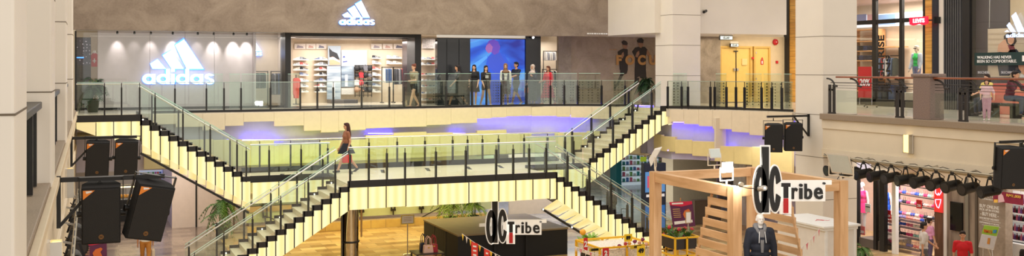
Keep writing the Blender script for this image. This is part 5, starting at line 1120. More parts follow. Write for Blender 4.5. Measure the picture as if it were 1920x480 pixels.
# ================================================================ STAGE AND SIGNS
sg = thing('stage', 'large black event stage with brown decking top', 'stage', (13, 32.8, GZ))
partw('skirt', MB().box(11.0, 14.93, 30.98, 34.6, GZ, -3.95), BLACKM, sg); partw('decking', MB().box(10.98, 14.95, 30.96, 34.62, -3.95, -3.9), mat('brown_deck', (116, 100, 74), .5, var=.1, scale=3), sg, 'brown walking surface')
for v in (32.2, 33.4): partw('skirt_seam', MB().box(10.985, 11.0, v-.01, v+.01, GZ, -3.96), mat('seam_grey', (60, 58, 56), .5), sg)
def dctribe(label, v, mp_, t, thick=.04, post=None):
    c = PV(*mp_(1480, 400), v); root = thing('shop_sign', label, 'sign', c); P = lambda x, y, dv=0: PV(*mp_(x, y), v+dv)
    def el(mb, cx, cy, rx, ry, rx2, ry2, a0=0, a1=2*PI, dv=0, th=thick, n=28, ex=0):
        for k in range(n):
            p, q = a0+(a1-a0)*k/n, a0+(a1-a0)*(k+1)/n
            mb.prism([P(cx+a*math.cos(z), cy+b*math.sin(z), dv) for a, b, z in ((rx2, ry2, p), (rx, ry, p), (rx, ry, q), (rx2, ry2, q))], (0, -th, 0))
    def rc(mb, x0, y0, x1, y1, dv=0, th=thick): mb.prism([P(x0, y0, dv), P(x1, y0, dv), P(x1, y1, dv), P(x0, y1, dv)], (0, -th, 0))
    B = mat('sign_black', (24, 24, 26), .4); Wm = mat('sign_white_edge', (246, 244, 240), .4, em=(255, 250, 240), es=.25)
    w = MB(); el(w, 1424.5, 356, 14.5, 47, 2.2, 22, dv=.03); rc(w, 1425, 272, 1442, 401, .03); el(w, 1451.5, 354, 13.5, 46, 1.5, 25, dv=.03); rc(w, 1461, 337.5, 1545, 377, .03); rc(w, 1461, 345, 1481.5, 401, .03); rc(w, 1545, 337.5, 1557, 346, .03)
    partw('white_backing', w, Wm, root)
    d = MB(); el(d, 1424.5, 356, 12, 43.5, 4.2, 25); rc(d, 1427, 275, 1439.5, 398); partw('letter', d, B, root)
    c_ = MB(); el(c_, 1451.5, 354, 11, 43, 3.4, 27, .35, 2*PI-.35); partw('letter', c_, B, root)
    T = MB(); rc(T, 1464, 343, 1480, 350); rc(T, 1468, 350, 1476, 371); partw('letter', T, B, root)
    partw('red_letter_foot', (lambda m: (rc(m, 1468, 371.5, 1476, 399), m)[1])(MB()), RED, root)
    for s, x0, x1, y0, y1 in (('r', 1483, 1494, 351.5, 373), ('i', 1497, 1503, 344, 373), ('b', 1507, 1521, 344, 373.5), ('e', 1525, 1541, 351, 373.5)):
        tm = text_mb(s, 1, .02, .018, 1); xs = [p.x for p in tm.v]; ys = [p.y for p in tm.v]
        o0, ox, oy = P(x0, y1), P(x1, y1), P(x0, y0)
        for p in tm.v:
            a, b2 = (p.x-min(xs))/(max(xs)-min(xs)), (p.y-min(ys))/(max(ys)-min(ys)); z = p.z
            p.x, p.y, p.z = o0.x+(ox.x-o0.x)*a, v-.02-z*2, o0.z+(ox.z-o0.z)*a+(oy.z-o0.z)*b2
        tm.f = [f for f in tm.f]; partw('letter', tm, B, root)
    rg = MB(); el(rg, 1543.5, 343.5, 2.2, 2.2, 1.3, 1.3, n=12); partw('registered_mark', rg, B, root)
    return root
s2 = dctribe('large black and white dcTribe sign fixed to the top of the wooden kiosk', 16.0, lambda x, y: (x, y), 0)
partw('sign_lamp', MB().tube(PV(1424, 354, 15.93), PV(1434, 352.5, 15.6), .055, .05), mat('lamp_grey', (190, 186, 180), .3, .4), s2); partw('lamp_glow', MB().tube(PV(1434, 352.5, 15.6), PV(1435, 352.4, 15.59), .02, .02), emis('small_lamp', (255, 240, 220), 4), s2)
partw('lamp_cable', MB().path([PV(1375, 346, 15.95), PV(1388, 349, 15.9), PV(1402, 353, 15.9), PV(1424, 354, 15.9)], .008), BLACK, s2); partw('lamp_socket', MB().lathe(PV(1388, 346, 16.02), [(.05, 0), (.05, .05)], 14, ax=(0, -1, 0)), CREAM, s2)
f1 = lambda x, y: (910+(x-1411)*.779, 455+(y-398)*.72)
s1 = dctribe('smaller dcTribe sign standing against the front of the black stage', 30.8, f1, 0)
partw('mounting_bar', MB().box(PV(898, 418, 30.9).x, PV(1024, 418, 30.9).x, 30.86, 30.92, PV(960, 421, 30.9).z, PV(960, 415, 30.9).z), PAPER, s1)
partw('support_leg', MB().box(PV(926, 440, 30.9).x, PV(926, 440, 30.9).x+.06, 30.86, 30.93, GZ, -3.0).box(PV(985, 440, 30.9).x, PV(985, 440, 30.9).x+.06, 30.86, 30.93, GZ, -3.6), BLACKM, s1)
# ================================================================ WOODEN KIOSK
U0, U1, V0, V1, KT = 11.28, 14.03, 16.16, 19.3, -.75
dk = single('kiosk_platform', 'black raised platform carrying the wooden kiosk', 'platform', MB().box(U0-.3, U1+.3, V0-.3, V1+.3, GZ, -3.6), BLACKM, bevel=.02)
ks = thing('wooden_kiosk', 'open square kiosk frame of raw pine posts and beams', 'kiosk', ((U0+U1)/2, (V0+V1)/2, -3.6)); s = .2
for x, y in ((U0, V0), (U1-s, V0), (U0, V1-s), (U1-s, V1-s)): partw('post', MB().box(x, x+s, y, y+s, -3.598, KT), PINE, ks, bevel=.006)
partw('beam', MB().box(U0+s, U1-s, V0+.02, V0+s-.02, KT-.2, KT-.01), PINEX, ks, bevel=.006); partw('beam', MB().box(U0+s, U1-s, V1-s+.02, V1-.02, KT-.2, KT-.01), PINEX, ks, bevel=.006)
partw('beam', MB().box(U0+.02, U0+s-.02, V0+s, V1-s, KT-.22, KT-.01), PINEY, ks, bevel=.006); partw('beam', MB().box(U1-s+.02, U1-.02, V0+s, V1-s, KT-.2, KT-.01), PINEY, ks, bevel=.006)
for k in range(12):
    z = KT-.30-k*.215; ye = V0+s+.76+.086*k
    partw('slat', MB().box(U0+.06, U0+.09, V0+s, ye, z-.15, z), PINEY, ks, bevel=.004)
    ye = V1-s; ys = V0+s+1.55-.07*k
    partw('slat', MB().box(U1-.1, U1-.07, ys, ye, z-.15, z), PINEY, ks, bevel=.004)
partw('slat_batten', MB().beam((U0+.11, V0+s+.68, KT-.25), (U0+.11, V0+s+1.66, KT-2.6), .03, .06), PINEY, ks); partw('slat_batten', MB().beam((U1-.12, V0+s+1.6, KT-.25), (U1-.12, V0+s+.84, KT-2.6), .03, .06), PINEY, ks)
# flood lights
WHM = mat('flood_white', (228, 220, 208), .4); FL = emis('flood_glow', (255, 252, 240), 30)
def flood(label, base, aim, on, sz=.17):
    t = thing('floodlight', label, 'floodlight', base, 0, 'floodlights on the wooden kiosk'); a = Vector(aim).normalized(); up = Vector((0, 0, 1)); x = a.cross(up).normalized(); y = x.cross(a).normalized(); c = Vector((0, 0, .34))
    q = lambda r, h, d: [c+x*(i*r)+y*(j*h)+a*d for i, j in ((-1, -1), (1, -1), (1, 1), (-1, 1))]
    m = MB(); A, B = q(sz*.6, sz*.4, -.09), q(sz, sz*.75, .03); m.add(A+B, [(3, 2, 1, 0), (4, 5, 6, 7), (0, 1, 5, 4), (1, 2, 6, 5), (2, 3, 7, 6), (3, 0, 4, 7)]); part('housing', m, WHM, t, bevel=.008)
    C, D = q(sz*.88, sz*.63, .032), q(sz*.88, sz*.63, .038); m = MB(); m.add(C+D, [(3, 2, 1, 0), (4, 5, 6, 7), (0, 1, 5, 4), (1, 2, 6, 5), (2, 3, 7, 6), (3, 0, 4, 7)]); part('lamp_face', m, FL if on else mat('flood_glass', (206, 214, 210), .15), t)
    part('bracket', MB().path([c-x*(sz+.02), c-x*(sz+.02)-up*.26, c+x*(sz+.02)-up*.26, c+x*(sz+.02)], .012).tube((0, 0, 0), (0, 0, .09), .02), CREAM, t)
    part('cable', MB().path([c-a*.09, c-a*.2-up*.1, Vector((-.05, .05, .02))], .008, 5), BLACK, t); return t
flood('blazing white floodlight on the near corner of the wooden kiosk', (U0+.08, V0+.34, KT), (.1, -1, -.1), True, .14)
flood('unlit white floodlight seen from behind on the far left kiosk corner', (U0+.1, V1-.1, KT), (.75, -.5, -.5), False, .3)
flood('unlit white floodlight on the right kiosk corner, tipped up beside the sign', (U1-.1, V0+.1, KT), (-.9, -.1, -.35), False, .3)
flood('small unlit floodlight behind the tall letter of the kiosk sign', (12.9, V1-.1, KT), (0, -.9, .3), False, .15)
l = bpy.data.lights.new('flood_beam', 'SPOT'); l.energy = 260; l.spot_size = 1.9; l.spot_blend = .6; l.shadow_soft_size = .12; o = bpy.data.objects.new('flood_beam', l); COL.objects.link(o); o.location = (U0, V0-.1, KT+.34); o.rotation_euler = (1.0, 0, 0)
# white counter
c = PZ(1545, 425, -2.7); t = thing('white_counter', 'tall white panelled sales counter beside the wooden kiosk', 'counter', (c.x+.8, c.y+.8, GZ))
e = PZ(1610, 419, -2.7); W = e.x-c.x; D = 2.1
partw('body', MB().box(c.x+.1, c.x+W-.1, c.y+.1, c.y+D, GZ, -2.76), mat('counter_white', (232, 226, 218), .4), t, bevel=.01); partw('top', MB().box(c.x, c.x+W, c.y, c.y+D+.1, -2.76, -2.7), PAPER, t, bevel=.01); partw('cornice', MB().box(c.x+.05, c.x+W-.05, c.y+.05, c.y+D+.05, -2.84, -2.76), PAPER, t, bevel=.01)
for x in (c.x+.1, c.x+W-.18): partw('pilaster', MB().box(x, x+.08, c.y+.07, c.y+.1, GZ, -2.84), PAPER, t)
for k in range(3): partw('red_scribble', MB().path([(c.x+.45+.1*k, c.y+.9+.1*k, -2.697), (c.x+.6+.1*k, c.y+1.0-.1*k, -2.697), (c.x+.7+.1*k, c.y+.85, -2.697)], .006, 4), RED, t)
# mirrored column under the landing
t = thing('mirrored_column', 'polished mirror-clad column rising to the landing front', 'column', (7.6, 31.1, GZ)); c = PZ(657, 505, GZ); t.location = (c.x, c.y, GZ)
partw('cladding', MB().lathe((c.x, c.y, GZ), [(.27, 0), (.27, 2.08)], 8), mat('mirror_bronze', (196, 180, 150), .06, 1), t); partw('mirror_joint', MB().box(c.x-.28, c.x-.26, c.y-.1, c.y+.1, GZ, GZ+2.05).box(c.x+.1, c.x+.12, c.y-.27, c.y-.25, GZ, GZ+2.05), BLACK, t)
partw('side_conduit', MB().tube((c.x+.34, c.y-.05, GZ+1.0), (c.x+.34, c.y-.05, GZ+2.05), .03), mat('conduit_tan', (190, 150, 90), .4), t); partw('collar', MB().lathe((c.x, c.y, GZ+.85), [(.29, 0), (.30, .03), (.29, .06)], 8), BLACK, t)
# info stand
c = PZ(764, 477, GZ); t = thing('notice_stand', 'slim metal notice stand with a yellow framed card on the yellow-lit floor', 'sign stand', c)
z0, z1 = PV(764, 420, c.y).z-GZ, PV(764, 404, c.y).z-GZ
part('base', MB().lathe((0, 0, 0), [(.17, 0), (.17, .02), (.05, .04)], 20), STEEL, t); part('pole', MB().tube((0, 0, .03), (0, 0, z0), .018), STEEL, t); part('frame', MB().box(-.23, .23, -.02, .01, z0, z1+.02), mat('frame_gold', (196, 176, 90), .3, .5), t); part('card', MB().box(-.2, .2, -.025, -.02, z0+.03, z1-.01), PAPER, t)
for k in range(3): part('text_line', MB().box(-.14, .14, -.028, -.025, z1-.08-k*.05, z1-.07-k*.05), mat('print_gold', (170, 140, 70), .5), t)
# ================================================================ RIGHT GROUND FLOOR SHOPS (u = 25.2)
SU = 25.2
struct('wall_lingerie_back', MB().box(28.0, 28.1, PU(1776, 400, 28).y-.3, 33.5, GZ, -1.2), mat('lingerie_back', (214, 180, 160), .5))
struct('wall_lingerie_end', MB().box(SU+.1, 28, 33.4, 33.5, GZ, -1.2), mat('lingerie_timber', (150, 110, 80), .6))
struct('wall_left_of_lingerie', MB().box(SU, SU+.1, PU(1606, 400, SU).y, 36, GZ, -1.2), LILAC)
struct('ceiling_lingerie', MB().box(SU, 28, 22, 33.4, -1.3, -1.22), WHITE)
struct('wall_header', MB().box(SU-.05, SU+.1, 10, 36, -2.1, -1.2), CREAM)
fr = thing('display_window', 'black framed display window holding two lingerie mannequins', 'shop window', (SU, PU(1635, 400, SU).y, GZ))
for px, w in ((1608, .08), (1642.5, .14), (1656, .22)):
    y = PU(px, 400, SU).y; partw('mullion', MB().box(SU-.06, SU+.1, y-w/2, y+w/2, GZ, -2.1), BLACK, fr)
y0, y1 = PU(1656, 400, SU).y, PU(1608, 400, SU).y
partw('window_glass', MB().box(SU, SU+.012, y0, y1, GZ+.3, -2.1), GLASS2, fr); partw('plinth', MB().box(SU+.02, SU+1.5, y0+.25, y1, GZ, GZ+.3), mat('window_plinth', (110, 100, 92), .5), fr)
white_post = single('white_post', 'slim white post between the mannequin window and the lingerie racks', 'post', MB().box(SU-.02, SU+.12, PU(1680, 400, SU).y, PU(1673, 400, SU).y, GZ, -2.1), PAPER)
for px, py, lab in ((1616, 432, 'white and red price card at the feet of the pink mannequin'), (1665, 402, 'red price card in front of the blue mannequin window'), (1723, 383, 'red price card in the middle of the lingerie wall'), (1627, 390, 'small white card beside the pink mannequin')):
    t = thing('price_card', lab, 'price card', PU(px, py, SU+.2)); r = px != 1627
    partw('card', MB().ru(px-5, py-8, px+5, py+8, SU+.2, .02), RED if r else PAPER, t)
    if r: lab_u('28' if px > 1700 else '20', px-3.5, py, px+3.5, py+5, SU+.19, PAPER, t, .006, .006, name='digits')
    else: partw('text_line', MB().ru(px-4, py-3, px+4, py-1, SU+.19, .01), DARK, t)
# lingerie pieces
LC = [(238, 180, 170), (60, 90, 190), (230, 120, 150), (226, 214, 200), (48, 48, 60), (200, 60, 110), (150, 190, 180), (246, 206, 150), (150, 140, 190), (240, 150, 140)]
LN = ['peach', 'royal blue', 'rose', 'ivory', 'black', 'magenta', 'mint', 'apricot', 'lavender', 'coral']
def bra_mesh(i):
    m = MB()
    for s in (-1, 1): m.ell((0, s*.085, 0), (.07, .085, .065), 8).beam((0, s*.1, .04), (.02, s*.05, .17), .012, .006)
    m.beam((.01, -.16, -.03), (.01, .16, -.03), .02, .04); return mesh('bra', m, mat('lingerie_%d' % i, LC[i], .7, var=.15, scale=30))
BM = [bra_mesh(i) for i in range(10)]
def bras(pxs, pys, u, where, grp, seed, sc=1.0, lie=0):
    R = random.Random(seed)
    rk = thing('lingerie_rack', 'black rack for %s' % where, 'rack', (u+.1, PU((pxs[0]+pxs[-1])/2, 400, u).y, GZ))
    A, B = PU(pxs[0]-4, 400, u+.1), PU(pxs[-1]+4, 400, u+.1)
    for y in (A.y, B.y): partw('upright', MB().box(u+.14, u+.18, y-.02, y+.02, GZ, PU(pxs[0], pys[0]-8, u).z), BLACK, rk)
    for i, py in enumerate(pys):
        z = PU((pxs[0]+pxs[-1])/2, py, u).z; partw('shelf', MB().box(u+.02 if not lie else u-.15, u+.18, B.y, A.y, z-.12, z-.108), BLACK, rk)
        for j, px in enumerate(pxs):
            k = R.randrange(10) if not lie else (i*3+j//2+seed) % 10
            p = PU(px, py, u); o = link('bra', BM[k]); o.location = (u, p.y, z); o.rotation_euler = (R.uniform(-.1, .1), R.uniform(-.15, .15), R.uniform(-.08, .08)); o.scale = (sc*.9, sc*(.42 if lie else .56), sc*.9)
            tag(o, '%s bra, %s row down, %s from the left on %s' % (LN[k], WORDN[i], WORDN[j], where), 'lingerie', grp)
bras([1688+8*k for k in range(9)], [328, 346, 364, 382, 404], 26.6, 'the rear wall', 'bras on the rear lingerie wall', 3, 1.05)
bras([1663+6.6*k for k in range(11)], [407, 420, 438, 458], 25.75, 'the front rack', 'bras on the front lingerie rack', 6, .95, 1)
# neon bra panel, pillar, walls
def ub(name, x0, x1, y0, y1, m, t=.2, u=SU, sd=0):
    a, b = PU(x0, 400, u), PU(x1, 400, u); return MB().box(u-sd, u+t, b.y, a.y, PU((x0+x1)/2, y1, u).z if y1 < 900 else GZ, PU((x0+x1)/2, y0, u).z)
struct('column_dark_timber', ub('c', 1752, 1769, 334, 999, 0, .3), wood('dark_brown_timber', (84, 56, 40), (122, 84, 60), 'Z', 2))
t = thing('neon_sign', 'red panel with glowing pink neon outlines of a bra and briefs', 'sign', PU(1759, 395, SU-.05))
partw('panel', MB().ru(1751.5, 344, 1766.5, 398, SU-.05, .05), emis('neon_panel_red', (200, 44, 40), .7), t)
N = emis('neon_pink', (255, 120, 140), 5)
partw('neon_bra', MB().path([PU(x, y, SU-.07) for x, y in ((1754, 350), (1754, 362), (1758, 366), (1759.5, 362), (1761, 366), (1765, 360), (1763, 350))], .014), N, t)
partw('neon_briefs', MB().path([PU(x, y, SU-.07) for x, y in ((1754, 374), (1764, 374), (1763, 380), (1760, 390), (1757, 388), (1754, 380), (1754, 374))], .014), N, t)
struct('column_white_edge', ub('c', 1769, 1775, 334, 999, 0, .3), PAPER)
struct('wall_grey_timber', ub('c', 1775.3, 1836, 334, 999, 0, .3), wood('grey_weathered_timber', (118, 104, 92), (160, 146, 130), 'Z', 1.5))
single('wall_screen', 'black portrait screen on the grey timber wall behind the man in red', 'screen', MB().ru(1781, 379, 1803, 433, SU-.08, .07), mat('screen_black', (16, 16, 18), .15), bevel=.008)
struct('trim_2', ub('c', 1812, 1818, 334, 999, 0, .3, sd=.06), mat('steel_trim', (150, 146, 140), .3, .5)); struct('trim_3', ub('c', 1830, 1834, 334, 999, 0, .3, sd=.05), mat('trim_dark', (90, 80, 70), .5))
struct('wall_lettered_concrete', ub('c', 1836, 1885, 334, 999, 0, .3), CONC2)
t = thing('wall_lettering', 'white painted wall lettering about buying online on the grey wall', 'lettering', PU(1858, 425, SU-.01))
for s, x0_, x1_, y0_, y1_ in (('ONLINE + OFFLINE', 1836.5, 1879, 366.5, 371), ('CONCEPT STORE', 1845, 1868, 373, 375.5), ('BUY ONLINE', 1836.5, 1873, 384.5, 391), ('PICK UP IN STORE', 1836.5, 1873, 392.5, 396.5), ('- BUY HERE -', 1838, 1872, 399, 406), ('DOORSTEP DELIVERY', 1836.5, 1873, 409, 412.5), ('EXPERIENCE IT HOME', 1836.5, 1873, 417.5, 420.5)):
    lab_u(s, x0_, y0_, x1_, y1_, SU-.005, PAPER, t, .01, .006)
for y in (375.5, 415.3, 424): partw('rule_line', MB().ru(1841, y-.3, 1876, y+.3, SU-.005, .008), PAPER, t)
t = thing('price_banner', 'maroon hanging banner with golden lettering RM1,000 near the right loudspeaker', 'banner', PU(1890, 382, SU-.3))
partw('cloth', MB().ru(1862, 361, 1918, 381, SU-.3, .03), mat('banner_maroon', (142, 24, 62), .5, var=.2, scale=6), t); lab_u('RM1,000', 1887, 365, 1914, 371, SU-.33, mat('banner_gold', (246, 200, 90), .4), t, .01, .01)

partw('figure_print', MB().pu([(1872, 367), (1877, 362), (1881, 367), (1884, 378), (1872, 380)], SU-.3, .01), mat('banner_figure', (230, 190, 200), .5), t); partw('gift_print', MB().pu([(1864, 374), (1871, 374), (1871, 380), (1864, 380)], SU-.3, .01), mat('banner_gold', (246, 200, 90)), t)
for px in (1866, 1914): partw('wire', MB().tube(PU(px, 361, SU-.28), Vector((SU-.28, PU(px, 361, SU-.28).y, -1.2)), .006), STEEL, t)
# cosmetics bay
struct('wall_cosmetics', MB().box(26.6, 26.7, 12, PU(1885, 400, 26.6).y+1, GZ, -1.2), mat('cosmetics_white_glow', (232, 226, 222), .4, em=(240, 236, 230), es=.25))  # emission put into the wall colour so it looks brightly lit
t = thing('cosmetics_shelving', 'white cosmetics shelving with dark bottles at the right edge', 'shelf', PU(1905, 450, 26.3)); a, b = PU(1888, 400, 26.4).y, PU(1950, 400, 26.4).y
pys = [380, 398, 412, 432, 448]
for i, py in enumerate(pys): z = PU(1903, py, 26.4).z; partw('shelf', MB().box(26.2, 26.58, b, a, z-.03, z), PAPER, t)
partw('side_panel', MB().box(26.2, 26.6, a, a+.05, GZ, -1.9), mat('side_dark', (60, 44, 60), .4), t); partw('base_cabinet', MB().box(26.0, 26.58, b, a, GZ, PU(1903, 452, 26.4).z), PAPER, t)
for i, py in enumerate(pys):
    for j in range(9):
        px = 1891+j*4; c = PU(px, py, 26.35); k = (i+j) % 4; h = (.2, .15, .22, .17)[k]
        single('cosmetic_bottle', '%s bottle, %s from the left on the %s cosmetics shelf' % (('wine red', 'black', 'pink', 'violet')[k], WORDN[j], order[i]), 'bottle', MB().lathe((26.35, c.y, PU(1903, py, 26.4).z+.001), [(.035, 0), (.035, h*.65), (.015, h*.75), (.015, h)], 8), mat('bottle_%d' % k, ((120, 30, 50), (30, 24, 30), (220, 110, 140), (110, 70, 140))[k], .25), 'bottles on the cosmetics shelves')
# easel poster
c = PU(1843, 500, 23.0); t = thing('easel_poster', 'tilted green and white price poster RM12 on a thin easel by the lettered wall', 'poster', (23.0, PU(1856, 450, 23).y, GZ)); E_ = 23.0
Q = lambda l, d=0: [PU(x, y, E_-d) for x, y in l]
def lay(nm, l, d, m): partw(nm, MB().prism([PU(x, y, E_-d) for x, y in l], (-.012, 0, 0)), m, t)
lay('board', [(1846, 421.5), (1874, 425), (1863, 469), (1835, 463)], 0, PAPER); lay('green_header', [(1846, 422), (1873.5, 425.5), (1869, 443), (1841, 438)], .014, mat('poster_lime', (150, 196, 60), .5)); lay('picture_panel', [(1840.5, 440), (1868.5, 445), (1863, 467), (1836, 461.5)], .014, mat('poster_grey', (206, 206, 210), .5))
lay('bottle_print', [(1853, 446), (1857, 446.5), (1855.5, 458), (1851, 457)], .028, mat('poster_bottle', (206, 140, 60), .4)); lay('blue_badge', [(1863, 431), (1869, 431), (1868, 437), (1862, 437)], .028, mat('badge_blue', (60, 140, 190), .4))
lab_u('RM12', 1845, 431, 1860, 437, E_-.035, mat('poster_orange', (226, 96, 30), .5), t, .008, .008)
for a_, b_ in (((1843, 468), (1837, 500)), ((1859, 470), (1864, 500)), ((1850, 468), (1852, 500))): partw('easel_leg', MB().tube(PU(a_[0], a_[1]-10, E_+.05), Vector((E_+.05+(.5 if a_[0] == 1850 else 0), PU(b_[0], b_[1], E_).y, GZ)), .014), STEEL, t)
# ================================================================ FLOWER SALE STAND
YM = mat('yellow_metal', (240, 184, 30), .4)
t = thing('flower_stand', 'yellow metal flower stand with white trays left of the wooden kiosk', 'stand', PD(1190, 470, 27)); FD = 26.8
FZ = lambda py: zof(py, FD)
A, B = PD(1118, 474, FD), PD(1243, 465, FD); bx = lambda p, q, r: partw('frame_rail', MB().beam(p, q, .05, .05), YM, t)
base = Vector((0, A.y-.3, 0)); x0, x1, y0, y1 = A.x, B.x, A.y-.2, A.y+1.2; zt = zof(474, 26)
t.location = ((x0+x1)/2, (y0+y1)/2, GZ)
for z in (zt, zt-.5): 
    for p, q in (((x0, y0), (x1, y0)), ((x0, y1), (x1, y1)), ((x0, y0), (x0, y1)), ((x1, y0), (x1, y1))): bx((*p, z), (*q, z), 0)
for x in (x0, (x0+x1)/2, x1):
    for y in (y0, y1): partw('leg', MB().box(x-.025, x+.025, y-.025, y+.025, GZ, zt), YM, t)
partw('tray', MB().box(x0+.04, x1-.04, y0+.04, y1-.04, zt-.3, zt-.05), mat('tray_white', (226, 216, 200), .6, var=.3, scale=25), t, bevel=.02)
PUR = [mat('bloom_plum', (132, 44, 84), .6, var=.3, scale=20), mat('bloom_red', (186, 52, 56), .6, var=.3, scale=20), mat('bloom_orange', (236, 168, 60), .6, var=.3, scale=20), mat('bloom_peach', (222, 168, 140), .6, var=.3, scale=20)]
def bloom(px, py, d, k, lab, zb, grp='round blooms on the flower stands'):
    c = PD(px, py, d); f = thing('round_bloom', lab, 'flower', (c.x, c.y, zb), 0, grp)
    h = c.z-zb; m = MB().ell((0, 0, h), (.05, .05, .048), 10); R = random.Random(int(px))
    for i in range(14): a, b = R.uniform(0, 6.28), R.uniform(-1, 1.2); m.ell((math.cos(a)*math.cos(b)*.042, math.sin(a)*math.cos(b)*.042, h+math.sin(b)*.042), (.018, .018, .016), 6)
    part('flower_head', m, PUR[k], f); part('stem', MB().tube((0, 0, 0), (0, 0, h), .008, None, 6), mat('stem_green', (104, 120, 60)), f)
for i, (px, py, k) in enumerate(((1161.5, 461, 0), (1173, 457, 1), (1180, 456, 2), (1190, 453, 0), (1199, 455, 3), (1205, 449, 0), (1212, 458, 3), (1224, 455, 0), (1152, 464, 3))):
    bloom(px, py, 26.9+.1*(i % 3), k, '%s round bloom, %s from the left on the yellow flower stand' % (('plum', 'red', 'orange', 'peach')[k], ('second', 'third', 'fourth', 'fifth', 'sixth', 'seventh', 'eighth', 'ninth', 'first')[i]), zt-.05)
def card(txt, x0, y0, x1, y1, d, lab, m, tm=None, stick=None, roll=0):
    c = PD((x0+x1)/2, (y0+y1)/2, d); r = thing('price_card', lab, 'price card', c, 0); k = FP/d; w, h = (x1-x0)/k*CT, (y1-y0)/k
    part('card', MB().box(-w/2, w/2, 0, .012, -h/2, h/2), m, r); z = text_mb(txt, h*.62, .006, .008, 1.0)
    xs = [p.x for p in z.v]; q = (max(xs)-min(xs))
    if q > w*.85:
        for p in z.v: p.x *= w*.85/q
    part('lettering', place_mb(z, Matrix.Translation((0, -.006, 0))@FV), tm or BLACKM, r); r.rotation_euler = (0, roll, 0)
    if stick: part('card_stick', MB().tube((0, .015, -h/2), (0, .015, stick-c.z), .008, None, 6), STEEL, r)
    return r
card('89', 1169, 439, 1187, 453, 26.6, 'yellow price card reading 89 above the round blooms', YEL, stick=zt-.05)
card('49', 1193, 461, 1211, 480, 25.7, 'yellow price card reading 49 hanging from the stand front', YEL, stick=None)
card('CARDIN', 1179, 459, 1212, 465.5, 25.85, 'narrow yellow name strip on the flower stand', mat('strip_yellow', (206, 176, 50), .5), roll=-.08)
card('CARDIN', 1103, 465, 1127, 471.5, 26.2, 'narrow yellow name strip at the left end of the flower stands', mat('strip_yellow', (206, 176, 50)), stick=GZ+.5)
card('2', 1094, 446, 1102.5, 470, 25.6, 'red hanging price tag with a white figure, left of the flower pot', RED, PAPER, stick=GZ+.5)
card('2', 1129, 465, 1143, 485, 25.0, 'red price tag with a white figure below the keel of the right stair', RED, PAPER, stick=GZ+.5)
card('19', 1371, 446, 1379, 466, 22.9, 'yellow price card reading 19 behind the kiosk corner post', YEL, stick=GZ+.5)
f = thing('flower_box', 'pale box of green leaves with one orange bloom under the right stair', 'plant', PD(1103, 462, 29)); f.location.z = GZ
c = f.location; z = zof(455, 29)-GZ
part('box', MB().prism([(-.28, -.15, z-.15), (.28, -.15, z-.15), (.32, -.18, z+.08), (-.32, -.18, z+.08)], (0, .34, 0)), mat('box_straw', (214, 206, 120), .6), f, bevel=.01); part('stand', MB().box(-.2, .2, -.1, .1, 0, z-.15), DARK, f)
m = MB()
for k in range(22):
    a = random.uniform(0, 6.28); frond(m, (random.uniform(-.22, .22), random.uniform(-.08, .08), z+.02), (math.cos(a), math.sin(a), random.uniform(.8, 2)), random.uniform(.2, .38), .25, 6, .02, .09)
part('foliage', m, mat('bright_leaf', (130, 180, 50), .5, var=.3, scale=9), f); part('orange_bloom', MB().ell((-.2, -.05, z+.32), (.09, .09, .09), 12), mat('bloom_bright_orange', (246, 176, 50), .5), f)
# second stand seen through the kiosk
t = thing('flower_stand', 'yellow metal flower stand with red and plum blooms behind the kiosk posts', 'stand', PD(1278, 470, 25.5)); A = PD(1262, 446, 25.5); B = PD(1318, 446, 25.5); x0, x1, y0, y1 = A.x, B.x, A.y-.1, A.y+.9; zt2 = A.z; t.location = ((x0+x1)/2, (y0+y1)/2, GZ)
for z in (zt2, zt2-.45):
    for p, q in (((x0, y0), (x1, y0)), ((x0, y1), (x1, y1)), ((x0, y0), (x0, y1)), ((x1, y0), (x1, y1))): partw('frame_rail', MB().beam((*p, z), (*q, z), .04, .04), YM, t)
for x in (x0, (x0+x1)/2, x1):
    for y in (y0, y1): partw('leg', MB().box(x-.02, x+.02, y-.02, y+.02, GZ, zt2), YM, t)
partw('tray', MB().box(x0+.04, x1-.04, y0+.04, y1-.04, zt2-.3, zt2-.05), DARK, t)
for i, (px, py, k) in enumerate(((1255, 426, 1), (1262, 436, 0), (1268, 452, 3), (1273, 430, 1), (1279, 441, 0), (1284, 428, 1), (1291, 438, 0), (1297, 430, 1))):
    bloom(px, py, 25.9+.12*(i % 3), k, '%s round bloom, %s from the left on the stand behind the kiosk posts' % (('plum', 'red', 'orange', 'peach')[k], WORDN[i]), zt2-.05)
m = MB()
for k in range(30):
    a = random.uniform(0, 6.28); frond(m, (random.uniform(x0+.1, x1-.1), random.uniform(y0+.1, y1-.1), zt2-.05), (math.cos(a), math.sin(a), 1.6), random.uniform(.2, .35), .2, 6, .02, .09)
partw('leaf_filler', m, GREEN, t)
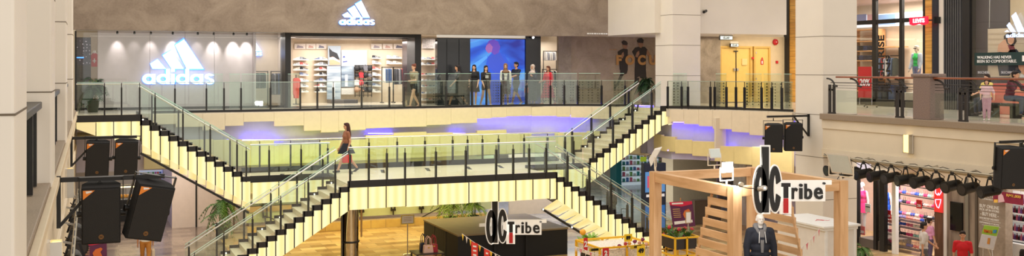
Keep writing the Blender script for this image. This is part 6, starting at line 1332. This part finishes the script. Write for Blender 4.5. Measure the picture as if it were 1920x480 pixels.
# purple event posters
def event_poster(lab, pts, d, leg):
    c = PD(sum(p[0] for p in pts)/4, pts[2][1], d); t = thing('event_poster', lab, 'poster', (c.x, c.y, GZ)); v = c.y
    partw('board', MB().pv(pts, v, .03), mat('poster_purple', (92, 34, 78), .5), t)
    L = lambda a, b: (pts[0][0]+(pts[1][0]-pts[0][0])*a+(pts[3][0]-pts[0][0])*b, pts[0][1]+(pts[1][1]-pts[0][1])*a+(pts[3][1]-pts[0][1])*b)
    def ly(nm, q, m, k): partw(nm, MB().pv([L(*p) for p in q], v-.03-.006*k, .006), m, t)
    ly('red_header', [(0, 0), (1, 0), (1, .12), (.5, .2), (0, .12)], mat('poster_scarlet', (206, 30, 70), .5), 1); ly('title_strip', [(.1, .04), (.6, .04), (.6, .10), (.1, .10)], PAPER, 2)
    ly('violin_print', [(.52, .5), (.62, .36), (.8, .3), (.86, .36), (.78, .48), (.84, .62), (.7, .7), (.56, .64)], mat('violin_orange', (214, 110, 50), .5), 1); ly('keyboard_print', [(.08, .78), (.9, .74), (.9, .84), (.08, .9)], PAPER, 1)
    for k in range(5): ly('text_line', [(.1, .28+.08*k), (.42, .28+.08*k), (.42, .3+.08*k), (.1, .3+.08*k)], mat('text_gold', (226, 190, 120), .5), 1)
    for px in leg: b = PV(px, 440, v+.06); partw('easel_leg', MB().tube(PV(px, pts[2][1]-8, v+.05), Vector((b.x, v+.1, GZ)), .018), mat('easel_wood', (190, 140, 90), .5), t)
    partw('easel_top', MB().tube(PV((pts[0][0]+pts[1][0])/2, pts[0][1]+6, v+.05), PV((pts[0][0]+pts[1][0])/2, pts[0][1]-8, v+.05), .018), MATS['easel_wood'], t)
event_poster('purple concert poster with a violin on an easel behind the kiosk posts', [(1255, 379), (1297, 377), (1303, 424), (1262, 426)], 31.5, (1264, 1298))
event_poster('purple concert poster at the bottom below the near left loudspeakers', [(144, 452), (200, 449), (201, 500), (145, 500)], 27, (150, 196))
t = thing('notice_stand', 'small framed notice on a pole in front of the purple concert poster', 'sign stand', PD(1291, 420, 29)); c = PD(1291, 398, 29); t.location = (c.x, c.y, GZ); v = c.y
partw('frame', MB().rv(1286, 397, 1296, 419, v, .03), mat('frame_tan', (180, 150, 110), .4), t); partw('card', MB().rv(1287, 398.5, 1295, 417.5, v-.008, .008), PAPER, t); partw('pole', MB().tube((c.x, v+.02, GZ+.02), (c.x, v+.02, PV(1291, 419, v).z), .018), STEEL, t); partw('base', MB().lathe((c.x, v+.02, GZ), [(.18, 0), (.16, .03)], 18), STEEL, t)
# bunting
def bunting(label, pts, d, cols, n, sz):
    t = thing('bunting', label, 'bunting', PD(*pts[0], d)); P = []
    for i in range(n*2+1):
        s = i/(n*2)*(len(pts)-1); k = min(int(s), len(pts)-2); f = s-k; P.append(PD(pts[k][0]+(pts[k+1][0]-pts[k][0])*f, pts[k][1]+(pts[k+1][1]-pts[k][1])*f, d-.0))
    partw('string', MB().path(P, .006, 5), PAPER, t)
    for i in range(n):
        a, b = P[2*i], P[2*i+1]; partw('flag', MB().prism([a, b, (a+b)/2+Vector((0, 0, -sz))], (0, .006, 0)), cols[i % len(cols)], t)
FG = [mat('flag_yellow', (246, 206, 60), .6), mat('flag_white', (236, 226, 214), .6), mat('flag_pink', (226, 130, 140), .6)]
bunting('string of small yellow and white flags hanging before the black stage', [(866, 438), (890, 455), (925, 474), (950, 486)], 30.3, [FG[0], FG[1]], 10, .19)
bunting('string of small flags crossing below the right stair keel', [(1078, 462), (1110, 474), (1150, 486)], 25.2, [FG[1], FG[2]], 7, .12)
bunting('string of pink and white flags beside the white counter', [(1537, 428), (1520, 450), (1490, 476)], 22.5, [FG[2], FG[1]], 7, .16)
for px0, py0, px1, py1, lab in ((884, 453, 896, 486, 'red paper banner with white print hanging on the bunting, left one'), (908, 466, 918, 492, 'red paper banner with white print hanging on the bunting, right one')):
    c = PD((px0+px1)/2, py0, 30.1); t = thing('paper_banner', lab, 'banner', c); partw('sheet', MB().prism([PD(px0, py0, 30.1), PD(px1, py0+4, 30.1), PD(px1, py1, 30.1), PD(px0, py1, 30.1)], (0, .01, 0)), mat('coral_red', (222, 60, 50), .5), t)
    for k in range(3): partw('print_mark', MB().prism([PD(px0+3, py0+7+k*8, 30.08), PD(px1-3, py0+8+k*8, 30.08), PD(px1-3, py0+11+k*8, 30.08), PD(px0+3, py0+10+k*8, 30.08)], (0, -.006, 0)), PAPER, t)
# handbags by the stage
def handbag(lab, px, py, d, w, h, m):
    c = PD(px, py, d); c.z -= h/2; t = thing('handbag', lab, 'handbag', c, 0, 'handbags beside the stage')
    part('body', MB().prism([(-w*.42, 0, h), (w*.42, 0, h), (w*.5, 0, h*.3), (w*.46, 0, 0), (-w*.46, 0, 0), (-w*.5, 0, h*.3)], (0, .16, 0)), m, t, bevel=.03)
    for y in (.0, .14): part('handle', MB().path([Vector((-w*.25, y, h)), Vector((-w*.2, y, h+.2)), Vector((0, y, h+.28)), Vector((w*.2, y, h+.2)), Vector((w*.25, y, h))], .012), m, t)
    part('clasp', MB().box(-.03, .03, -.012, 0, h*.75, h*.85), mat('clasp_gold', (210, 170, 80), .3, .8), t)
hs = PD(803, 480, 32.5)
single('bag_table', 'low dark table of handbags at the left side of the stage', 'table', MB().box(hs.x-.5, hs.x+.42, hs.y-.35, hs.y+.45, GZ+.38, GZ+.42).box(hs.x-.46, hs.x-.42, hs.y-.3, hs.y-.26, GZ, GZ+.38).box(hs.x+.36, hs.x+.4, hs.y-.3, hs.y-.26, GZ, GZ+.38).box(hs.x-.46, hs.x-.42, hs.y+.36, hs.y+.4, GZ, GZ+.38).box(hs.x+.36, hs.x+.4, hs.y+.36, hs.y+.4, GZ, GZ+.38), DARK)
handbag('dark navy handbag, leftmost beside the stage', 795, 467, 32.6, .26, .4, mat('navy_leather', (36, 40, 60), .4)); handbag('pale pink handbag in the middle beside the stage', 804, 471, 32.3, .34, .38, mat('pink_leather', (214, 176, 160), .4)); handbag('wine red handbag nearest the stage', 814, 468, 32.4, .28, .36, mat('wine_leather', (150, 24, 44), .4))
# ================================================================ PEOPLE AND MANNEQUINS
def remesh(o, vs, it=3):
    m = o.modifiers.new('remesh', 'REMESH'); m.mode = 'VOXEL'; m.voxel_size = vs; m.use_smooth_shade = True
    s = o.modifiers.new('smooth', 'SMOOTH'); s.factor = .5; s.iterations = it; return o
def V3(*a): return Vector(a)
PCOL = {}
def cm(c, var=.08): 
    n = 'cloth_%d_%d_%d' % c; return mat(n, c, .8, var=var, scale=10)
SK = mat('skin_light_brown', (204, 152, 120), .5); SK2 = mat('skin_pale', (224, 176, 146), .5); MANQ = mat('mannequin_white', (226, 220, 212), .35)
def human(label, loc, rz, h=1.65, skin=None, legs=((0, 0), (0, 0)), arms=((5, 15, 8), (5, 15, 8)), top=None, bottom=None, hair=None, shoes=(40, 36, 36), female=False, cat='person', name='person', lean=0, turn=0, extra=None, group=None, detail=True):
    """legs: (thigh forward deg, knee bend deg) for left(+x), right(-x); arms: (swing forward, elbow bend, out)"""
    skin = skin or SK; k = h/1.70; R = math.radians
    root = thing(name, label, cat, loc, rz, group)
    F = lambda a: V3(0, -math.sin(R(a)), -math.cos(R(a)))
    hipz = .90; J = {}
    for s, (a, b) in ((1, legs[0]), (-1, legs[1])):
        hip = V3(s*.09, 0, hipz); kn = hip+F(a)*.42; an = kn+F(a-b)*.41; J[s] = [hip, kn, an, a-b]
    lo = min(J[s][2].z for s in (1, -1)); dz = .085-lo
    if max(abs(legs[0][0]), abs(legs[1][0])) > 60: dz = .52-.9-.04    # seated: hips near seat height
    off = V3(0, 0, dz); sw = max(legs[0][0], legs[1][0]) > 60
    for s in (1, -1): J[s] = [p+off for p in J[s][:3]]+[J[s][3]]
    up = Euler((R(lean), 0, 0)).to_matrix(); pel = V3(0, 0, hipz)+off
    T = lambda x, y, z: pel+up@V3(x, y, z-.90)
    sh_w = .165 if female else .19; hw = .155 if female else .145
    b = MB()
    b.ell(T(0, .005, .94), (hw, .10, .12), 14); b.ell(T(0, 0, 1.07), (.125 if female else .14, .09, .14), 14); b.ell(T(0, 0, 1.25), (.15 if female else .165, .105, .16), 14)
    if female:
        for s in (-1, 1): b.ell(T(s*.065, -.07, 1.25), (.06, .05, .06), 10)
    b.cap(T(-sh_w+.03, 0, 1.375), T(sh_w-.03, 0, 1.375), .055); b.cap(T(0, .01, 1.38), T(0, -.005, 1.49), .052, .047)
    Hd = T(0, -.015, 1.585); hr = Euler((0, 0, R(turn))).to_matrix(); H = lambda x, y, z: Hd+hr@V3(x, y, z)
    b.ell(H(0, .012, .02), (.074, .09, .088), 16, 0); b.ell(H(0, -.022, -.04), (.055, .06, .068), 14)
    b.ell(H(0, -.088, -.012), (.013, .018, .026), 8); b.ell(H(0, -.08, .03), (.05, .012, .01), 8); b.ell(H(0, -.072, -.062), (.024, .012, .009), 8)
    for s in (-1, 1): b.ell(H(s*.076, .01, -.01), (.012, .02, .032), 8)
    W = {}
    for s, (sw_, bd, out) in ((1, arms[0]), (-1, arms[1])):
        sh = T(s*sh_w, 0, 1.365); d1 = V3(s*math.sin(R(out)), -math.sin(R(sw_))*math.cos(R(out)), -math.cos(R(sw_))*math.cos(R(out))).normalized(); el = sh+d1*.285
        q = sw_+bd; d2 = V3(s*math.sin(R(out))*.3-s*math.sin(R(bd))*.18, -math.sin(R(q)), -math.cos(R(q))).normalized(); wr = el+d2*.25
        b.cap(sh, el, .048 if not female else .042, .036); b.cap(el, wr, .037, .025); W[s] = (sh, el, wr, d2)
        side = d2.cross(V3(s, 0, 0)).normalized(); acr = d2.cross(side).normalized()
        pc = wr+d2*.05; b.cap(wr, pc+d2*.03, .024, .026, 8)
        if detail:
            for i in range(4):
                o = side*((i-1.5)*.0175); l = (.062, .074, .07, .054)[i]; f0 = wr+d2*.085+o; f1 = f0+(d2+acr*.18*s).normalized()*l*.5; f2 = f1+(d2+acr*.55*s).normalized()*l*.5; b.cap(f0, f1, .0095, .009, 6); b.cap(f1, f2, .009, .008, 6)
            th = wr+d2*.03-side*.022; t1 = th+(d2*.7-side*.6+acr*.2*s).normalized()*.04; b.cap(th, t1, .012, .011, 6); b.cap(t1, t1+(d2-side*.2).normalized()*.03, .0105, .009, 6)
    for s in (1, -1):
        hip, kn, an, fa = J[s]; b.cap(hip, kn, .078, .052, 12); m_ = kn.lerp(an, .3); b.cap(kn, m_, .05, .054); b.cap(m_, an, .054, .034)
        tip = V3(0, -math.cos(R(fa*.5)), -math.sin(R(-fa*.5))*-.0).normalized()
        tip = V3(0, -math.cos(R(fa)), math.sin(R(fa))).normalized() if fa < -5 else V3(0, -1, 0); 
        if fa < -5: tip = V3(0, -math.cos(R(-fa)), -math.sin(R(-fa))).normalized()
        b.cap(an+V3(0, .03, -.045), an+tip*.15+V3(0, 0, -.055), .036, .028); J[s].append(tip)
    sc = Matrix.Translation((0, 0, .018))@Matrix.Scale(k, 4); place_mb(b, sc); body = part('body', b, skin, root); remesh(body, .011 if detail else .016, 2)
    if hair and hair.get('eyes', True):
        for s in (-1, 1): part('eye', place_mb(MB().ell(H(s*.03, -.082, .008), (.011, .006, .007), 8), sc), mat('eye_dark', (30, 22, 20), .3), root)
        part('mouth', place_mb(MB().ell(H(0, -.084, -.062), (.02, .005, .005), 8), sc), mat('lip_red', (160, 80, 76), .5), root)
    def cloth(nm, mb, c, vs=.016): o = part(nm, place_mb(mb, sc), cm(c) if isinstance(c, tuple) else c, root); remesh(o, vs, 3); return o
    e = .016
    if top:
        m = MB(); ln = top.get('sleeve', .55); g = top.get('loose', 0)
        m.ell(T(0, 0, 1.25), ((.15 if female else .165)+e+g, .105+e+g, .165), 14); m.ell(T(0, 0, 1.07), (.135+e+g, .095+e+g, .15), 14); m.cap(T(-sh_w+.035, 0, 1.37), T(sh_w-.035, 0, 1.37), .062+g*.5)
        hem = top.get('hem', .9); m.cap(T(0, 0, 1.0), T(0, 0, hem+.08), .10, .11) if hem < .95 else None
        if hem < .95: m.ell(T(0, .005, hem+.05), (hw+e+g, .10+e+g, .09), 14)
        if female:
            for s in (-1, 1): m.ell(T(s*.065, -.07, 1.25), (.07, .06, .07), 10)
        for s in (1, -1):
            sh, el, wr, d2 = W[s]
            if ln > .05: m.cap(sh, sh.lerp(el, min(1, ln*1.8)), .06+g*.5, .052+g*.6)
            if ln > .6: m.cap(el, el.lerp(wr, (ln-.6)/.4*.92), .05+g*.5, .038+g*.5)
        cloth(top.get('name', 'shirt'), m, top['c'])
        if top.get('print'): part('shirt_print', place_mb(MB().box(-.07, .07, -.128-g*1.0, -.11, 1.18+off.z, 1.30+off.z), sc), cm(top['print']), root)
    if bottom:
        kd = bottom['kind']; m = MB(); g = bottom.get('loose', 0)
        if kd in ('trousers', 'shorts'):
            m.ell(T(0, .005, .93), (hw+e, .10+e, .125), 14)
            for s in (1, -1):
                hip, kn, an = J[s][:3]
                if kd == 'shorts': m.cap(hip, hip.lerp(kn, bottom.get('len', .55)), .094+g, .082+g)
                else: m.cap(hip, kn, .094+g, .066+g); m.cap(kn, kn.lerp(an, .93), .066+g, .05+g)
            cloth(kd, m, bottom['c'])
        else:
            w0 = hw+.02; zb = bottom.get('hem', .5); fl = bottom.get('flare', .05); n = 24; z0 = T(0, 0, 1.02).z; ym = (J[1][1].y+J[-1][1].y)*.5*(1-min(1, (zb)/.9)); sp = abs(J[1][1].y-J[-1][1].y)*.55
            prof = []; vs = []
            for i in range(7):
                s = i/6; z = z0+(zb-z0)*s; a_ = w0+fl*s-.03*(i == 0); b_ = .115+(fl+sp*.8)*s
                for q in range(n): t = 2*PI*q/n; rp = 1+.05*s*math.sin(q*2.6*2*PI/n*3); vs.append((a_*rp*math.cos(t), ym*s+b_*rp*math.sin(t), z))
            mm = MB(); mm.add(vs, [(i*n+q, (i+1)*n+q, (i+1)*n+(q+1) % n, i*n+(q+1) % n) for i in range(6) for q in range(n)], 0, True); mm.add(vs, [tuple(range(n)), tuple(range(7*n-1, 6*n-1, -1))])
            o = part(kd, place_mb(mm, sc), cm(bottom['c']), root)
    if shoes:
        for s in (1, -1):
            an, tip = J[s][2], J[s][4]; m = MB().cap(an+V3(0, .035, -.045), an+tip*.155+V3(0, 0, -.054), .044, .035); o = part('shoe', place_mb(m, sc), cm(shoes), root); remesh(o, .012, 2)
    if hair:
        c = hair['c']; kd = hair.get('kind', 'short'); m = MB()
        if kd == 'hijab':
            m.ell(H(0, .03, .025), (.092, .098, .108), 14); m.ell(H(0, .0, .06), (.085, .085, .07), 12); m.cap(H(0, .02, -.09), T(0, 0, 1.40), .085, .11); m.ell(T(0, -.03, 1.35), (.17, .13, .09), 12)
            for s in (-1, 1): m.cap(H(s*.068, -.03, .05), H(s*.055, -.045, -.09), .024, .03)
            cloth('headscarf', m, c, .012)
        else:
            m.ell(H(0, .022, .045), (.086, .1, .082), 14); m.ell(H(0, -.02, .085), (.07, .07, .035), 12); m.ell(H(0, .05, -.01), (.075, .06, .08), 12)
            if kd == 'long': m.cap(H(0, .06, .0), T(0, .09, 1.28), .075, .07); [m.cap(H(s*.07, .01, .03), H(s*.075, .02, -.16), .025, .03) for s in (-1, 1)]
            if kd == 'bob': [m.cap(H(s*.072, .01, .04), H(s*.07, .01, -.08), .028, .03) for s in (-1, 1)]; m.cap(H(0, .06, 0), H(0, .06, -.09), .07, .07)
            if kd == 'bun': m.ell(H(0, .09, .1), (.045, .045, .045), 10)
            cloth('hair', m, c, .012)
    if extra: extra(root, T, W, sc, J, H)
    return root
def bagf(nm, c, w=.3, h=.26, hand=1, strap=None):
    def f(root, T, W, sc, J, H):
        wr = W[hand][2]+W[hand][3]*.1; p = wr+V3(0, 0, -.12-h/2)
        part(nm, place_mb(MB().obox(p, (.1, w, h)), sc), cm(c), root, bevel=.025); part('bag_handle', place_mb(MB().path([p+V3(0, -w*.25, h/2), wr+V3(0, -.02, -.02), wr+V3(0, .02, -.02), p+V3(0, w*.25, h/2)], .009), sc), cm(c), root)
    return f
LEFT, RIGHT, CAM, AWAY = -PI/2, PI/2, -TH, PI-TH      # facing directions (figure looks along -y at rz = 0)
def G(px, v, z=0): p = PV(px, 200, v); return Vector((p.x, v, z))
walk = ((24, 6), (-14, 22)); walk2 = ((-16, 20), (26, 8)); stand = ((3, 2), (-3, 3))
human('woman with ginger bun in khaki blouse and black shorts walking past the portal', G(776, 37.2), LEFT+.5, 1.68, SK2, walk, ((10, 75, 5), (-20, 20, 8)), {'c': (150, 138, 110), 'sleeve': .55}, {'kind': 'shorts', 'c': (24, 22, 24), 'len': .35}, {'c': (110, 56, 40), 'kind': 'bun'}, (180, 140, 120), True)
human('dark-haired woman in a long grey coat striding left before the video wall', G(858, 37.3), LEFT, 1.66, SK, walk2, ((25, 20, 8), (-25, 10, 8)), {'c': (60, 60, 62), 'sleeve': .5, 'loose': .02}, {'kind': 'skirt', 'c': (66, 66, 66), 'hem': .42, 'flare': .1}, {'c': (30, 22, 24), 'kind': 'long'}, (60, 54, 50), True)
human('long-haired woman in a black dress, left of the pair before the bright screen', G(889, 37.55), CAM-.2, 1.62, SK2, ((10, 4), (-6, 10)), ((0, 30, 6), (5, 10, 6)), {'c': (26, 26, 30), 'sleeve': .5}, {'kind': 'skirt', 'c': (24, 24, 28), 'hem': .58, 'flare': .06}, {'c': (34, 22, 22), 'kind': 'long'}, (200, 190, 180), True)
human('long-haired woman in black top and shorts, right of the pair before the bright screen', G(911, 37.45), CAM+.4, 1.63, SK2, walk, ((-18, 8, 10), (10, 30, 6)), {'c': (28, 26, 28), 'sleeve': .5, 'print': (190, 190, 190)}, {'kind': 'shorts', 'c': (26, 26, 32), 'len': .4}, {'c': (36, 24, 22), 'kind': 'long'}, (210, 200, 190), True)
human('girl in brown headscarf and white blouse with navy vest near the dark column', G(948, 37.4), CAM, 1.66, SK2, ((4, 2), (-2, 4)), ((4, 12, 8), (8, 45, 6)), {'c': (226, 222, 214), 'sleeve': 1.0}, {'kind': 'skirt', 'c': (60, 58, 66), 'hem': .45, 'flare': .04}, {'c': (126, 92, 68), 'kind': 'hijab'}, (230, 226, 220), True,
      extra=lambda root, T, W, sc, J, H: [part('vest_panel', place_mb(MB().prism([T(s*.06, -.135, 1.0), T(s*.135, -.11, 1.0), T(s*.145, -.1, 1.36), T(s*.09, -.12, 1.40)], (0, .02, 0)), sc), cm((34, 38, 66)), root) for s in (-1, 1)])
human('man with cap-like dark hair in navy tee reaching left behind the headscarf girl', G(968, 38.1), LEFT+.35, 1.78, SK, walk, ((48, 30, 8), (10, 60, 6)), {'c': (34, 38, 52), 'sleeve': .5}, {'kind': 'shorts', 'c': (30, 32, 44), 'len': .8}, {'c': (24, 20, 22)}, (210, 206, 204))
human('woman in patterned headscarf and navy coat carrying an orange bag', G(999, 37.55), LEFT+.7, 1.62, SK, stand, ((20, 95, 4), (5, 40, 6)), {'c': (36, 42, 56), 'sleeve': 1.0, 'loose': .015}, {'kind': 'skirt', 'c': (44, 46, 60), 'hem': .18, 'flare': .02}, {'c': (196, 180, 168), 'kind': 'hijab'}, (40, 36, 40), True, extra=bagf('shoulder_bag', (190, 66, 36), .24, .22, -1))
human('woman in a bright red dress walking at the right end of the sportswear shop', G(1028, 37.5), LEFT+.5, 1.62, SK, walk2, ((-5, 20, 8), (15, 60, 6)), {'c': (206, 34, 48), 'sleeve': .75}, {'kind': 'skirt', 'c': (200, 34, 60), 'hem': .30, 'flare': .12}, {'c': (96, 52, 36), 'kind': 'long'}, (180, 120, 90), True)
human('woman in black skirt walking left across the stair landing with a red handbag', Vector((PV(650, 300, 33.6).x, 33.6, -2.0)), LEFT+.1, 1.70, SK, ((26, 4), (-18, 22)), ((-12, 30, 8), (12, 15, 8)), {'c': (150, 96, 70), 'sleeve': .3}, {'kind': 'skirt', 'c': (24, 28, 40), 'hem': .62, 'flare': .05}, {'c': (66, 30, 26), 'kind': 'long'}, (40, 36, 36), True, extra=bagf('red_handbag', (206, 44, 36), .32, .26, 1))
p = PD(1148, 400, 38.5); human('man in dark camouflage shirt seen behind the lower right stair', (p.x, p.y, GZ), AWAY+.9, 1.78, SK, ((16, 6), (-10, 14)), ((5, 12, 6), (0, 14, 6)), {'c': (74, 76, 46), 'sleeve': .6, 'loose': .01}, {'kind': 'trousers', 'c': (40, 36, 36)}, {'c': (28, 20, 18)}, (40, 36, 36))
p = PD(1158, 440, 38.0); t = thing('suitcase', 'dark red upright suitcase beside the man in camouflage shirt', 'suitcase', (p.x+.15, p.y-.2, GZ)); part('shell', MB().box(-.24, .24, -.14, .14, .06, .75), mat('suitcase_wine', (84, 30, 36), .4), t, bevel=.04); part('handle', MB().path([(-.1, 0, .75), (-.1, 0, 1.05), (.1, 0, 1.05), (.1, 0, .75)], .012), BLACK, t)
for x in (-.18, .18): part('wheel', MB().tube((x, -.03, .04), (x, .03, .04), .04), BLACK, t)
p = PD(273, 450, 31.5); human('person in white top and orange trousers walking below the tilted loudspeaker', (p.x, p.y, GZ), AWAY+.4, 1.68, SK, ((14, 4), (-8, 14)), ((0, 14, 8), (4, 16, 8)), {'c': (232, 224, 212), 'sleeve': .6, 'loose': .01}, {'kind': 'trousers', 'c': (196, 132, 60)}, {'c': (30, 24, 24)}, (60, 50, 46), extra=bagf('tote_bag', (230, 214, 190), .34, .34, -1))
p = PD(1732, 450, 30.2); human('man in pale grey tee striding right in front of the lingerie shop', (p.x, p.y, GZ), RIGHT-.5, 1.74, SK, ((24, 6), (-16, 24)), ((34, 20, 8), (-20, 20, 8)), {'c': (206, 200, 194), 'sleeve': .5, 'loose': .01, 'print': (110, 110, 116)}, {'kind': 'trousers', 'c': (92, 92, 96)}, {'c': (32, 26, 24)}, (220, 216, 210))
p = PD(1743, 440, 32.3); human('child with a bun in a lilac top behind the man in grey', (p.x, p.y, GZ), RIGHT-.2, 1.5, SK2, stand, ((5, 12, 8), (4, 14, 8)), {'c': (214, 150, 190), 'sleeve': .5}, {'kind': 'trousers', 'c': (90, 80, 110)}, {'c': (44, 28, 26), 'kind': 'bun'}, (200, 190, 190), True)
p = PD(1805, 450, 28.6); human('man in red polo shirt walking past the grey timber wall', (p.x, p.y, GZ), LEFT+.8, 1.70, SK, ((16, 4), (-10, 16)), ((8, 20, 8), (-8, 14, 8)), {'c': (206, 28, 40), 'sleeve': .5}, {'kind': 'trousers', 'c': (44, 42, 50)}, {'c': (34, 24, 20)}, (50, 46, 44))
p = PD(1918, 470, 26.4); human('person with dark hair and dark clothes at the lower right corner', (p.x, p.y, GZ), AWAY, 1.55, SK, stand, ((8, 12, 8), (4, 14, 8)), {'c': (60, 44, 60), 'sleeve': .6}, {'kind': 'trousers', 'c': (40, 40, 50)}, {'c': (30, 22, 22), 'kind': 'bob'}, (40, 36, 36), True)
# seated family on the right gallery
seat = ((88, 88), (84, 86))
p = PU(1853, 200, 25.6); human('woman in yellow top seated on the dark bench behind the child', (25.55, p.y-.0, 0.09), -PI/2, 1.62, SK2, seat, ((30, 60, 6), (25, 50, 6)), {'c': (236, 214, 120), 'sleeve': .5}, {'kind': 'trousers', 'c': (60, 60, 76)}, {'c': (40, 26, 24), 'kind': 'long'}, (60, 50, 50), True)
p = PU(1888, 200, 25.6); human('man in maroon shirt seated on the bench leaning towards the child', (25.55, p.y-.1, 0.09), 0+.25, 1.78, SK, seat, ((50, 55, 4), (35, 50, 4)), {'c': (92, 40, 52), 'sleeve': .5, 'loose': .01}, {'kind': 'trousers', 'c': (56, 66, 92)}, {'c': (30, 24, 24)}, (40, 36, 36), lean=16)
p = PU(1850, 200, 23.6); human('small child in pink flowered top standing behind the balustrade', (23.6, p.y, 0), -.9, 1.16, SK2, stand, ((10, 30, 25), (12, 40, 12)), {'c': (226, 190, 196), 'sleeve': .5, 'loose': .015}, {'kind': 'trousers', 'c': (206, 160, 180), 'loose': .01}, {'c': (40, 26, 24), 'kind': 'bob'}, (230, 210, 214), True)
# mannequins
NH = {'c': (40, 34, 34), 'eyes': False}
p = PD(1425, 440, 21.6)
def hood(root, T, W, sc, J, H):
    o = part('hood', place_mb(MB().cap(T(-.07, .03, 1.46), T(.07, .03, 1.46), .06).cap(T(-.09, -.02, 1.44), T(-.03, -.1, 1.33), .035).cap(T(.09, -.02, 1.44), T(.03, -.1, 1.33), .035), sc), cm((120, 118, 118)), root); remesh(o, .012)
    part('inner_shirt', place_mb(MB().prism([T(-.045, -.14, 1.42), T(.045, -.14, 1.42), T(.02, -.15, 1.0), T(-.02, -.15, 1.0)], (0, .02, 0)), sc), cm((124, 122, 122)), root)
    for s in (-1, 1): part('drawstring', place_mb(MB().tube(T(s*.05, -.135, 1.38), T(s*.065, -.165, 1.18), .006), sc), PAPER, root)
human('bald white mannequin in dark jacket over a grey hoodie inside the kiosk', (p.x, p.y, -3.6), CAM+.05, 1.98, MANQ, stand, ((2, 10, 12), (2, 10, 12)), {'c': (30, 34, 46), 'sleeve': 1.0, 'loose': .03, 'name': 'jacket'}, {'kind': 'trousers', 'c': (40, 44, 56)}, None, (60, 50, 46), cat='mannequin', name='mannequin', extra=hood)
y = PU(1617, 400, 25.75).y; human('white mannequin in a hot pink slip dress in the lingerie window', (25.75, y, GZ+.3), -PI/2+.2, 1.86, MANQ, stand, ((2, 12, 14), (2, 12, 14)), {'c': (236, 40, 120), 'sleeve': 0, 'name': 'slip_top'}, {'kind': 'slip_skirt', 'c': (236, 40, 120), 'hem': .72, 'flare': .05}, None, None, True, 'mannequin', 'mannequin')
y = PU(1651, 400, 26.1).y; human('white mannequin in royal blue lingerie behind the black window post', (26.35, y+.0, GZ+.3), -PI/2+.1, 1.82, MANQ, stand, ((2, 12, 20), (2, 12, 20)), {'c': (40, 90, 200), 'sleeve': 0, 'hem': 1.0, 'name': 'camisole'}, {'kind': 'briefs', 'c': (40, 90, 200), 'hem': .78, 'flare': .0}, None, None, True, 'mannequin', 'mannequin')
y = PU(1719, 150, 29.8).y; human('mannequin in green top, denim jacket and dark glasses in the jeans shop window', (29.8, y, .55), -PI/2+.1, 1.80, mat('mannequin_tan', (214, 196, 176), .4), stand, ((4, 20, 10), (4, 20, 10)), {'c': (44, 190, 90), 'sleeve': .3}, {'kind': 'trousers', 'c': (110, 134, 168)}, {'c': (206, 196, 180), 'eyes': False}, (230, 226, 220), True, 'mannequin', 'mannequin',
      extra=lambda root, T, W, sc, J, H: [remesh(part('jacket_side', place_mb(MB().cap(T(s*.13, -.03, 1.36), T(s*.14, -.03, 1.0), .065, .075).cap(W[s][0], W[s][1], .068, .06).cap(W[s][1], W[s][2], .06, .048), sc), cm((170, 182, 196)), root), .015) for s in (-1, 1)]+[part('sunglasses', place_mb(MB().obox(H(0, -.095, .01), (.12, .02, .03)), sc), BLACK, root)])
single('mannequin_stand', 'low plinth under the denim-jacket mannequin', 'plinth', MB().box(29.45, 30.15, y-.35, y+.35, .02, .55), WHITE, bevel=.01)
# ================================================================ LIGHT, WORLD, CAMERA
w = bpy.data.worlds.new('world'); bpy.context.scene.world = w; w.use_nodes = True
bg = w.node_tree.nodes['Background']; bg.inputs[0].default_value = (1.0, .93, .84, 1); bg.inputs[1].default_value = 1.12
cam = bpy.data.cameras.new('camera'); co = bpy.data.objects.new('camera', cam); COL.objects.link(co)
co.location = (0, 0, EZ); co.rotation_euler = (PI/2, 0, -TH); cam.sensor_width = 36; cam.lens = 36*FP/1920
cam.shift_y = -(240-HY)/1920; cam.clip_end = 300; cam.clip_start = .05
sc = bpy.context.scene; sc.camera = co
sc.view_settings.view_transform = 'Standard'; sc.view_settings.look = 'None'; sc.view_settings.exposure = 0; sc.view_settings.gamma = 1; sc.view_settings.use_curve_mapping = False
sc.cycles.transparent_max_bounces = 40; sc.cycles.use_denoising = True; sc.cycles.max_bounces = 8; sc.cycles.diffuse_bounces = 3; sc.cycles.glossy_bounces = 3; sc.cycles.sample_clamp_indirect = 4
# area lights added to brighten shops, concourse, atrium and fascia
area((10.5, 41.4, 2.6), 4.5, 300, (1, .93, .86), sy=3.2); area((6.6, 40.3, 2.7), 1.6, 40, (1, .93, .86), sy=1.6)
area((13.9, 40.2, 2.75), 1.2, 30, (1, .95, .9), sy=1.0); area((18.9, 41.2, 2.75), 1.4, 45, (1, .95, .9), sy=1.6)
area((9, 37.2, 2.7), 18, 60, (1, .92, .82), sy=.6)
area((25.5, 35.5, 2.8), 5, 90, (1, .86, .62), sy=2.5)
area((9.5, 31, 6.9), 16, 900, (1, .93, .84), sy=14)  # broad light added above the open atrium to lift the floors
area((9.5, 36.5, -2.0), 9, 300, (1, .80, .30), sy=3)
area((2.5, 39, -2.0), 4, 170, (1, .9, .85), sy=6)
area((19, 41, -2.0), 8, 480, (.92, .96, 1), sy=7)
area((22.6, 25, -1.25), 3, 150, (1, .93, .86), sy=10)

area((30.2, 30.5, 4.2), 2.5, 480, (1, .9, .8), sy=7); area((27, 22, 4.0), 3, 110, (1, .9, .8), sy=10); area((28.9, 21, 4.2), 1, 60, (1, .92, .85), sy=8)
area((25.75, 28.5, -1.97), .8, 330, (1, .94, .92), rot=(0, -.45, 0), sy=7); area((25.8, 19, -1.4), 1.2, 120, (1, .94, .92), sy=8)
area((11, 34.95, -1.98), 12, 70, (.9, 1, .12), rot=(PI-.35, 0, 0), sy=.25)  # upturned yellow light added to wash the lower petals
area((10.5, 46, -2.0), 20, 260, (1, .95, .92), sy=6)
